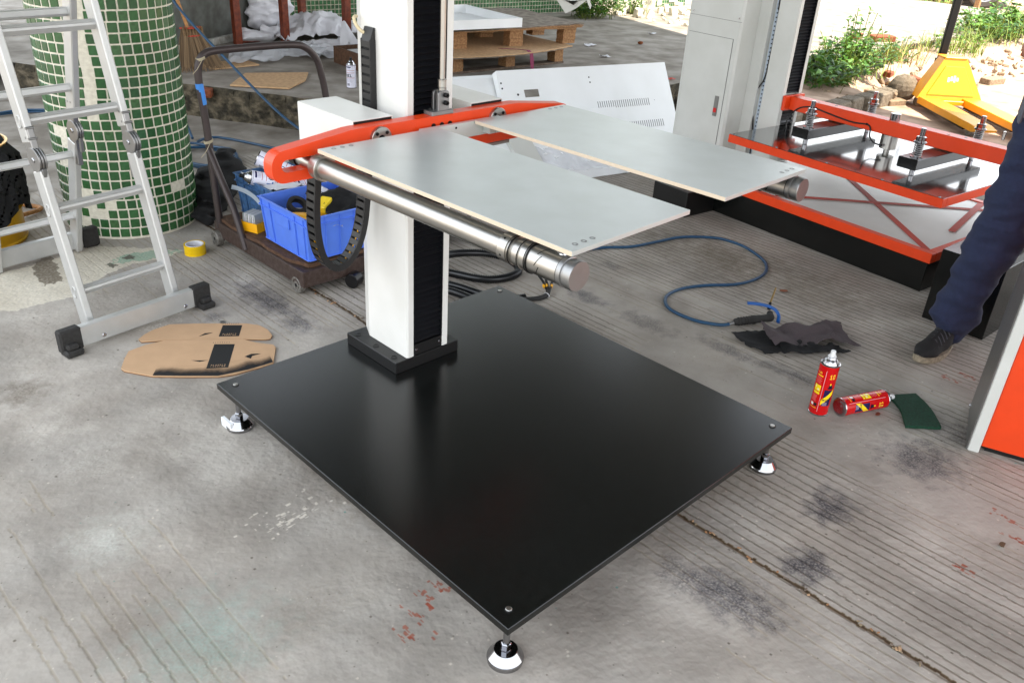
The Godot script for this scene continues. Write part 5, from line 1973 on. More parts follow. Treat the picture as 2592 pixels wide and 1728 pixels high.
# spray can: base at the origin, standing along y
func spray_can(called: String, label: String, group: String, at: Transform3D, r: float, h: float, kind: int, nozzle: Material, capped := false) -> Node3D:
	var D := thing(called, label, "spray can", group, at.origin, 0.0, true)
	D.transform = at
	if not M.has("can_%d" % kind):
		var m := StandardMaterial3D.new()
		m.albedo_texture = ImageTexture.create_from_image(can_image(kind))
		m.roughness = 0.25
		m.texture_repeat = true
		M["can_%d" % kind] = m
	var b := MB.new()
	# v runs up the wall; the image has its top row at v = 0
	for k in 40:
		var f0 := k / 40.0
		var f1 := (k + 1) / 40.0
		var c0 := Vector3(cos(f0 * TAU), 0, sin(f0 * TAU))
		var c1 := Vector3(cos(f1 * TAU), 0, sin(f1 * TAU))
		var lo := Vector3.UP * 0.006
		var hi := Vector3.UP * (h - 0.004)
		b.tri(c0 * r + lo, c1 * r + lo, c1 * r + hi, c0, c1, c1, Vector2(1.0 - f0, 1), Vector2(1.0 - f1, 1), Vector2(1.0 - f1, 0))
		b.tri(c0 * r + lo, c1 * r + hi, c0 * r + hi, c0, c1, c0, Vector2(1.0 - f0, 1), Vector2(1.0 - f1, 0), Vector2(1.0 - f0, 0))
	part(D, "can_body", b, M["can_%d" % kind])
	var t := MB.new()
	t.lathe([Vector2(0, 0.006), Vector2(r * 0.5, 0.004), Vector2(r * 0.92, 0.0004), Vector2(r * 1.02, 0.001), Vector2(r * 1.03, 0.005), Vector2(r * 0.99, 0.0062)], 40)
	part(D, "base_rim", t, M.tin)
	t = MB.new()
	t.lathe([Vector2(r, h - 0.004), Vector2(r * 1.03, h - 0.003), Vector2(r * 1.03, h), Vector2(r * 0.95, h + 0.001), Vector2(r * 0.88, h - 0.001), Vector2(r * 0.80, h + 0.006), Vector2(r * 0.62, h + 0.016), Vector2(r * 0.52, h + 0.018), Vector2(r * 0.50, h + 0.023), Vector2(r * 0.44, h + 0.025), Vector2(r * 0.2, h + 0.022), Vector2(0, h + 0.022)], 40, Transform3D(), true)
	part(D, "shoulder", t, M.tin)
	t = MB.new()
	t.lathe([Vector2(0, h + 0.020), Vector2(r * 0.40, h + 0.020), Vector2(r * 0.40, h + 0.028), Vector2(r * 0.28, h + 0.030), Vector2(r * 0.26, h + 0.044), Vector2(r * 0.22, h + 0.046), Vector2(0, h + 0.046)], 20)
	part(D, "spray_button", t, nozzle)
	return D


func build_trolley() -> void:
	var D := thing("platform_trolley", "old steel platform trolley with a bent tube handle loaded with crates", "trolley", "", Vector3(1.03, 0, -1.0))
	# angle iron frame
	for s in [[Vector3(0.700, 0.042, -1.405), Vector3(0.706, 0.112, -0.640)], [Vector3(1.354, 0.042, -1.405), Vector3(1.360, 0.112, -0.640)], [Vector3(0.7065, 0.042, -0.646), Vector3(1.3535, 0.1118, -0.640)], [Vector3(0.7065, 0.042, -1.405), Vector3(1.3535, 0.1118, -1.399)]]:
		var b := MB.new()
		b.box2(s[0], s[1], 0.002)
		part(D, "frame_rail", b, M.darksteel)
	for s in [[Vector3(0.7065, 0.1055, -1.398), Vector3(0.745, 0.1115, -0.647)], [Vector3(0.7455, 0.1055, -0.69), Vector3(1.35, 0.1113, -0.647)]]:
		var b := MB.new()
		b.box2(s[0], s[1], 0.001)
		part(D, "frame_flange", b, M.darksteel)
	var dk := MB.new()
	var rows := []
	for i in 17:
		var row := PackedVector3Array()
		for j in 13:
			var x := lerpf(0.712, 1.345, j / 12.0)
			var z := lerpf(-1.39, -0.668, i / 16.0)
			if j == 0:
				x += 0.004 * sin(i * 1.7) + (0.03 if i > 13 else 0.0) * (i - 13) / 3.0
			if i == 16:
				z += 0.004 * sin(j * 2.1)
			row.append(Vector3(x, 0.1285 + 0.002 * sin(i * 0.9 + j), z))
		rows.append(row)
	dk.grid(rows, 0.0155)
	part(D, "plywood_deck", dk, M.wood_old, "worn dark plywood deck with splintered edge")
	# castors: plain rollers on stub axles
	for s in [[0.690, -1.372], [0.712, -0.702], [1.372, -1.372], [1.372, -0.702]]:
		var x: float = s[0]
		var z: float = s[1]
		var c := MB.new()
		c.lathe([Vector2(0.008, -0.013), Vector2(0.018, -0.013), Vector2(0.019, -0.0105), Vector2(0.027, -0.0105), Vector2(0.028, -0.013), Vector2(0.0345, -0.013), Vector2(0.0365, -0.011), Vector2(0.0365, 0.011), Vector2(0.0345, 0.013), Vector2(0.008, 0.013)], 32, MB.along(Vector3(x, 0.0368, z), Vector3(x + 1, 0.0368, z)))
		var w := part(D, "castor", c, M.castor, "worn steel castor roller")
		var h := MB.new()
		h.rod(Vector3(x - 0.014, 0.0368, z), Vector3(x + (0.04 if x < 1 else 0.012), 0.0368, z), 0.0082, 14)
		if x > 1.0:
			h.rod(Vector3(x, 0.0368, z), Vector3(x - 0.04, 0.0368, z), 0.0082, 14)
		part(w, "axle", h, M.boltblack)
		var yk := MB.new()
		yk.box(Vector3(x + (0.024 if x < 1 else -0.024), 0.052, z), Vector3(0.008, 0.06, 0.04), 0.002)
		part(w, "axle_plate", yk, M.darksteel)
	# handle of bent tube with a brace at each foot
	var hd := MB.new()
	hd.tube(smooth([Vector3(0.712, 0.085, -1.372), Vector3(0.713, 0.30, -1.385), Vector3(0.712, 0.55, -1.397), Vector3(0.703, 0.745, -1.40), Vector3(0.712, 0.818, -1.40), Vector3(0.742, 0.853, -1.40), Vector3(0.80, 0.864, -1.40), Vector3(1.00, 0.866, -1.40), Vector3(1.17, 0.862, -1.40), Vector3(1.235, 0.846, -1.40), Vector3(1.285, 0.80, -1.40), Vector3(1.31, 0.735, -1.40), Vector3(1.335, 0.60, -1.40), Vector3(1.348, 0.30, -1.385), Vector3(1.35, 0.085, -1.372)], 8), 0.0165, 16)
	var ho := part(D, "tube_handle", hd, M.tubebrown, "bent brown steel tube handle")
	for x in [0.7055, 1.3545]:
		var br := MB.new()
		br.tube(smooth([Vector3(x, 0.45, -1.385), Vector3(x, 0.34, -1.30), Vector3(x - 0.002, 0.22, -1.20), Vector3(x - 0.006, 0.06, -1.115)], 6), 0.0155, 14)
		part(ho, "brace", br, M.tubebrown)
	var bp := MB.new()
	bp.tube(smooth([Vector3(0.7025, 0.735, -1.40), Vector3(0.706, 0.69, -1.3995), Vector3(0.709, 0.645, -1.399)], 4), 0.0169, 16)
	part(ho, "blue_paint_mark", bp, mat(Color(0.22, 0.50, 0.80), 0.5), "patch of blue paint on the handle")
	for s in [Vector3(0.722, 0.838, -1.40), Vector3(0.7125, 0.485, -1.394)]:
		var tw := MB.new()
		for k in 3:
			var pth := PackedVector3Array()
			for i in 17:
				var a := TAU * i / 16
				pth.append(s + Vector3(cos(a) * 0.019, (k - 1) * 0.004 + cos(a) * 0.006, sin(a) * 0.019))
			tw.tube(pth, 0.002, 6)
		tw.tube(smooth([s + Vector3(0.0, 0, 0.019), s + Vector3(-0.04, -0.03, 0.05), s + Vector3(-0.07, -0.05, 0.06)], 4), 0.0016, 6)
		part(ho, "wire_tie", tw, mat(Color(0.66, 0.62, 0.52), 0.8))

	crate("blue_crate", "bright blue plastic crate at the front of the trolley", 0.742, 1.14, -1.035, -0.665, 0.1365, 0.19, M.bluecrate)
	crate("blue_crate", "faded dusty blue crate full of spray cans at the back of the trolley", 0.822, 1.24, -1.40, -1.052, 0.1365, 0.185, M.oldcrate)
	# what lies in the crates
	var lay := func(a: Vector3, b: Vector3) -> Transform3D: return MB.along(a, b)
	spray_can("spray_can", "white spray can with a black nozzle lying at the left end of the old crate", "white spray cans of the trolley and slab", lay.call(Vector3(1.00, 0.285, -1.19), Vector3(0.80, 0.345, -1.25)), 0.033, 0.20, 2, M.boltblack)
	spray_can("spray_can", "white can with a bare metal base tipped up behind the black nozzle can", "white spray cans of the trolley and slab", lay.call(Vector3(0.90, 0.40, -1.32), Vector3(1.06, 0.30, -1.20)), 0.036, 0.20, 1, M.whiteplastic)
	spray_can("spray_can", "white spray can lying under the orange arm at the right of the old crate", "white spray cans of the trolley and slab", lay.call(Vector3(1.16, 0.30, -1.10), Vector3(0.97, 0.29, -1.13)), 0.033, 0.19, 1, M.boltblack)
	spray_can("spray_can", "white spray can with a red cap leaning inside the bright blue crate", "white spray cans of the trolley and slab", lay.call(Vector3(0.945, 0.345, -0.965), Vector3(1.07, 0.255, -0.86)), 0.033, 0.175, 1, M.red)
	var jug := thing("yellow_bottle", "yellow plastic bottle with a paper label in the bright blue crate", "bottle", "", Vector3(0.83, 0.235, -0.84))
	var jb := body_mesh([[Vector3(0.80, 0.24, -0.90), Vector3(0.87, 0.25, -0.80), 0.042, 0.045, Vector3(1.1, 0.85, 1.1)], [Vector3(0.87, 0.25, -0.80), Vector3(0.90, 0.245, -0.76), 0.040, 0.025]], 0.0075, 0.02)
	part(jug, "bottle_body", jb, M.yellow)
	var jl := MB.new()
	jl.t = Transform3D(Basis(Vector3.UP, 0.7) * Basis(Vector3.RIGHT, 0.95), Vector3(0.872, 0.283, -0.775))
	jl.box(Vector3.ZERO, Vector3(0.04, 0.002, 0.05), 0.0005)
	part(jug, "paper_label", jl, M.paper)
	var ybx := MB.new()
	ybx.t = Transform3D(Basis(Vector3.UP, 0.5) * Basis(Vector3.BACK, 0.35), Vector3(0.945, 0.27, -0.835))
	ybx.box(Vector3.ZERO, Vector3(0.075, 0.11, 0.05), 0.003)
	var yx := single("yellow_carton", ybx, mat(Color(0.93, 0.80, 0.16), 0.4, 0.0, M.soft, 0, 5), "shiny yellow carton standing beside the yellow bottle", "carton", Vector3(0.945, 0.22, -0.835))
	var bag := MB.new()
	bag.grid(crumple(Vector3(0.775, 0.235, -0.80), Vector3(0.12, 0, 0.05), Vector3(0.02, 0, 0.10), 10, 10, 0.05, 61))
	single("clear_plastic_bag", bag, M.film, "crumpled clear plastic bag beside the yellow bottle", "bag", Vector3(0.83, 0.20, -0.75))
	var bc := MB.new()
	bc.grid(crumple(Vector3(0.91, 0.268, -0.74), Vector3(0.20, 0.02, 0.015), Vector3(0.03, 0.045, -0.15), 16, 14, 0.045, 62), 0.006)
	single("black_cloth", bc, M.blackcloth, "black cloth bunched over the front rim of the bright blue crate", "cloth", Vector3(1.0, 0.27, -0.78))
	var tape := MB.new()
	tape.lathe([Vector2(0.028, 0), Vector2(0.045, 0), Vector2(0.045, 0.025), Vector2(0.028, 0.025)], 28, Transform3D(Basis(Vector3.RIGHT, 0.6), Vector3(0.88, 0.265, -0.965)))
	single("black_tape_roll", tape, M.rubber, "roll of black tape lying in the bright blue crate", "tape roll", Vector3(0.88, 0.25, -0.96))
	var fill := MB.new()
	fill.grid(crumple(Vector3(0.77, 0.21, -1.0), Vector3(0.34, 0, 0), Vector3(0, 0, 0.30), 14, 14, 0.05, 63), 0.004)
	single("packing_paper", fill, M.paper, "crumpled white packing paper under the things in the bright blue crate", "paper", Vector3(0.93, 0.19, -0.85))
	var fill2 := MB.new()
	fill2.grid(crumple(Vector3(0.85, 0.27, -1.37), Vector3(0.36, 0, 0), Vector3(0, 0, 0.29), 14, 14, 0.06, 64), 0.004)
	single("packing_paper", fill2, M.paper, "crumpled white packing paper under the cans of the old blue crate", "paper", Vector3(1.02, 0.26, -1.22))
	var pk := MB.new()
	pk.grid(crumple(Vector3(1.00, 0.335, -1.12), Vector3(0.10, 0.01, 0.0), Vector3(0.01, 0.0, 0.075), 9, 8, 0.03, 65), 0.003)
	single("red_wrapper", pk, M.tapered, "crumpled red and white wrapper under the orange arm", "wrapper", Vector3(1.05, 0.33, -1.08))
	# yellow tray with a stack of cards, on the deck
	var tr := thing("yellow_tray", "small yellow tray of stacked cards on the trolley deck", "tray", "", Vector3(0.775, 0.131, -1.155), 0.35, true)
	for s in [[Vector3(-0.045, 0, -0.05), Vector3(0.045, 0.003, 0.05)], [Vector3(-0.045, 0.003, 0.047), Vector3(0.045, 0.042, 0.05)], [Vector3(-0.045, 0.003, -0.05), Vector3(0.045, 0.042, -0.047)], [Vector3(-0.045, 0.003, -0.0468), Vector3(-0.042, 0.042, 0.0468)], [Vector3(0.042, 0.003, -0.0468), Vector3(0.045, 0.042, 0.0468)]]:
		var b := MB.new()
		b.box2(s[0], s[1])
		part(tr, "tray_side", b, M.yellow)
	for k in 7:
		var b := MB.new()
		b.t = Transform3D(Basis(Vector3.RIGHT, 0.10 - k * 0.02), Vector3(0.0, 0.042, -0.036 + k * 0.011))
		b.box(Vector3.ZERO, Vector3(0.072, 0.074, 0.005), 0.001)
		part(tr, "card", b, M.paper if k % 2 else M.alu)
	var strip := MB.new()
	var sr := []
	for i in 12:
		var row := PackedVector3Array()
		var a := 0.2 + i * 0.13
		for j in 2:
			row.append(Vector3(0.72 + 0.075 * sin(a) + 0.0, 0.245 + 0.05 * cos(a) - 0.0 * j, -1.27 + 0.012 * i) + Vector3(0.0, 0.022 * j, 0.012 * j))
		sr.append(row)
	strip.grid(sr, 0.0015)
	single("plastic_strip", strip, mat(Color(0.62, 0.66, 0.70), 0.3), "curved strip of clear grey plastic above the yellow tray", "strip", Vector3(0.77, 0.22, -1.2))


# a crumpled sheet spanned by two edges
func crumple(o: Vector3, a: Vector3, b: Vector3, na: int, nb: int, amp: float, sd: int, hump := 0.0) -> Array:
	var f := FastNoiseLite.new()
	f.seed = sd
	f.frequency = 1.0
	f.noise_type = FastNoiseLite.TYPE_SIMPLEX
	f.fractal_type = FastNoiseLite.FRACTAL_RIDGED
	f.fractal_octaves = 2
	var up := b.cross(a).normalized()
	if up.y < 0:
		up = -up
	var la := a.length()
	var lb := b.length()
	var rows := []
	for i in nb:
		var row := PackedVector3Array()
		for j in na:
			var u := float(j) / (na - 1)
			var v := float(i) / (nb - 1)
			var s := minf(0.12, minf(la, lb)) * 2.6
			var e := f.get_noise_2d(u * la / s, v * lb / s)
			var e2 := f.get_noise_2d(u * la / s + 40.0, v * lb / s)
			var edge := Vector3(f.get_noise_2d(u * 3.0, v * 3.0 + 9.0), 0, f.get_noise_2d(u * 3.0 + 5.0, v * 3.0)) * 0.04 * minf(la, lb)
			row.append(o + a * u + b * v + up * ((e * 0.5 + 0.5) * amp + hump * sin(PI * u) * sin(PI * v)) + a.normalized() * e2 * amp * 0.35 + edge)
		rows.append(row)
	return rows


func corrugated(pts: Array, r: float, pitch: float, closed := false) -> MB:
	var path := even(smooth(pts, 14, closed), pitch / 3.0)
	var rad := PackedFloat32Array()
	for i in path.size():
		rad.append(r if i % 3 != 2 else r * 0.72)
	var b := MB.new()
	b.tube(path, rad, 14)
	return b


func build_floor_things() -> void:
	# rust remover cans and scouring pad
	var red := spray_can("spray_can", "red rust remover spray can standing upright on the floor", "red spray cans", Transform3D(Basis(Vector3.UP, 2.15), Vector3(1.600, 0, 1.210)), 0.0325, 0.197, 0, M.whiteplastic)
	var ax := (Vector3(1.846, 0.033, 1.352) - Vector3(1.630, 0.033, 1.262)).normalized()
	var yy := ax
	var xx := Vector3.UP.cross(yy).normalized()
	var lyingb := Basis(xx, yy, xx.cross(yy)) * Basis(Vector3.UP, 1.1)
	spray_can("spray_can", "red rust remover spray can lying on its side beside the green pad", "red spray cans", Transform3D(lyingb, Vector3(1.632, 0.0336, 1.266)), 0.0325, 0.197, 0, M.whiteplastic)
	var pd := MB.new()
	var rows := []
	var q := [Vector3(1.895, 0, 1.335), Vector3(1.985, 0, 1.392), Vector3(1.822, 0, 1.548), Vector3(1.735, 0, 1.462)]
	var nf := FastNoiseLite.new()
	nf.seed = 9
	nf.frequency = 9.0
	for i in 22:
		var row := PackedVector3Array()
		for j in 16:
			var u := j / 15.0
			var v := i / 21.0
			var p: Vector3 = (q[0] as Vector3).lerp(q[1], u).lerp((q[3] as Vector3).lerp(q[2], u), v)
			p.y = 0.013 + nf.get_noise_2d(p.x, p.z) * 0.003 + 0.004 * sin(v * 2.5)
			var bow := Vector3(0.012, 0, 0.01) * sin(v * PI) * 0.7
			row.append(p + bow)
		rows.append(row)
	pd.grid(rows, 0.011)
	single("scouring_pad", pd, M.pad, "dark green scouring pad lying beside the fallen red can", "scouring pad", Vector3(1.86, 0, 1.44))

	# air gun on the blue hose
	var ga := thing("air_gun", "blow gun with blue trigger and brass nozzle at the end of the blue hose", "air gun", "", Vector3(2.03, 0, 0.70))
	var gb := body_mesh([[Vector3(1.945, 0.020, 0.655), Vector3(2.02, 0.021, 0.690), 0.015, 0.016], [Vector3(2.02, 0.021, 0.690), Vector3(2.085, 0.026, 0.730), 0.017, 0.015], [Vector3(2.085, 0.026, 0.730), Vector3(2.105, 0.032, 0.715), 0.015, 0.014]], 0.005, 0.01)
	part(ga, "grip", gb, M.rubber)
	for k in 6:
		var p := Vector3(1.955, 0.020, 0.660).lerp(Vector3(2.015, 0.021, 0.688), k / 5.0)
		var rg := MB.new()
		rg.lathe([Vector2(0.015, -0.0025), Vector2(0.0178, -0.0015), Vector2(0.0178, 0.0015), Vector2(0.015, 0.0025)], 18, MB.along(p, p + Vector3(0.07, 0, 0.036)))
		part(ga, "grip_ring", rg, M.rubber)
	var hd := MB.new()
	hd.t = Transform3D(Basis(), Vector3.ZERO)
	hd.tube(smooth([Vector3(2.060, 0.062, 0.628), Vector3(2.085, 0.062, 0.655), Vector3(2.112, 0.058, 0.688), Vector3(2.128, 0.048, 0.722), Vector3(2.122, 0.030, 0.748), Vector3(2.098, 0.014, 0.762)], 6), 0.0105, 12, false, true, 0.6)
	part(ga, "trigger", hd, M.blueplastic, "blue trigger and body shell")
	var nz := MB.new()
	nz.rod(Vector3(2.118, 0.045, 0.700), Vector3(2.143, 0.062, 0.688), 0.008, 14, 0.006)
	part(ga, "nozzle_nut", nz, M.boltblack)
	nz = MB.new()
	nz.rod(Vector3(2.140, 0.060, 0.689), Vector3(2.222, 0.098, 0.660), 0.0048, 12, 0.0038)
	part(ga, "nozzle", nz, M.brass)
	var cpn := MB.new()
	cpn.rod(Vector3(1.945, 0.017, 0.652), Vector3(1.915, 0.013, 0.640), 0.010, 14, 0.008)
	part(ga, "hose_coupling", cpn, M.steel_dull)
	var hose := MB.new()
	hose.tube(smooth([Vector3(1.62, 0.0075, -0.52), Vector3(1.80, 0.0075, -0.40), Vector3(1.98, 0.0075, -0.30), Vector3(2.153, 0.0075, -0.240), Vector3(2.275, 0.0075, -0.165), Vector3(2.44, 0.0075, -0.128), Vector3(2.60, 0.0075, -0.090), Vector3(2.735, 0.0075, 0.02), Vector3(2.762, 0.0075, 0.12), Vector3(2.742, 0.0075, 0.225), Vector3(2.654, 0.0075, 0.37), Vector3(2.506, 0.0075, 0.445), Vector3(2.323, 0.0075, 0.432), Vector3(2.178, 0.0075, 0.344), Vector3(2.048, 0.0075, 0.296), Vector3(1.927, 0.0075, 0.309), Vector3(1.845, 0.0075, 0.390), Vector3(1.838, 0.0075, 0.516), Vector3(1.880, 0.009, 0.610), Vector3(1.916, 0.012, 0.641)], 8), 0.0072, 10)
	single("air_hose", hose, M.bluehose, "dark blue air hose snaking over the floor to the blow gun", "hose", Vector3(2.2, 0, 0.2))

	# cloths on the floor
	var rb := MB.new()
	rb.grid(crumple(Vector3(1.845, 0.004, 0.700), Vector3(0.18, 0, 0.09), Vector3(-0.03, 0, 0.17), 22, 20, 0.022, 71), 0.003)
	single("black_rag", rb, M.ragblack, "flat black rag under the nose of the blow gun", "rag", Vector3(1.93, 0, 0.76))
	rb = MB.new()
	rb.grid(crumple(Vector3(1.97, 0.004, 0.745), Vector3(0.285, 0, 0.20), Vector3(-0.085, 0, 0.13), 34, 20, 0.050, 72, 0.012), 0.003)
	single("grey_rag", rb, M.rag, "crumpled purplish grey rag behind the upright red can", "rag", Vector3(2.1, 0, 0.90))
	rb = MB.new()
	rb.grid(crumple(Vector3(1.925, 0.003, 0.865), Vector3(0.19, 0, 0.17), Vector3(-0.045, 0, 0.055), 20, 9, 0.030, 73), 0.003)
	single("black_rag", rb, M.ragblack, "narrow black rag edge in front of the purplish grey rag", "rag", Vector3(2.0, 0, 0.96))

	# corrugated conduit in a loop, two straight runs and the cable ends
	single("conduit_loop", corrugated([Vector3(1.30, 0.018, -0.50), Vector3(1.338, 0.018, -0.42), Vector3(1.372, 0.018, -0.345), Vector3(1.425, 0.018, -0.280), Vector3(1.50, 0.018, -0.252), Vector3(1.575, 0.018, -0.262), Vector3(1.632, 0.018, -0.33), Vector3(1.640, 0.022, -0.42), Vector3(1.59, 0.030, -0.495), Vector3(1.49, 0.040, -0.545), Vector3(1.39, 0.050, -0.550), Vector3(1.30, 0.055, -0.505), Vector3(1.22, 0.03, -0.45)], 0.0185, 0.0105), M.conduit, "looped black corrugated conduit on the floor right of the white column", "conduit", Vector3(1.45, 0, -0.4))
	single("conduit_run", corrugated([Vector3(1.15, 0.017, -0.50), Vector3(1.22, 0.017, -0.40), Vector3(1.262, 0.017, -0.305), Vector3(1.285, 0.017, -0.20), Vector3(1.32, 0.017, -0.12), Vector3(1.365, 0.017, -0.075), Vector3(1.415, 0.017, -0.055)], 0.017, 0.0105), M.conduit, "black corrugated conduit passing behind the far corner of the base plate", "conduit", Vector3(1.3, 0, -0.2))
	single("conduit_run", corrugated([Vector3(1.10, 0.017, -0.44), Vector3(1.18, 0.017, -0.35), Vector3(1.212, 0.017, -0.27), Vector3(1.222, 0.017, -0.17), Vector3(1.20, 0.017, -0.06), Vector3(1.10, 0.017, 0.06)], 0.017, 0.0105), M.conduit, "black corrugated conduit disappearing under the base plate", "conduit", Vector3(1.2, 0, -0.25))
	var cb := thing("cable_bundle", "bundle of black cables with yellow markers and ring terminals beside the plate corner", "cable", "", Vector3(1.5, 0, -0.07))
	var ends := [Vector3(1.590, 0.05, -0.165), Vector3(1.612, 0.045, -0.135), Vector3(1.640, 0.035, -0.095)]
	for k in 3:
		var o := Vector3(0, 0.0, 0.008) * (k - 1)
		var e: Vector3 = ends[k]
		var pts := [Vector3(1.405, 0.012, -0.062) + o, Vector3(1.450, 0.011, -0.030) + o, Vector3(1.505, 0.010, -0.022) + o, Vector3(1.548, 0.010 + k * 0.004, -0.045) + o, (Vector3(1.555, 0.02, -0.05) + e) / 2, e]
		var b := MB.new()
		b.tube(smooth(pts, 8), 0.0058, 10)
		var w := part(cb, "cable", b, M.cable)
		var mk := MB.new()
		var p0: Vector3 = (pts[3] as Vector3).lerp(e, 0.18 + k * 0.04)
		mk.rod(p0, p0 + (e - p0).normalized() * 0.016, 0.0068, 12)
		part(w, "yellow_marker", mk, M.yellow)
		var rt := MB.new()
		var rp := PackedVector3Array()
		var dr := (e - (pts[3] as Vector3)).normalized()
		for i in 13:
			var a := TAU * i / 12
			rp.append(e + dr * (0.008 + cos(a) * 0.006) + Vector3(0, 1, 0) * sin(a) * 0.006)
		rt.tube(rp, 0.0018, 6)
		part(w, "ring_terminal", rt, M.chrome)
	var zt := MB.new()
	var zp := PackedVector3Array()
	for i in 17:
		var a := TAU * i / 16
		zp.append(Vector3(1.515, 0.011 + sin(a) * 0.010, -0.023) + Vector3(0, 0, cos(a) * 0.016))
	zt.tube(zp, 0.0016, 6)
	part(cb, "cable_tie", zt, M.whiteplastic)
	var ob := MB.new()
	ob.box(Vector3(1.272, 0.033 + 0.022, -0.462), Vector3(0.036, 0.04, 0.034), 0.002)
	var obx := thing("orange_block", "small orange block with a pale hole resting on the conduit beside the white column", "block", "", Vector3(1.272, 0.035, -0.462))
	part(obx, "block", ob, mat(Color(0.78, 0.22, 0.07), 0.5))
	var oh := MB.new()
	oh.rod(Vector3(1.272, 0.0752, -0.462), Vector3(1.272, 0.0762, -0.462), 0.010, 16)
	part(obx, "hole", oh, M.straw)
	# tangle of black rags and thin blue tube behind the column
	var tg := MB.new()
	tg.grid(crumple(Vector3(1.36, 0.005, -0.90), Vector3(0.30, 0, 0.22), Vector3(0.12, 0, -0.18), 20, 14, 0.09, 74), 0.004)
	single("black_rag", tg, M.ragblack, "heap of black rag on the floor behind the white column", "rag", Vector3(1.5, 0, -0.9))
	var bt := MB.new()
	bt.tube(smooth([Vector3(1.40, 0.007, -1.05), Vector3(1.55, 0.007, -0.93), Vector3(1.66, 0.03, -0.88), Vector3(1.75, 0.007, -0.80), Vector3(1.90, 0.007, -0.66), Vector3(1.82, 0.007, -0.55), Vector3(1.62, 0.0075, -0.52)], 8), 0.006, 8)
	single("air_hose", bt, M.bluehose, "short blue hose piece crossing the floor behind the white column", "hose", Vector3(1.7, 0, -0.8))
	# fallen leaf scraps and a strip of paper
	for s in [[1.690, -0.075, 0.05, Color(0.55, 0.20, 0.05), "broken brown leaf beside the cable ends"], [2.43, 0.60, 0.045, Color(0.50, 0.30, 0.20), "dry brown leaf above the blow gun nozzle"], [1.745, 1.36, 0.026, Color(0.42, 0.22, 0.14), "small brown leaf between the fallen can and the plate foot"], [1.36, 1.90, 0.028, Color(0.33, 0.25, 0.17), "curled brown leaf on the grooved floor at the lower right"]]:
		var lf := MB.new()
		var pts := PackedVector2Array()
		for k in 9:
			var a := TAU * k / 9
			pts.append(Vector2(cos(a), sin(a) * 0.6) * s[2] * 0.5 * rng.randf_range(0.75, 1.1))
		lf.t = Transform3D(Basis(Vector3.UP, rng.randf() * TAU) * Basis(Vector3.RIGHT, PI / 2 + 0.12), Vector3(s[0], 0.006, s[1]))
		lf.prism(pts, -0.0015, 0.0015)
		single("dry_leaf", lf, mat(s[3], 0.8), s[4], "leaf", Vector3(s[0], 0, s[1]))
	# black cap, tape roll
	var cp := MB.new()
	cp.lathe([Vector2(0, 0.0), Vector2(0.030, 0.0), Vector2(0.032, 0.002), Vector2(0.032, 0.050), Vector2(0.029, 0.051), Vector2(0.028, 0.050), Vector2(0.028, 0.006), Vector2(0, 0.006)], 36, MB.along(Vector3(0.905, 0.0325, -0.600), Vector3(0.955, 0.0325, -0.625)))
	single("plastic_plug", cp, mat(Color(0.05, 0.05, 0.055), 0.3), "short round black plastic plug lying on the floor under the trolley end", "plug", Vector3(0.93, 0, -0.61))
	var tp := thing("tape_roll", "roll of yellow packing tape lying on the floor left of the trolley", "tape roll", "", Vector3(0.566, 0, -1.345), 0.0, true)
	var tb := MB.new()
	tb.lathe([Vector2(0.0395, 0.001), Vector2(0.0475, 0.0), Vector2(0.0475, 0.046), Vector2(0.0395, 0.045)], 48)
	part(tp, "tape_winding", tb, M.tapefilm)
	tb = MB.new()
	tb.lathe([Vector2(0.0365, 0.001), Vector2(0.0393, 0.001), Vector2(0.0393, 0.0465), Vector2(0.0365, 0.0465), Vector2(0.0365, 0.001)], 48)
	part(tp, "paper_core", tb, M.paper)
	tb = MB.new()
	tb.lathe([Vector2(0.0, 0.004), Vector2(0.0364, 0.004)], 32)
	part(tp, "core_inside", tb, M.straw)
	tb = MB.new()
	tb.lathe([Vector2(0.0366, 0.0467), Vector2(0.0395, 0.0467)], 48)
	# flattened cardboard box
	var cd := thing("flattened_carton", "flattened brown cardboard box with black print and overspray beside the base plate", "cardboard", "", Vector3(0.12, 0.0, -0.47))
	var flap := [Vector2(0.029, -0.667), Vector2(0.028, -0.690), Vector2(0.060, -0.712), Vector2(0.097, -0.727), Vector2(0.165, -0.733), Vector2(0.251, -0.676), Vector2(0.394, -0.565), Vector2(0.425, -0.522), Vector2(0.432, -0.470), Vector2(0.422, -0.420), Vector2(0.405, -0.403), Vector2(0.388, -0.408), Vector2(0.325, -0.460), Vector2(0.215, -0.545), Vector2(0.100, -0.625)]
	var main := [Vector2(0.0975, -0.6215), Vector2(0.213, -0.541), Vector2(0.322, -0.457), Vector2(0.346, -0.405), Vector2(0.387, -0.352), Vector2(0.384, -0.329), Vector2(0.319, -0.234), Vector2(0.270, -0.236), Vector2(0.229, -0.243), Vector2(0.178, -0.247), Vector2(0.126, -0.268), Vector2(0.03, -0.345), Vector2(-0.043, -0.407), Vector2(-0.102, -0.500), Vector2(-0.104, -0.521), Vector2(-0.068, -0.580), Vector2(-0.036, -0.623), Vector2(0.03, -0.632)]
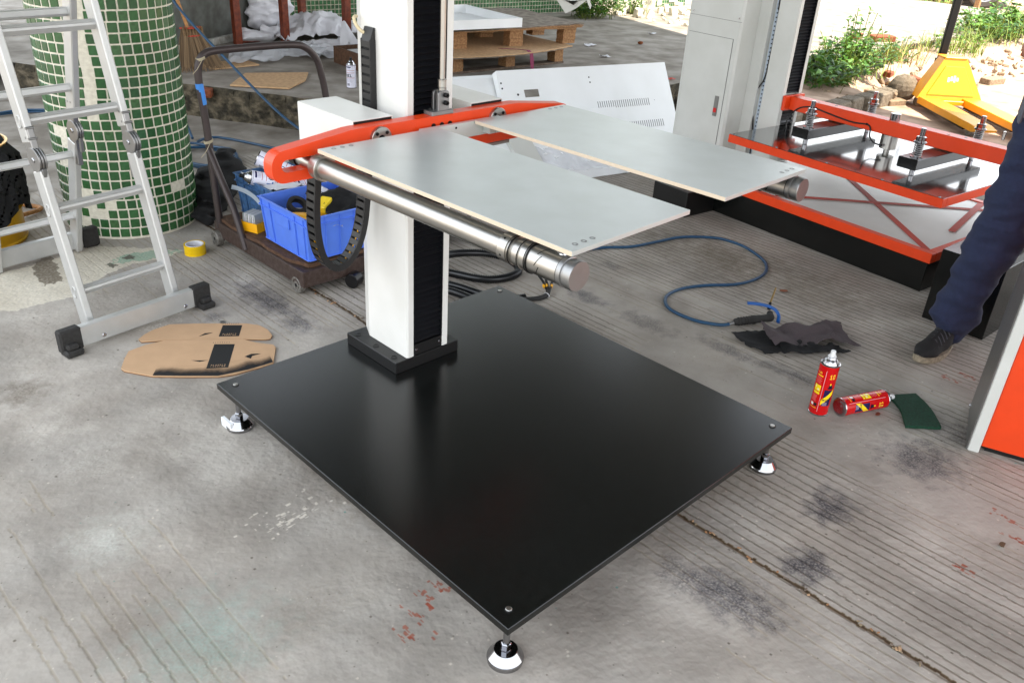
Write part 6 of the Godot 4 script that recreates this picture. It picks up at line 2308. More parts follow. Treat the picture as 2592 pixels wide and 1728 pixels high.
	for k in 2:
		var b := MB.new()
		b.t = Transform3D(Basis(Vector3.RIGHT, PI / 2), Vector3(0, 0.0085, 0))
		b.prism(PackedVector2Array(flap if k == 0 else main), 0.0, 0.004)
		var fo := part(cd, "carton_panel", b, M.card)
		var pr := MB.new()
		if k == 0:
			pr.quad(Vector3(0.317, 0.0089, -0.604), Vector3(0.375, 0.0089, -0.560), Vector3(0.322, 0.0089, -0.487), Vector3(0.262, 0.0089, -0.530), Vector3.UP)
		else:
			pr.quad(Vector3(0.222, 0.0089, -0.485), Vector3(0.280, 0.0089, -0.440), Vector3(0.180, 0.0089, -0.300), Vector3(0.118, 0.0089, -0.340), Vector3.UP)
		var ink := part(fo, "black_print", pr, M.ink)
		var ln := MB.new()
		var a0 := Vector3(0.267, 0.0093, -0.528) if k == 0 else Vector3(0.126, 0.0093, -0.340)
		var ux := Vector3(0.81, 0, 0.59)
		var uz := Vector3(0.59, 0, -0.81)
		for r in 2:
			for j in 7:
				var p := a0 + ux * (0.006 + j * 0.0075) + uz * (0.006 + r * 0.011)
				var l := 0.0045 if (j * 3 + r) % 4 else 0.002
				ln.quad(p, p + ux * l, p + ux * l + uz * 0.004, p + uz * 0.004, Vector3.UP)
		var lo := part(ink, "print_lines", ln, M.card)
		lo.set_meta("kind", "stuff")
		var sym := MB.new()
		var s0 := Vector3(0.325, 0.0089, -0.612) if k == 0 else Vector3(0.226, 0.0089, -0.495)
		for j in 8:
			var p := s0 + Vector3(0.81, 0, 0.59) * (j * 0.008) - Vector3(0.004, 0, 0.0)
			sym.quad(p, p + Vector3(0.0012, 0, 0.0009), p + Vector3(0.0012, 0, 0.0009) + Vector3(0.005, 0, -0.007), p + Vector3(0.005, 0, -0.007), Vector3.UP)
		var so := part(fo, "box_marks", sym, M.ink)
		so.set_meta("kind", "stuff")
		# torn holes
		var tn := MB.new()
		tn.t = Transform3D(Basis(Vector3.RIGHT, PI / 2), Vector3(0, 0.0090, 0))
		if k == 0:
			tn.prism(PackedVector2Array([Vector2(0.205, -0.575), Vector2(0.235, -0.585), Vector2(0.26, -0.572), Vector2(0.236, -0.572)]), 0.0, 0.0004)
		else:
			tn.prism(PackedVector2Array([Vector2(0.262, -0.335), Vector2(0.29, -0.338), Vector2(0.318, -0.318), Vector2(0.285, -0.322), Vector2(0.272, -0.308)]), 0.0, 0.0004)
			tn.prism(PackedVector2Array([Vector2(0.105, -0.425), Vector2(0.125, -0.408), Vector2(0.15, -0.390), Vector2(0.122, -0.398)]), 0.0, 0.0004)
		part(fo, "torn_hole", tn, M.hole)
		if k == 1:
			# black overspray along the near edge
			var im := Image.create_empty(128, 32, false, Image.FORMAT_RGBA8)
			for y in 32:
				for x in 128:
					var e := y / 31.0 + nf.get_noise_2d(x * 0.0022, 0.0) * 0.35 + nf.get_noise_2d(x * 0.02, y * 0.02) * 0.08 + 0.1
					im.set_pixel(x, y, Color(0.05, 0.05, 0.055, clampf((e - 0.25) * 1.5, 0.0, 0.95)))
			var om := StandardMaterial3D.new()
			om.albedo_texture = ImageTexture.create_from_image(im)
			om.transparency = BaseMaterial3D.TRANSPARENCY_ALPHA
			om.roughness = 0.8
			var ov := MB.new()
			ov.grid([PackedVector3Array([Vector3(-0.005, 0.0098, -0.455), Vector3(0.09, 0.0098, -0.385), Vector3(0.17, 0.0098, -0.335), Vector3(0.25, 0.0098, -0.315), Vector3(0.338, 0.0098, -0.295)]), PackedVector3Array([Vector3(-0.043, 0.0098, -0.407), Vector3(0.03, 0.0098, -0.345), Vector3(0.126, 0.0098, -0.268), Vector3(0.229, 0.0098, -0.243), Vector3(0.319, 0.0098, -0.236)])])
			part(fo, "black_overspray", ov, om)
		# second skin of the corrugated board
		b = MB.new()
		b.t = Transform3D(Basis(Vector3.RIGHT, PI / 2), Vector3(0.0, 0.0044, 0.0))
		b.prism(PackedVector2Array(flap if k == 0 else main), 0.0, 0.0040)
		part(fo, "lower_liner", b, M.cardedge)
	# steel washer
	var wr := MB.new()
	wr.lathe([Vector2(0.005, 0.002), Vector2(0.011, 0.002), Vector2(0.011, 0.004), Vector2(0.005, 0.004)], 20, Transform3D(Basis(), Vector3(0.335, 0, -0.64)))
	single("washer", wr, M.steel_dull, "small steel washer on the floor above the flattened carton", "washer", Vector3(0.335, 0, -0.64))

	# black bag between the pillar and the trolley
	var bg := MB.new()
	bg = body_mesh([[Vector3(0.80, 0.04, -1.72), Vector3(0.98, 0.07, -1.95), 0.07, 0.10], [Vector3(0.98, 0.08, -1.95), Vector3(1.12, 0.12, -2.1), 0.10, 0.09], [Vector3(0.76, 0.03, -1.66), Vector3(0.78, 0.03, -1.60), 0.045, 0.025]], 0.0125, 0.05, 0.05)
	single("black_bag", bg, M.blackcloth, "black cloth bag slumped on the floor between the pillar and the trolley", "bag", Vector3(0.9, 0, -1.8))

	# yellow drum with a black cloth over it at the left edge
	var dm := thing("yellow_drum", "golden yellow drum with ribs at the left edge behind the ladder", "drum", "", Vector3(-0.135, 0, -2.055), 0.0, true)
	var db := MB.new()
	db.lathe([Vector2(0, 0.0), Vector2(0.205, 0.0), Vector2(0.21, 0.012), Vector2(0.205, 0.02), Vector2(0.205, 0.14), Vector2(0.214, 0.152), Vector2(0.205, 0.164), Vector2(0.205, 0.29), Vector2(0.214, 0.302), Vector2(0.205, 0.314), Vector2(0.205, 0.44), Vector2(0.21, 0.45), Vector2(0.2, 0.452), Vector2(0, 0.445)], 48)
	part(dm, "drum_body", db, M.drum)
	var dc := MB.new()
	dc.lathe([Vector2(0.222, 0.20), Vector2(0.228, 0.30), Vector2(0.226, 0.46), Vector2(0.19, 0.478), Vector2(0, 0.482)], 40, Transform3D(Basis(), Vector3(-0.135, 0, -2.055)), true)
	# only the right part of the rim is draped
	var dr := MB.new()
	var drows := []
	for i in 16:
		var row := PackedVector3Array()
		for j in 22:
			var a := -0.3 + j * 0.085
			var rr := 0.222 + 0.010 * sin(j * 1.9) + 0.006 * sin(i * 0.8 + j)
			var y := 0.47 - i * 0.022 - 0.04 * sin(j * 0.35)
			if i < 4:
				rr = 0.222 - (4 - i) * 0.05
				y = 0.468
			row.append(Vector3(-0.135 + sin(a) * rr + 0.015, y, -2.055 + cos(a) * rr))
		drows.append(row)
	dr.grid(drows, 0.004)
	single("black_cloth", dr, M.blackcloth, "black cloth draped over the yellow drum at the left edge", "cloth", Vector3(-0.1, 0.2, -1.95))
	# blue hose and rope on the ground behind the ladder
	var hz := MB.new()
	for k in 2:
		hz.tube(smooth([Vector3(0.35, 0.008 + k * 0.014, -4.45), Vector3(0.55, 0.008 + k * 0.014, -4.34 + k * 0.02), Vector3(0.74, 0.008 + k * 0.014, -4.33), Vector3(0.92, 0.008 + k * 0.014, -4.24), Vector3(1.2, 0.008 + k * 0.014, -3.95), Vector3(1.32, 0.008 + k * 0.014, -3.4)], 8), 0.008, 8)
	single("air_hose", hz, M.bluehose, "double blue hose on the ground far behind the ladder at the left", "hose", Vector3(0.7, 0, -4.3))
	var rp := MB.new()
	rp.tube(smooth([Vector3(0.20, 0.012, -3.35), Vector3(0.33, 0.012, -3.25), Vector3(0.30, 0.012, -3.05), Vector3(0.16, 0.012, -2.85), Vector3(0.24, 0.012, -2.62), Vector3(0.13, 0.02, -2.45), Vector3(0.22, 0.012, -2.30), Vector3(0.10, 0.02, -2.22)], 8), 0.011, 8)
	single("rope", rp, M.bamboo, "frayed tan rope on the ground behind the left ladder hinge", "rope", Vector3(0.2, 0, -2.8))
	# coil of blue hose beside the pillar, and the hose that rises to the left handle
	var cl := []
	for k in 46:
		var a := k * 0.42
		cl.append(Vector3(1.27 + cos(a) * (0.155 + 0.02 * sin(k * 0.7)), 0.010 + 0.012 * (k / 15), -2.66 + sin(a) * (0.25 + 0.04 * sin(k * 1.1))))
	cl.append(Vector3(1.36, 0.02, -2.95))
	cl.append(Vector3(1.55, 0.01, -3.05))
	cl.append(Vector3(1.70, 0.02, -2.60))
	var cm := MB.new()
	cm.tube(smooth(cl, 4), 0.0085, 8)
	single("air_hose_coil", cm, M.bluehose, "loose coil of blue air hose on the floor right of the tiled pillar", "hose", Vector3(1.27, 0, -2.66))
	for s in [[[Vector3(1.42, 2.2, -4.35), Vector3(1.50, 1.3, -4.10), Vector3(1.60, 0.72, -3.80), Vector3(1.60, 0.42, -3.62), Vector3(1.47, 0.14, -3.36), Vector3(1.39, 0.02, -3.08)], "blue air hose hanging behind the trolley handle, nearest the pillar"], [[Vector3(1.52, 2.2, -4.35), Vector3(1.58, 1.3, -4.12), Vector3(1.68, 0.78, -3.80), Vector3(1.84, 0.40, -3.35), Vector3(1.95, 0.14, -2.95), Vector3(2.02, 0.012, -2.62), Vector3(1.90, 0.010, -2.40), Vector3(1.86, 0.010, -2.16)], "blue air hose with a metal coupling falling over the slab edge"]]:
		var b := MB.new()
		b.tube(smooth(s[0], 10), 0.009, 8)
		var ho := single("air_hose", b, M.bluehose, s[1], "hose", s[0][5])
		if s[0].size() > 6:
			var q2 := MB.new()
			for k in 3:
				var p := Vector3(1.575, 1.30, -4.115).lerp(Vector3(1.595, 1.20, -4.07), k * 0.42)
				q2.rod(p, p + Vector3(0.006, -0.036, 0.014), [0.014, 0.019, 0.013][k], 14)
			part(ho, "hose_coupling", q2, M.steel_dull)


func sack_mesh(a: Vector3, b: Vector3, r: float, sq: Vector3, wr := 0.05) -> MB:
	return body_mesh([[a, b, r, r * 0.95, sq], [a.lerp(b, 0.2) + Vector3(0, 0, r * 0.4), a.lerp(b, 0.8) + Vector3(0, 0, r * 0.4), r * 0.7, r * 0.75, sq]], 0.02, 0.06, wr)


func build_platform_things() -> void:
	var G := 0.22
	# broom leaning on the door
	var br := thing("broom", "straw broom with a wooden handle leaning on the grey door", "broom", "", Vector3(1.94, G, -4.15))
	var bs := MB.new()
	bs.colored = true
	for k in 420:
		var u := rng.randf()
		var w := rng.randf_range(-1, 1)
		var top := Vector3(lerpf(1.872, 2.012, u), 0.50 + rng.randf_range(0, 0.03), -4.12 + w * 0.018)
		var bot := Vector3(lerpf(1.79, 2.14, u) + rng.randf_range(-0.02, 0.02), 0.222 + rng.randf() * 0.05, -4.07 + w * 0.05)
		bs.c = Color(0.30, 0.20, 0.11).lerp(Color(0.12, 0.08, 0.05), rng.randf())
		var x := Vector3(1, 0, 0.3 * w).normalized() * rng.randf_range(0.0014, 0.0028)
		bs.quad(top - x, top + x, bot + x, bot - x, Vector3(0.2 * w, 0.1, 1).normalized())
	var bo := part(br, "bristles", bs, M.vcol)
	bo.set_meta("kind", "stuff")
	for y in [0.468, 0.522]:
		var bd := MB.new()
		bd.tube(smooth([Vector3(1.862, y, -4.125), Vector3(1.90, y, -4.096), Vector3(1.945, y, -4.09), Vector3(1.99, y, -4.096), Vector3(2.026, y, -4.125), Vector3(1.945, y, -4.15), Vector3(1.862, y, -4.125)], 4), 0.006, 6)
		part(br, "binding", bd, M.tapered)
	for k in 7:
		var st := MB.new()
		var x := 1.875 + k * 0.0235
		st.rod(Vector3(x, 0.47, -4.094), Vector3(x, 0.53, -4.098), 0.0085, 10)
		part(br, "stalk_bundle", st, M.straw)
	var hd := MB.new()
	hd.rod(Vector3(1.948, 0.40, -4.11), Vector3(1.80, 1.40, -4.40), 0.0125, 14)
	part(br, "handle", hd, M.bamboo)

	# brown timber rack: four posts, a foot rail and a top out of the picture
	var rk := thing("timber_rack", "red brown stained timber rack with four square posts among the white sacks", "rack", "", Vector3(3.2, G, -4.95))
	for s in [[2.755, -4.985, 0.031], [3.150, -4.862, 0.031], [3.735, -5.52, 0.031], [3.655, -4.64, 0.031]]:
		var b := MB.new()
		b.box2(Vector3(s[0] - s[2], G, s[1] - s[2]), Vector3(s[0] + s[2], 1.25, s[1] + s[2]), 0.003)
		part(rk, "post", b, M.wood_brown)
	var rl := MB.new()
	rl.box2(Vector3(2.79, G + 0.01, -5.03), Vector3(3.11, G + 0.055, -4.98), 0.003)
	part(rk, "foot_rail", rl, M.wood_brown)
	rl = MB.new()
	rl.box2(Vector3(2.70, 1.2505, -5.60), Vector3(3.80, 1.28, -4.58), 0.003)
	part(rk, "top_board", rl, M.wood_brown)

	# white sacks and sheeting behind the rack
	var g0 := "white sacks under the timber rack"
	var sk := body_mesh([[Vector3(3.12, 0.40, -5.26), Vector3(3.40, 0.47, -5.28), 0.105, 0.095, Vector3(1, 1.25, 0.6)], [Vector3(3.10, 0.50, -5.28), Vector3(3.36, 0.60, -5.30), 0.055, 0.05, Vector3(1, 1, 0.55)]], 0.016, 0.06, 0.035)
	single("white_sack", sk, M.sack, "plump white sack standing against the wall behind the timber rack", "sack", Vector3(3.26, G, -5.27), g0)
	sk = body_mesh([[Vector3(2.86, 0.275, -5.02), Vector3(3.12, 0.285, -5.02), 0.05, 0.062, Vector3(1, 0.9, 1.2)], [Vector3(2.83, 0.27, -5.02), Vector3(2.95, 0.28, -5.0), 0.05, 0.05]], 0.016, 0.05, 0.05)
	single("white_sack", sk, M.sack, "small dirty white sack lying at the foot of the left rack post", "sack", Vector3(2.98, G, -5.02), g0)
	var ph := MB.new()
	ph.grid(crumple(Vector3(3.05, 0.235, -4.80), Vector3(0.98, 0.0, 0.02), Vector3(0.16, 0.0, -0.62), 34, 26, 0.07, 81, 0.16))
	single("white_sheeting", ph, M.sack, "heap of crumpled white plastic sheeting behind the middle rack posts", "sheeting", Vector3(3.5, G, -5.0))
	ph = MB.new()
	ph.grid(crumple(Vector3(2.95, 0.225, -4.20), Vector3(0.78, 0.0, 0.26), Vector3(0.02, 0.0, -0.46), 30, 22, 0.06, 82, 0.06))
	single("white_sheeting", ph, M.sack, "white plastic sheet spilling forward from the rack towards the slab", "sheeting", Vector3(3.3, G, -4.3))
	ph = MB.new()
	ph.grid([PackedVector3Array([Vector3(3.28, 0.23, -4.18), Vector3(3.36, 0.23, -4.12), Vector3(3.47, 0.23, -4.10)]), PackedVector3Array([Vector3(3.31, 0.34, -4.24), Vector3(3.38, 0.36, -4.20), Vector3(3.46, 0.34, -4.22)]), PackedVector3Array([Vector3(3.40, 0.46, -4.34), Vector3(3.42, 0.47, -4.33), Vector3(3.44, 0.46, -4.34)])], 0.003)
	single("sheet_fold", ph, M.sack, "upright pointed fold of white plastic left of the column", "sheeting", Vector3(3.4, G, -4.2))
	var fm := MB.new()
	fm.grid(crumple(Vector3(2.22, 0.224, -4.16), Vector3(0.95, 0, 0.16), Vector3(0.34, 0.0, -0.55), 44, 28, 0.055, 83, 0.05))
	single("clear_film", fm, M.film, "crumpled clear plastic film spread on the slab behind the trolley handle", "film", Vector3(2.7, G, -4.3))
	var cb := MB.new()
	cb.box2(Vector3(2.06, G + 0.0005, -4.30), Vector3(2.44, G + 0.012, -4.06), 0.002)
	single("thin_board", cb, M.ply, "thin board edge sticking out under the clear film beside the broom", "board", Vector3(2.25, G, -4.18))

	# plywood offcut on the slab edge
	var pl := MB.new()
	pl.t = Transform3D(Basis(Vector3.RIGHT, PI / 2), Vector3(0, G + 0.0165, 0))
	pl.prism(PackedVector2Array([Vector2(1.885, -3.48), Vector2(2.17, -3.79), Vector2(2.59, -3.60), Vector2(2.42, -3.37), Vector2(2.18, -3.195)]), 0.0, 0.012, 0.001)
	single("plywood_offcut", pl, M.ply, "plywood offcut lying on the raised slab edge behind the trolley", "plywood", Vector3(2.2, G, -3.5))
	spray_can("spray_can", "white spray can with a black nozzle standing on the raised slab left of the column", "white spray cans of the trolley and slab", Transform3D(Basis(Vector3.UP, 2.6), Vector3(2.605, G, -3.05)), 0.034, 0.165, 1, M.boltblack)
	var rbk := MB.new()
	rbk.t = Transform3D(Basis(Vector3.UP, 0.9), Vector3(1.76, G - 0.035, -3.57))
	rbk.box(Vector3.ZERO, Vector3(0.17, 0.055, 0.08), 0.006)
	single("red_brick", rbk, M.brick, "red brick set in the slab edge beside the plywood offcut", "brick", Vector3(1.76, G - 0.07, -3.57))

	# brown wooden box with white content, cut by the column
	var wb := thing("wooden_box", "dark brown wooden box with white sheets in it, left of the column", "box", "", Vector3(3.25, G, -3.68), -0.1, true)
	for s in [[Vector3(-0.24, 0, -0.22), Vector3(0.30, 0.13, -0.20)], [Vector3(-0.24, 0, 0.20), Vector3(0.30, 0.13, 0.22)], [Vector3(-0.24, 0, -0.1995), Vector3(-0.22, 0.13, 0.1995)], [Vector3(0.28, 0, -0.1995), Vector3(0.30, 0.13, 0.1995)]]:
		var b := MB.new()
		b.box2(s[0], s[1], 0.002)
		part(wb, "side_board", b, M.wood_old)
	var wf := MB.new()
	wf.box2(Vector3(-0.21, 0.0, -0.19), Vector3(0.27, 0.10, 0.19), 0.004)
	part(wb, "white_sheets", wf, M.panelwhite)

	# two stacked pallets with plywood sheets
	for lv in 2:
		var at := Vector3(4.80, G, -2.99) if lv == 0 else Vector3(4.93, 0.378, -3.00)
		var P := thing("wooden_pallet", ["lower pallet with a rounded plywood sheet on its blocks", "upper pallet with splintered grey plywood deck"][lv], "pallet", "stacked wooden pallets", at, [-0.06, -0.19][lv], true)
		var hb: float = [0.105, 0.125][lv]
		for x in [-0.06, -0.62, -1.17]:
			for z in [-0.05, -0.52, -0.98]:
				var b := MB.new()
				var w: float = [0.10, 0.135][lv]
				for k in 4:
					var dx := rng.randf_range(-0.004, 0.004)
					b.box2(Vector3(x - w / 2 + dx, hb / 4 * k + (0.018 if lv == 0 else 0.0), z - 0.05), Vector3(x + w / 2 + dx, hb / 4 * (k + 1) - 0.0012 + (0.018 if lv == 0 else 0.0), z + 0.05 + rng.randf_range(-0.003, 0.003)), 0.0015)
				part(P, "block", b, M.pine)
		if lv == 0:
			for z in [-0.05, -0.52, -0.98]:
				var b := MB.new()
				b.box2(Vector3(-1.24, 0.0, z - 0.05), Vector3(0.0, 0.0175, z + 0.05), 0.001)
				part(P, "bottom_board", b, M.wood_grey)
			for x in [-0.06, -0.62, -1.17]:
				var b := MB.new()
				b.box2(Vector3(x - 0.05, hb + 0.0185, -1.04), Vector3(x + 0.05, hb + 0.034, 0.01), 0.001)
				part(P, "stringer", b, M.wood_grey)
			var pts := PackedVector2Array()
			for k in 25:
				var u := k / 24.0
				pts.append(Vector2(-1.34 + 1.36 * u, 0.06 + 0.13 * sin(PI * (0.10 + 0.9 * u)) + 0.006 * sin(k * 2.7)))
			pts.append(Vector2(0.02, -0.9))
			pts.append(Vector2(-1.34, -0.9))
			for k in 2:
				var b := MB.new()
				b.t = Transform3D(Basis(Vector3.RIGHT, PI / 2), Vector3(0.004 * k, 0.1495 + 0.009 * k, 0.006 * k))
				b.prism(pts, 0.0, 0.0083, 0.0008)
				part(P, "plywood_sheet", b, M.ply if k == 1 else M.plygrey, "pale plywood sheet with a curved front edge" if k == 1 else "")
		else:
			for k in 4:
				var pts := PackedVector2Array()
				var n := 16
				for j in n + 1:
					var u := float(j) / n
					pts.append(Vector2(-1.25 + (1.27 + 0.02 * k) * u, 0.02 + rng.randf_range(-0.02, 0.02) * (0.3 + u)))
				for j in 8:
					pts.append(Vector2(0.02 + 0.01 * k + rng.randf_range(-0.015, 0.015), -0.10 - j * 0.125))
				pts.append(Vector2(-0.15, -1.05))
				pts.append(Vector2(-1.25, -1.03))
				var b := MB.new()
				b.t = Transform3D(Basis(Vector3.BACK, 0.008 * k) * Basis(Vector3.RIGHT, PI / 2), Vector3(0, 0.135 + 0.0105 * k, 0))
				b.prism(pts, 0.0, 0.0072)
				part(P, "deck_veneer", b, M.plygrey if k == 3 else M.pine)
	var stp := MB.new()
	stp.grid([PackedVector3Array([Vector3(4.06, 0.3905, -3.06), Vector3(4.075, 0.3905, -3.03)]), PackedVector3Array([Vector3(4.16, 0.3915, -2.965), Vector3(4.18, 0.3915, -2.935)]), PackedVector3Array([Vector3(4.205, 0.391, -2.875), Vector3(4.235, 0.391, -2.865)]), PackedVector3Array([Vector3(4.212, 0.37, -2.838), Vector3(4.245, 0.37, -2.835)]), PackedVector3Array([Vector3(4.215, 0.31, -2.832), Vector3(4.255, 0.31, -2.83)]), PackedVector3Array([Vector3(4.22, 0.235, -2.82), Vector3(4.25, 0.235, -2.818)])], 0.003)
	single("pink_strap", stp, M.pinkstrap, "dull pink strap hanging over the curved plywood edge of the pallets", "strap", Vector3(4.2, 0.23, -2.9))
	# white sheet metal tray on the pallets
	var tr := thing("white_tray", "shallow white sheet metal tray lying on the upper pallet", "tray", "", Vector3(4.17, 0.5675, -2.905), -0.14, true)
	for s in [[Vector3(-0.84, 0, -0.83), Vector3(0, 0.003, 0)], [Vector3(-0.84, 0.003, -0.004), Vector3(0, 0.070, 0)], [Vector3(-0.84, 0.003, -0.83), Vector3(0, 0.070, -0.826)], [Vector3(-0.004, 0.003, -0.8255), Vector3(0, 0.070, -0.0045)], [Vector3(-0.84, 0.003, -0.8255), Vector3(-0.836, 0.070, -0.0045)], [Vector3(-0.8355, 0.0665, -0.022), Vector3(-0.0045, 0.0698, -0.0045)], [Vector3(-0.022, 0.0665, -0.81), Vector3(-0.0045, 0.0696, -0.0225)]]:
		var b := MB.new()
		b.box2(s[0], s[1], 0.0006)
		part(tr, "tray_wall", b, M.panelwhite)

	# white sheet metal panels leaning on the slab edge
	var u := Vector3(0.969, 0, 0.246)
	var dn := Vector3(-0.1304, -0.8491, 0.5119)
	var nm := u.cross(dn).normalized()
	if nm.z < 0:
		nm = -nm
	var TR := Vector3(4.36, 0.49, -1.60)
	var W1 := thing("slotted_panel", "large white sheet metal panel with rows of vent slots and a square window", "panel", "white panels leaning on the slab", TR + dn * 0.577)
	# a plate in its own plane: x along u from the right top corner, y downwards
	var fr := Transform3D(Basis(u, -dn, u.cross(-dn)), TR)
	if fr.basis.determinant() < 0:
		fr.basis.z = -fr.basis.z
	var b1 := MB.new()
	b1.t = fr
	# window, leaving the plate in four pieces round it
	b1.box2(Vector3(-1.415, -0.577, -0.002), Vector3(-1.237, 0.0, 0.0))
	b1.box2(Vector3(-1.125, -0.577, -0.002), Vector3(0.0, 0.0, 0.0))
	b1.box2(Vector3(-1.237, -0.136, -0.002), Vector3(-1.125, 0.0, 0.0))
	b1.box2(Vector3(-1.237, -0.577, -0.002), Vector3(-1.125, -0.188, 0.0))
	var pl1 := part(W1, "plate", b1, M.panelwhite)
	var fg := MB.new()
	fg.t = fr
	fg.box2(Vector3(-1.417, -0.577, -0.055), Vector3(-1.4152, 0.0, 0.0))
	fg.box2(Vector3(-1.415, 0.0002, -0.05), Vector3(0, 0.002, 0.0))
	part(W1, "folded_edge", fg, M.panelwhite)
	var slots := MB.new()
	for row in 2:
		for k in 25:
			var sm := MB.new()
			sm.t = fr
			var x := -0.669 + k * 0.01846 + (0.0 if row == 0 else 0.09)
			var y0 := (-0.252 if row == 0 else -0.413) - 0.0 * k
			sm.box2(Vector3(x, y0 - 0.052, 0.0003), Vector3(x + 0.0042, y0, 0.0008))
			part(pl1, "vent_slot", sm, M.label_dark)
	for s in [[-1.399, -0.083, 0.0065], [-1.398, -0.119, 0.0065], [-1.289, -0.166, 0.008], [-0.696, -0.077, 0.006], [-0.695, -0.113, 0.006], [-0.17, -0.271, 0.0025]]:
		var hm := MB.new()
		hm.t = fr
		hm.rod(Vector3(s[0], s[1], 0.0003), Vector3(s[0], s[1], 0.0009), s[2], 16)
		part(pl1, "hole", hm, M.label_dark)
	var W2 := thing("bent_panel", "white folded panel with a rounded top edge behind the slotted panel", "panel", "white panels leaning on the slab", Vector3(2.6, 0.0, -1.25))
	var f2 := Transform3D(fr.basis, TR + u * -1.0 + Vector3(0, 0.012, -0.02))
	var b2 := MB.new()
	b2.t = f2
	var prof := [Vector2(0.005, -0.14), Vector2(0.0, -0.05), Vector2(-0.035, -0.012), Vector2(-0.09, 0.0), Vector2(-0.57, 0.0)]
	for k in prof.size() - 1:
		var a: Vector2 = prof[k]
		var c: Vector2 = prof[k + 1]
		var d := (c - a).normalized()
		b2.quad(Vector3(-0.72, a.x, a.y - 0.06), Vector3(-0.29, a.x, a.y - 0.06), Vector3(-0.29, c.x, c.y - 0.06), Vector3(-0.72, c.x, c.y - 0.06), Vector3(0, d.y, -d.x))
	b2.box2(Vector3(-0.722, -0.57, -0.14), Vector3(-0.7202, -0.03, -0.062))
	part(W2, "plate", b2, M.panelwhite)
	# small panels lying below, one wrapped in film
	var W3 := thing("flat_panel", "white sheet metal panel lying low in front of the slotted panel", "panel", "white panels leaning on the slab", Vector3(2.9, 0.0, -1.1))
	var b3 := MB.new()
	b3.grid([PackedVector3Array([Vector3(2.40, 0.30, -1.52), Vector3(3.05, 0.24, -1.40), Vector3(3.55, 0.20, -1.30)]), PackedVector3Array([Vector3(2.43, 0.10, -1.30), Vector3(3.0, 0.10, -1.18), Vector3(3.42, 0.09, -1.08)]), PackedVector3Array([Vector3(2.45, 0.006, -1.19), Vector3(2.96, 0.006, -1.06), Vector3(3.29, 0.006, -0.985)])], 0.003)
	part(W3, "plate", b3, M.panelwhite)
	var b4 := MB.new()
	b4.box2(Vector3(0, 0, 0), Vector3(0.012, 0.03, 0.06), 0.001)
	b4.t = Transform3D(Basis(), Vector3(3.27, 0.006, -1.04))
	b4.box2(Vector3(0, 0, 0), Vector3(0.02, 0.02, 0.06), 0.001)
	part(W3, "folded_lip", b4, M.panelwhite)
	var W4 := MB.new()
	W4.grid([PackedVector3Array([Vector3(2.55, 0.36, -1.50), Vector3(2.70, 0.36, -1.46)]), PackedVector3Array([Vector3(2.56, 0.03, -1.16), Vector3(2.71, 0.03, -1.12)])], 0.03)
	single("folded_strip", W4, M.white2, "narrow folded white metal strip leaning beside the low panel", "panel", Vector3(2.6, 0, -1.3), "white panels leaning on the slab")
	var pf := MB.new()
	pf.grid(crumple(Vector3(2.72, 0.17, -1.36), Vector3(0.42, -0.02, 0.12), Vector3(0.0, -0.12, 0.19), 22, 14, 0.03, 86))
	single("clear_film", pf, M.film, "clear plastic film clinging to the low white panel between the boards", "film", Vector3(2.9, 0.05, -1.2))
	var sf := thing("sheet_metal_tray", "white panel with a raised rim in front of the vent slots", "panel", "white panels leaning on the slab", TR + dn * 0.6 + u * -0.75)
	var b5 := MB.new()
	b5.t = fr
	b5.box2(Vector3(-1.0, -0.575, 0.03), Vector3(-0.556, -0.312, 0.032))
	b5.box2(Vector3(-1.0, -0.3118, 0.006), Vector3(-0.556, -0.306, 0.032))
	b5.box2(Vector3(-0.5558, -0.575, 0.006), Vector3(-0.552, -0.306, 0.032))
	part(sf, "plate", b5, M.panelwhite)

	# bent grey sheet hanging on two wires from the canopy edge
	var hs := thing("hanging_sheet", "bent pale grey metal sheet hanging above the pallets from the canopy", "sheet", "", Vector3(5.35, 0.54, -3.5))
	var hb := MB.new()
	hb.grid([PackedVector3Array([Vector3(5.10, 0.84, -3.52), Vector3(5.345, 0.90, -3.50), Vector3(5.62, 0.92, -3.50)]), PackedVector3Array([Vector3(5.19, 0.68, -3.50), Vector3(5.36, 0.66, -3.46), Vector3(5.615, 0.78, -3.46)]), PackedVector3Array([Vector3(5.335, 0.545, -3.50), Vector3(5.45, 0.585, -3.48), Vector3(5.60, 0.655, -3.48)])], 0.004)
	part(hs, "sheet", hb, M.white2)
	hb = MB.new()
	hb.grid([PackedVector3Array([Vector3(5.60, 0.66, -3.49), Vector3(5.62, 0.70, -3.49)]), PackedVector3Array([Vector3(5.685, 0.565, -3.50), Vector3(5.70, 0.60, -3.50)])], 0.004)
	part(hs, "corner_strip", hb, M.white2)
	for x in [5.12, 5.56]:
		var wr := MB.new()
		wr.rod(Vector3(x, 0.86, -3.515), Vector3(x - 0.1, 4.0, -3.515), 0.003, 6)
		part(hs, "wire", wr, M.tin)
	# scraps on the slab
	for s in [[5.35, -3.05, 0.09, "crumpled white paper scrap beside the pallet corner"], [5.70, -3.55, 0.10, "flat white paper scrap on the slab right of the pallets"], [7.0, -3.75, 0.07, "small white paper scrap on the slab near the shade edge"], [6.6, -4.6, 0.08, "white paper scrap under the tiled wall shrub"], [5.05, -2.05, 0.06, "reddish paper scrap on the slab edge above the slotted panel"]]:
		var pm := MB.new()
		pm.grid(crumple(Vector3(s[0], G + 0.002, s[1]), Vector3(s[2], 0, 0.01), Vector3(0, 0, s[2] * 0.7), 8, 7, 0.02, int(s[0] * 100)), 0.001)
		single("paper_scrap", pm, M.paper if s[0] != 5.05 else M.tapered, s[3], "scrap", Vector3(s[0], G, s[1]))
	var dl := MB.new()
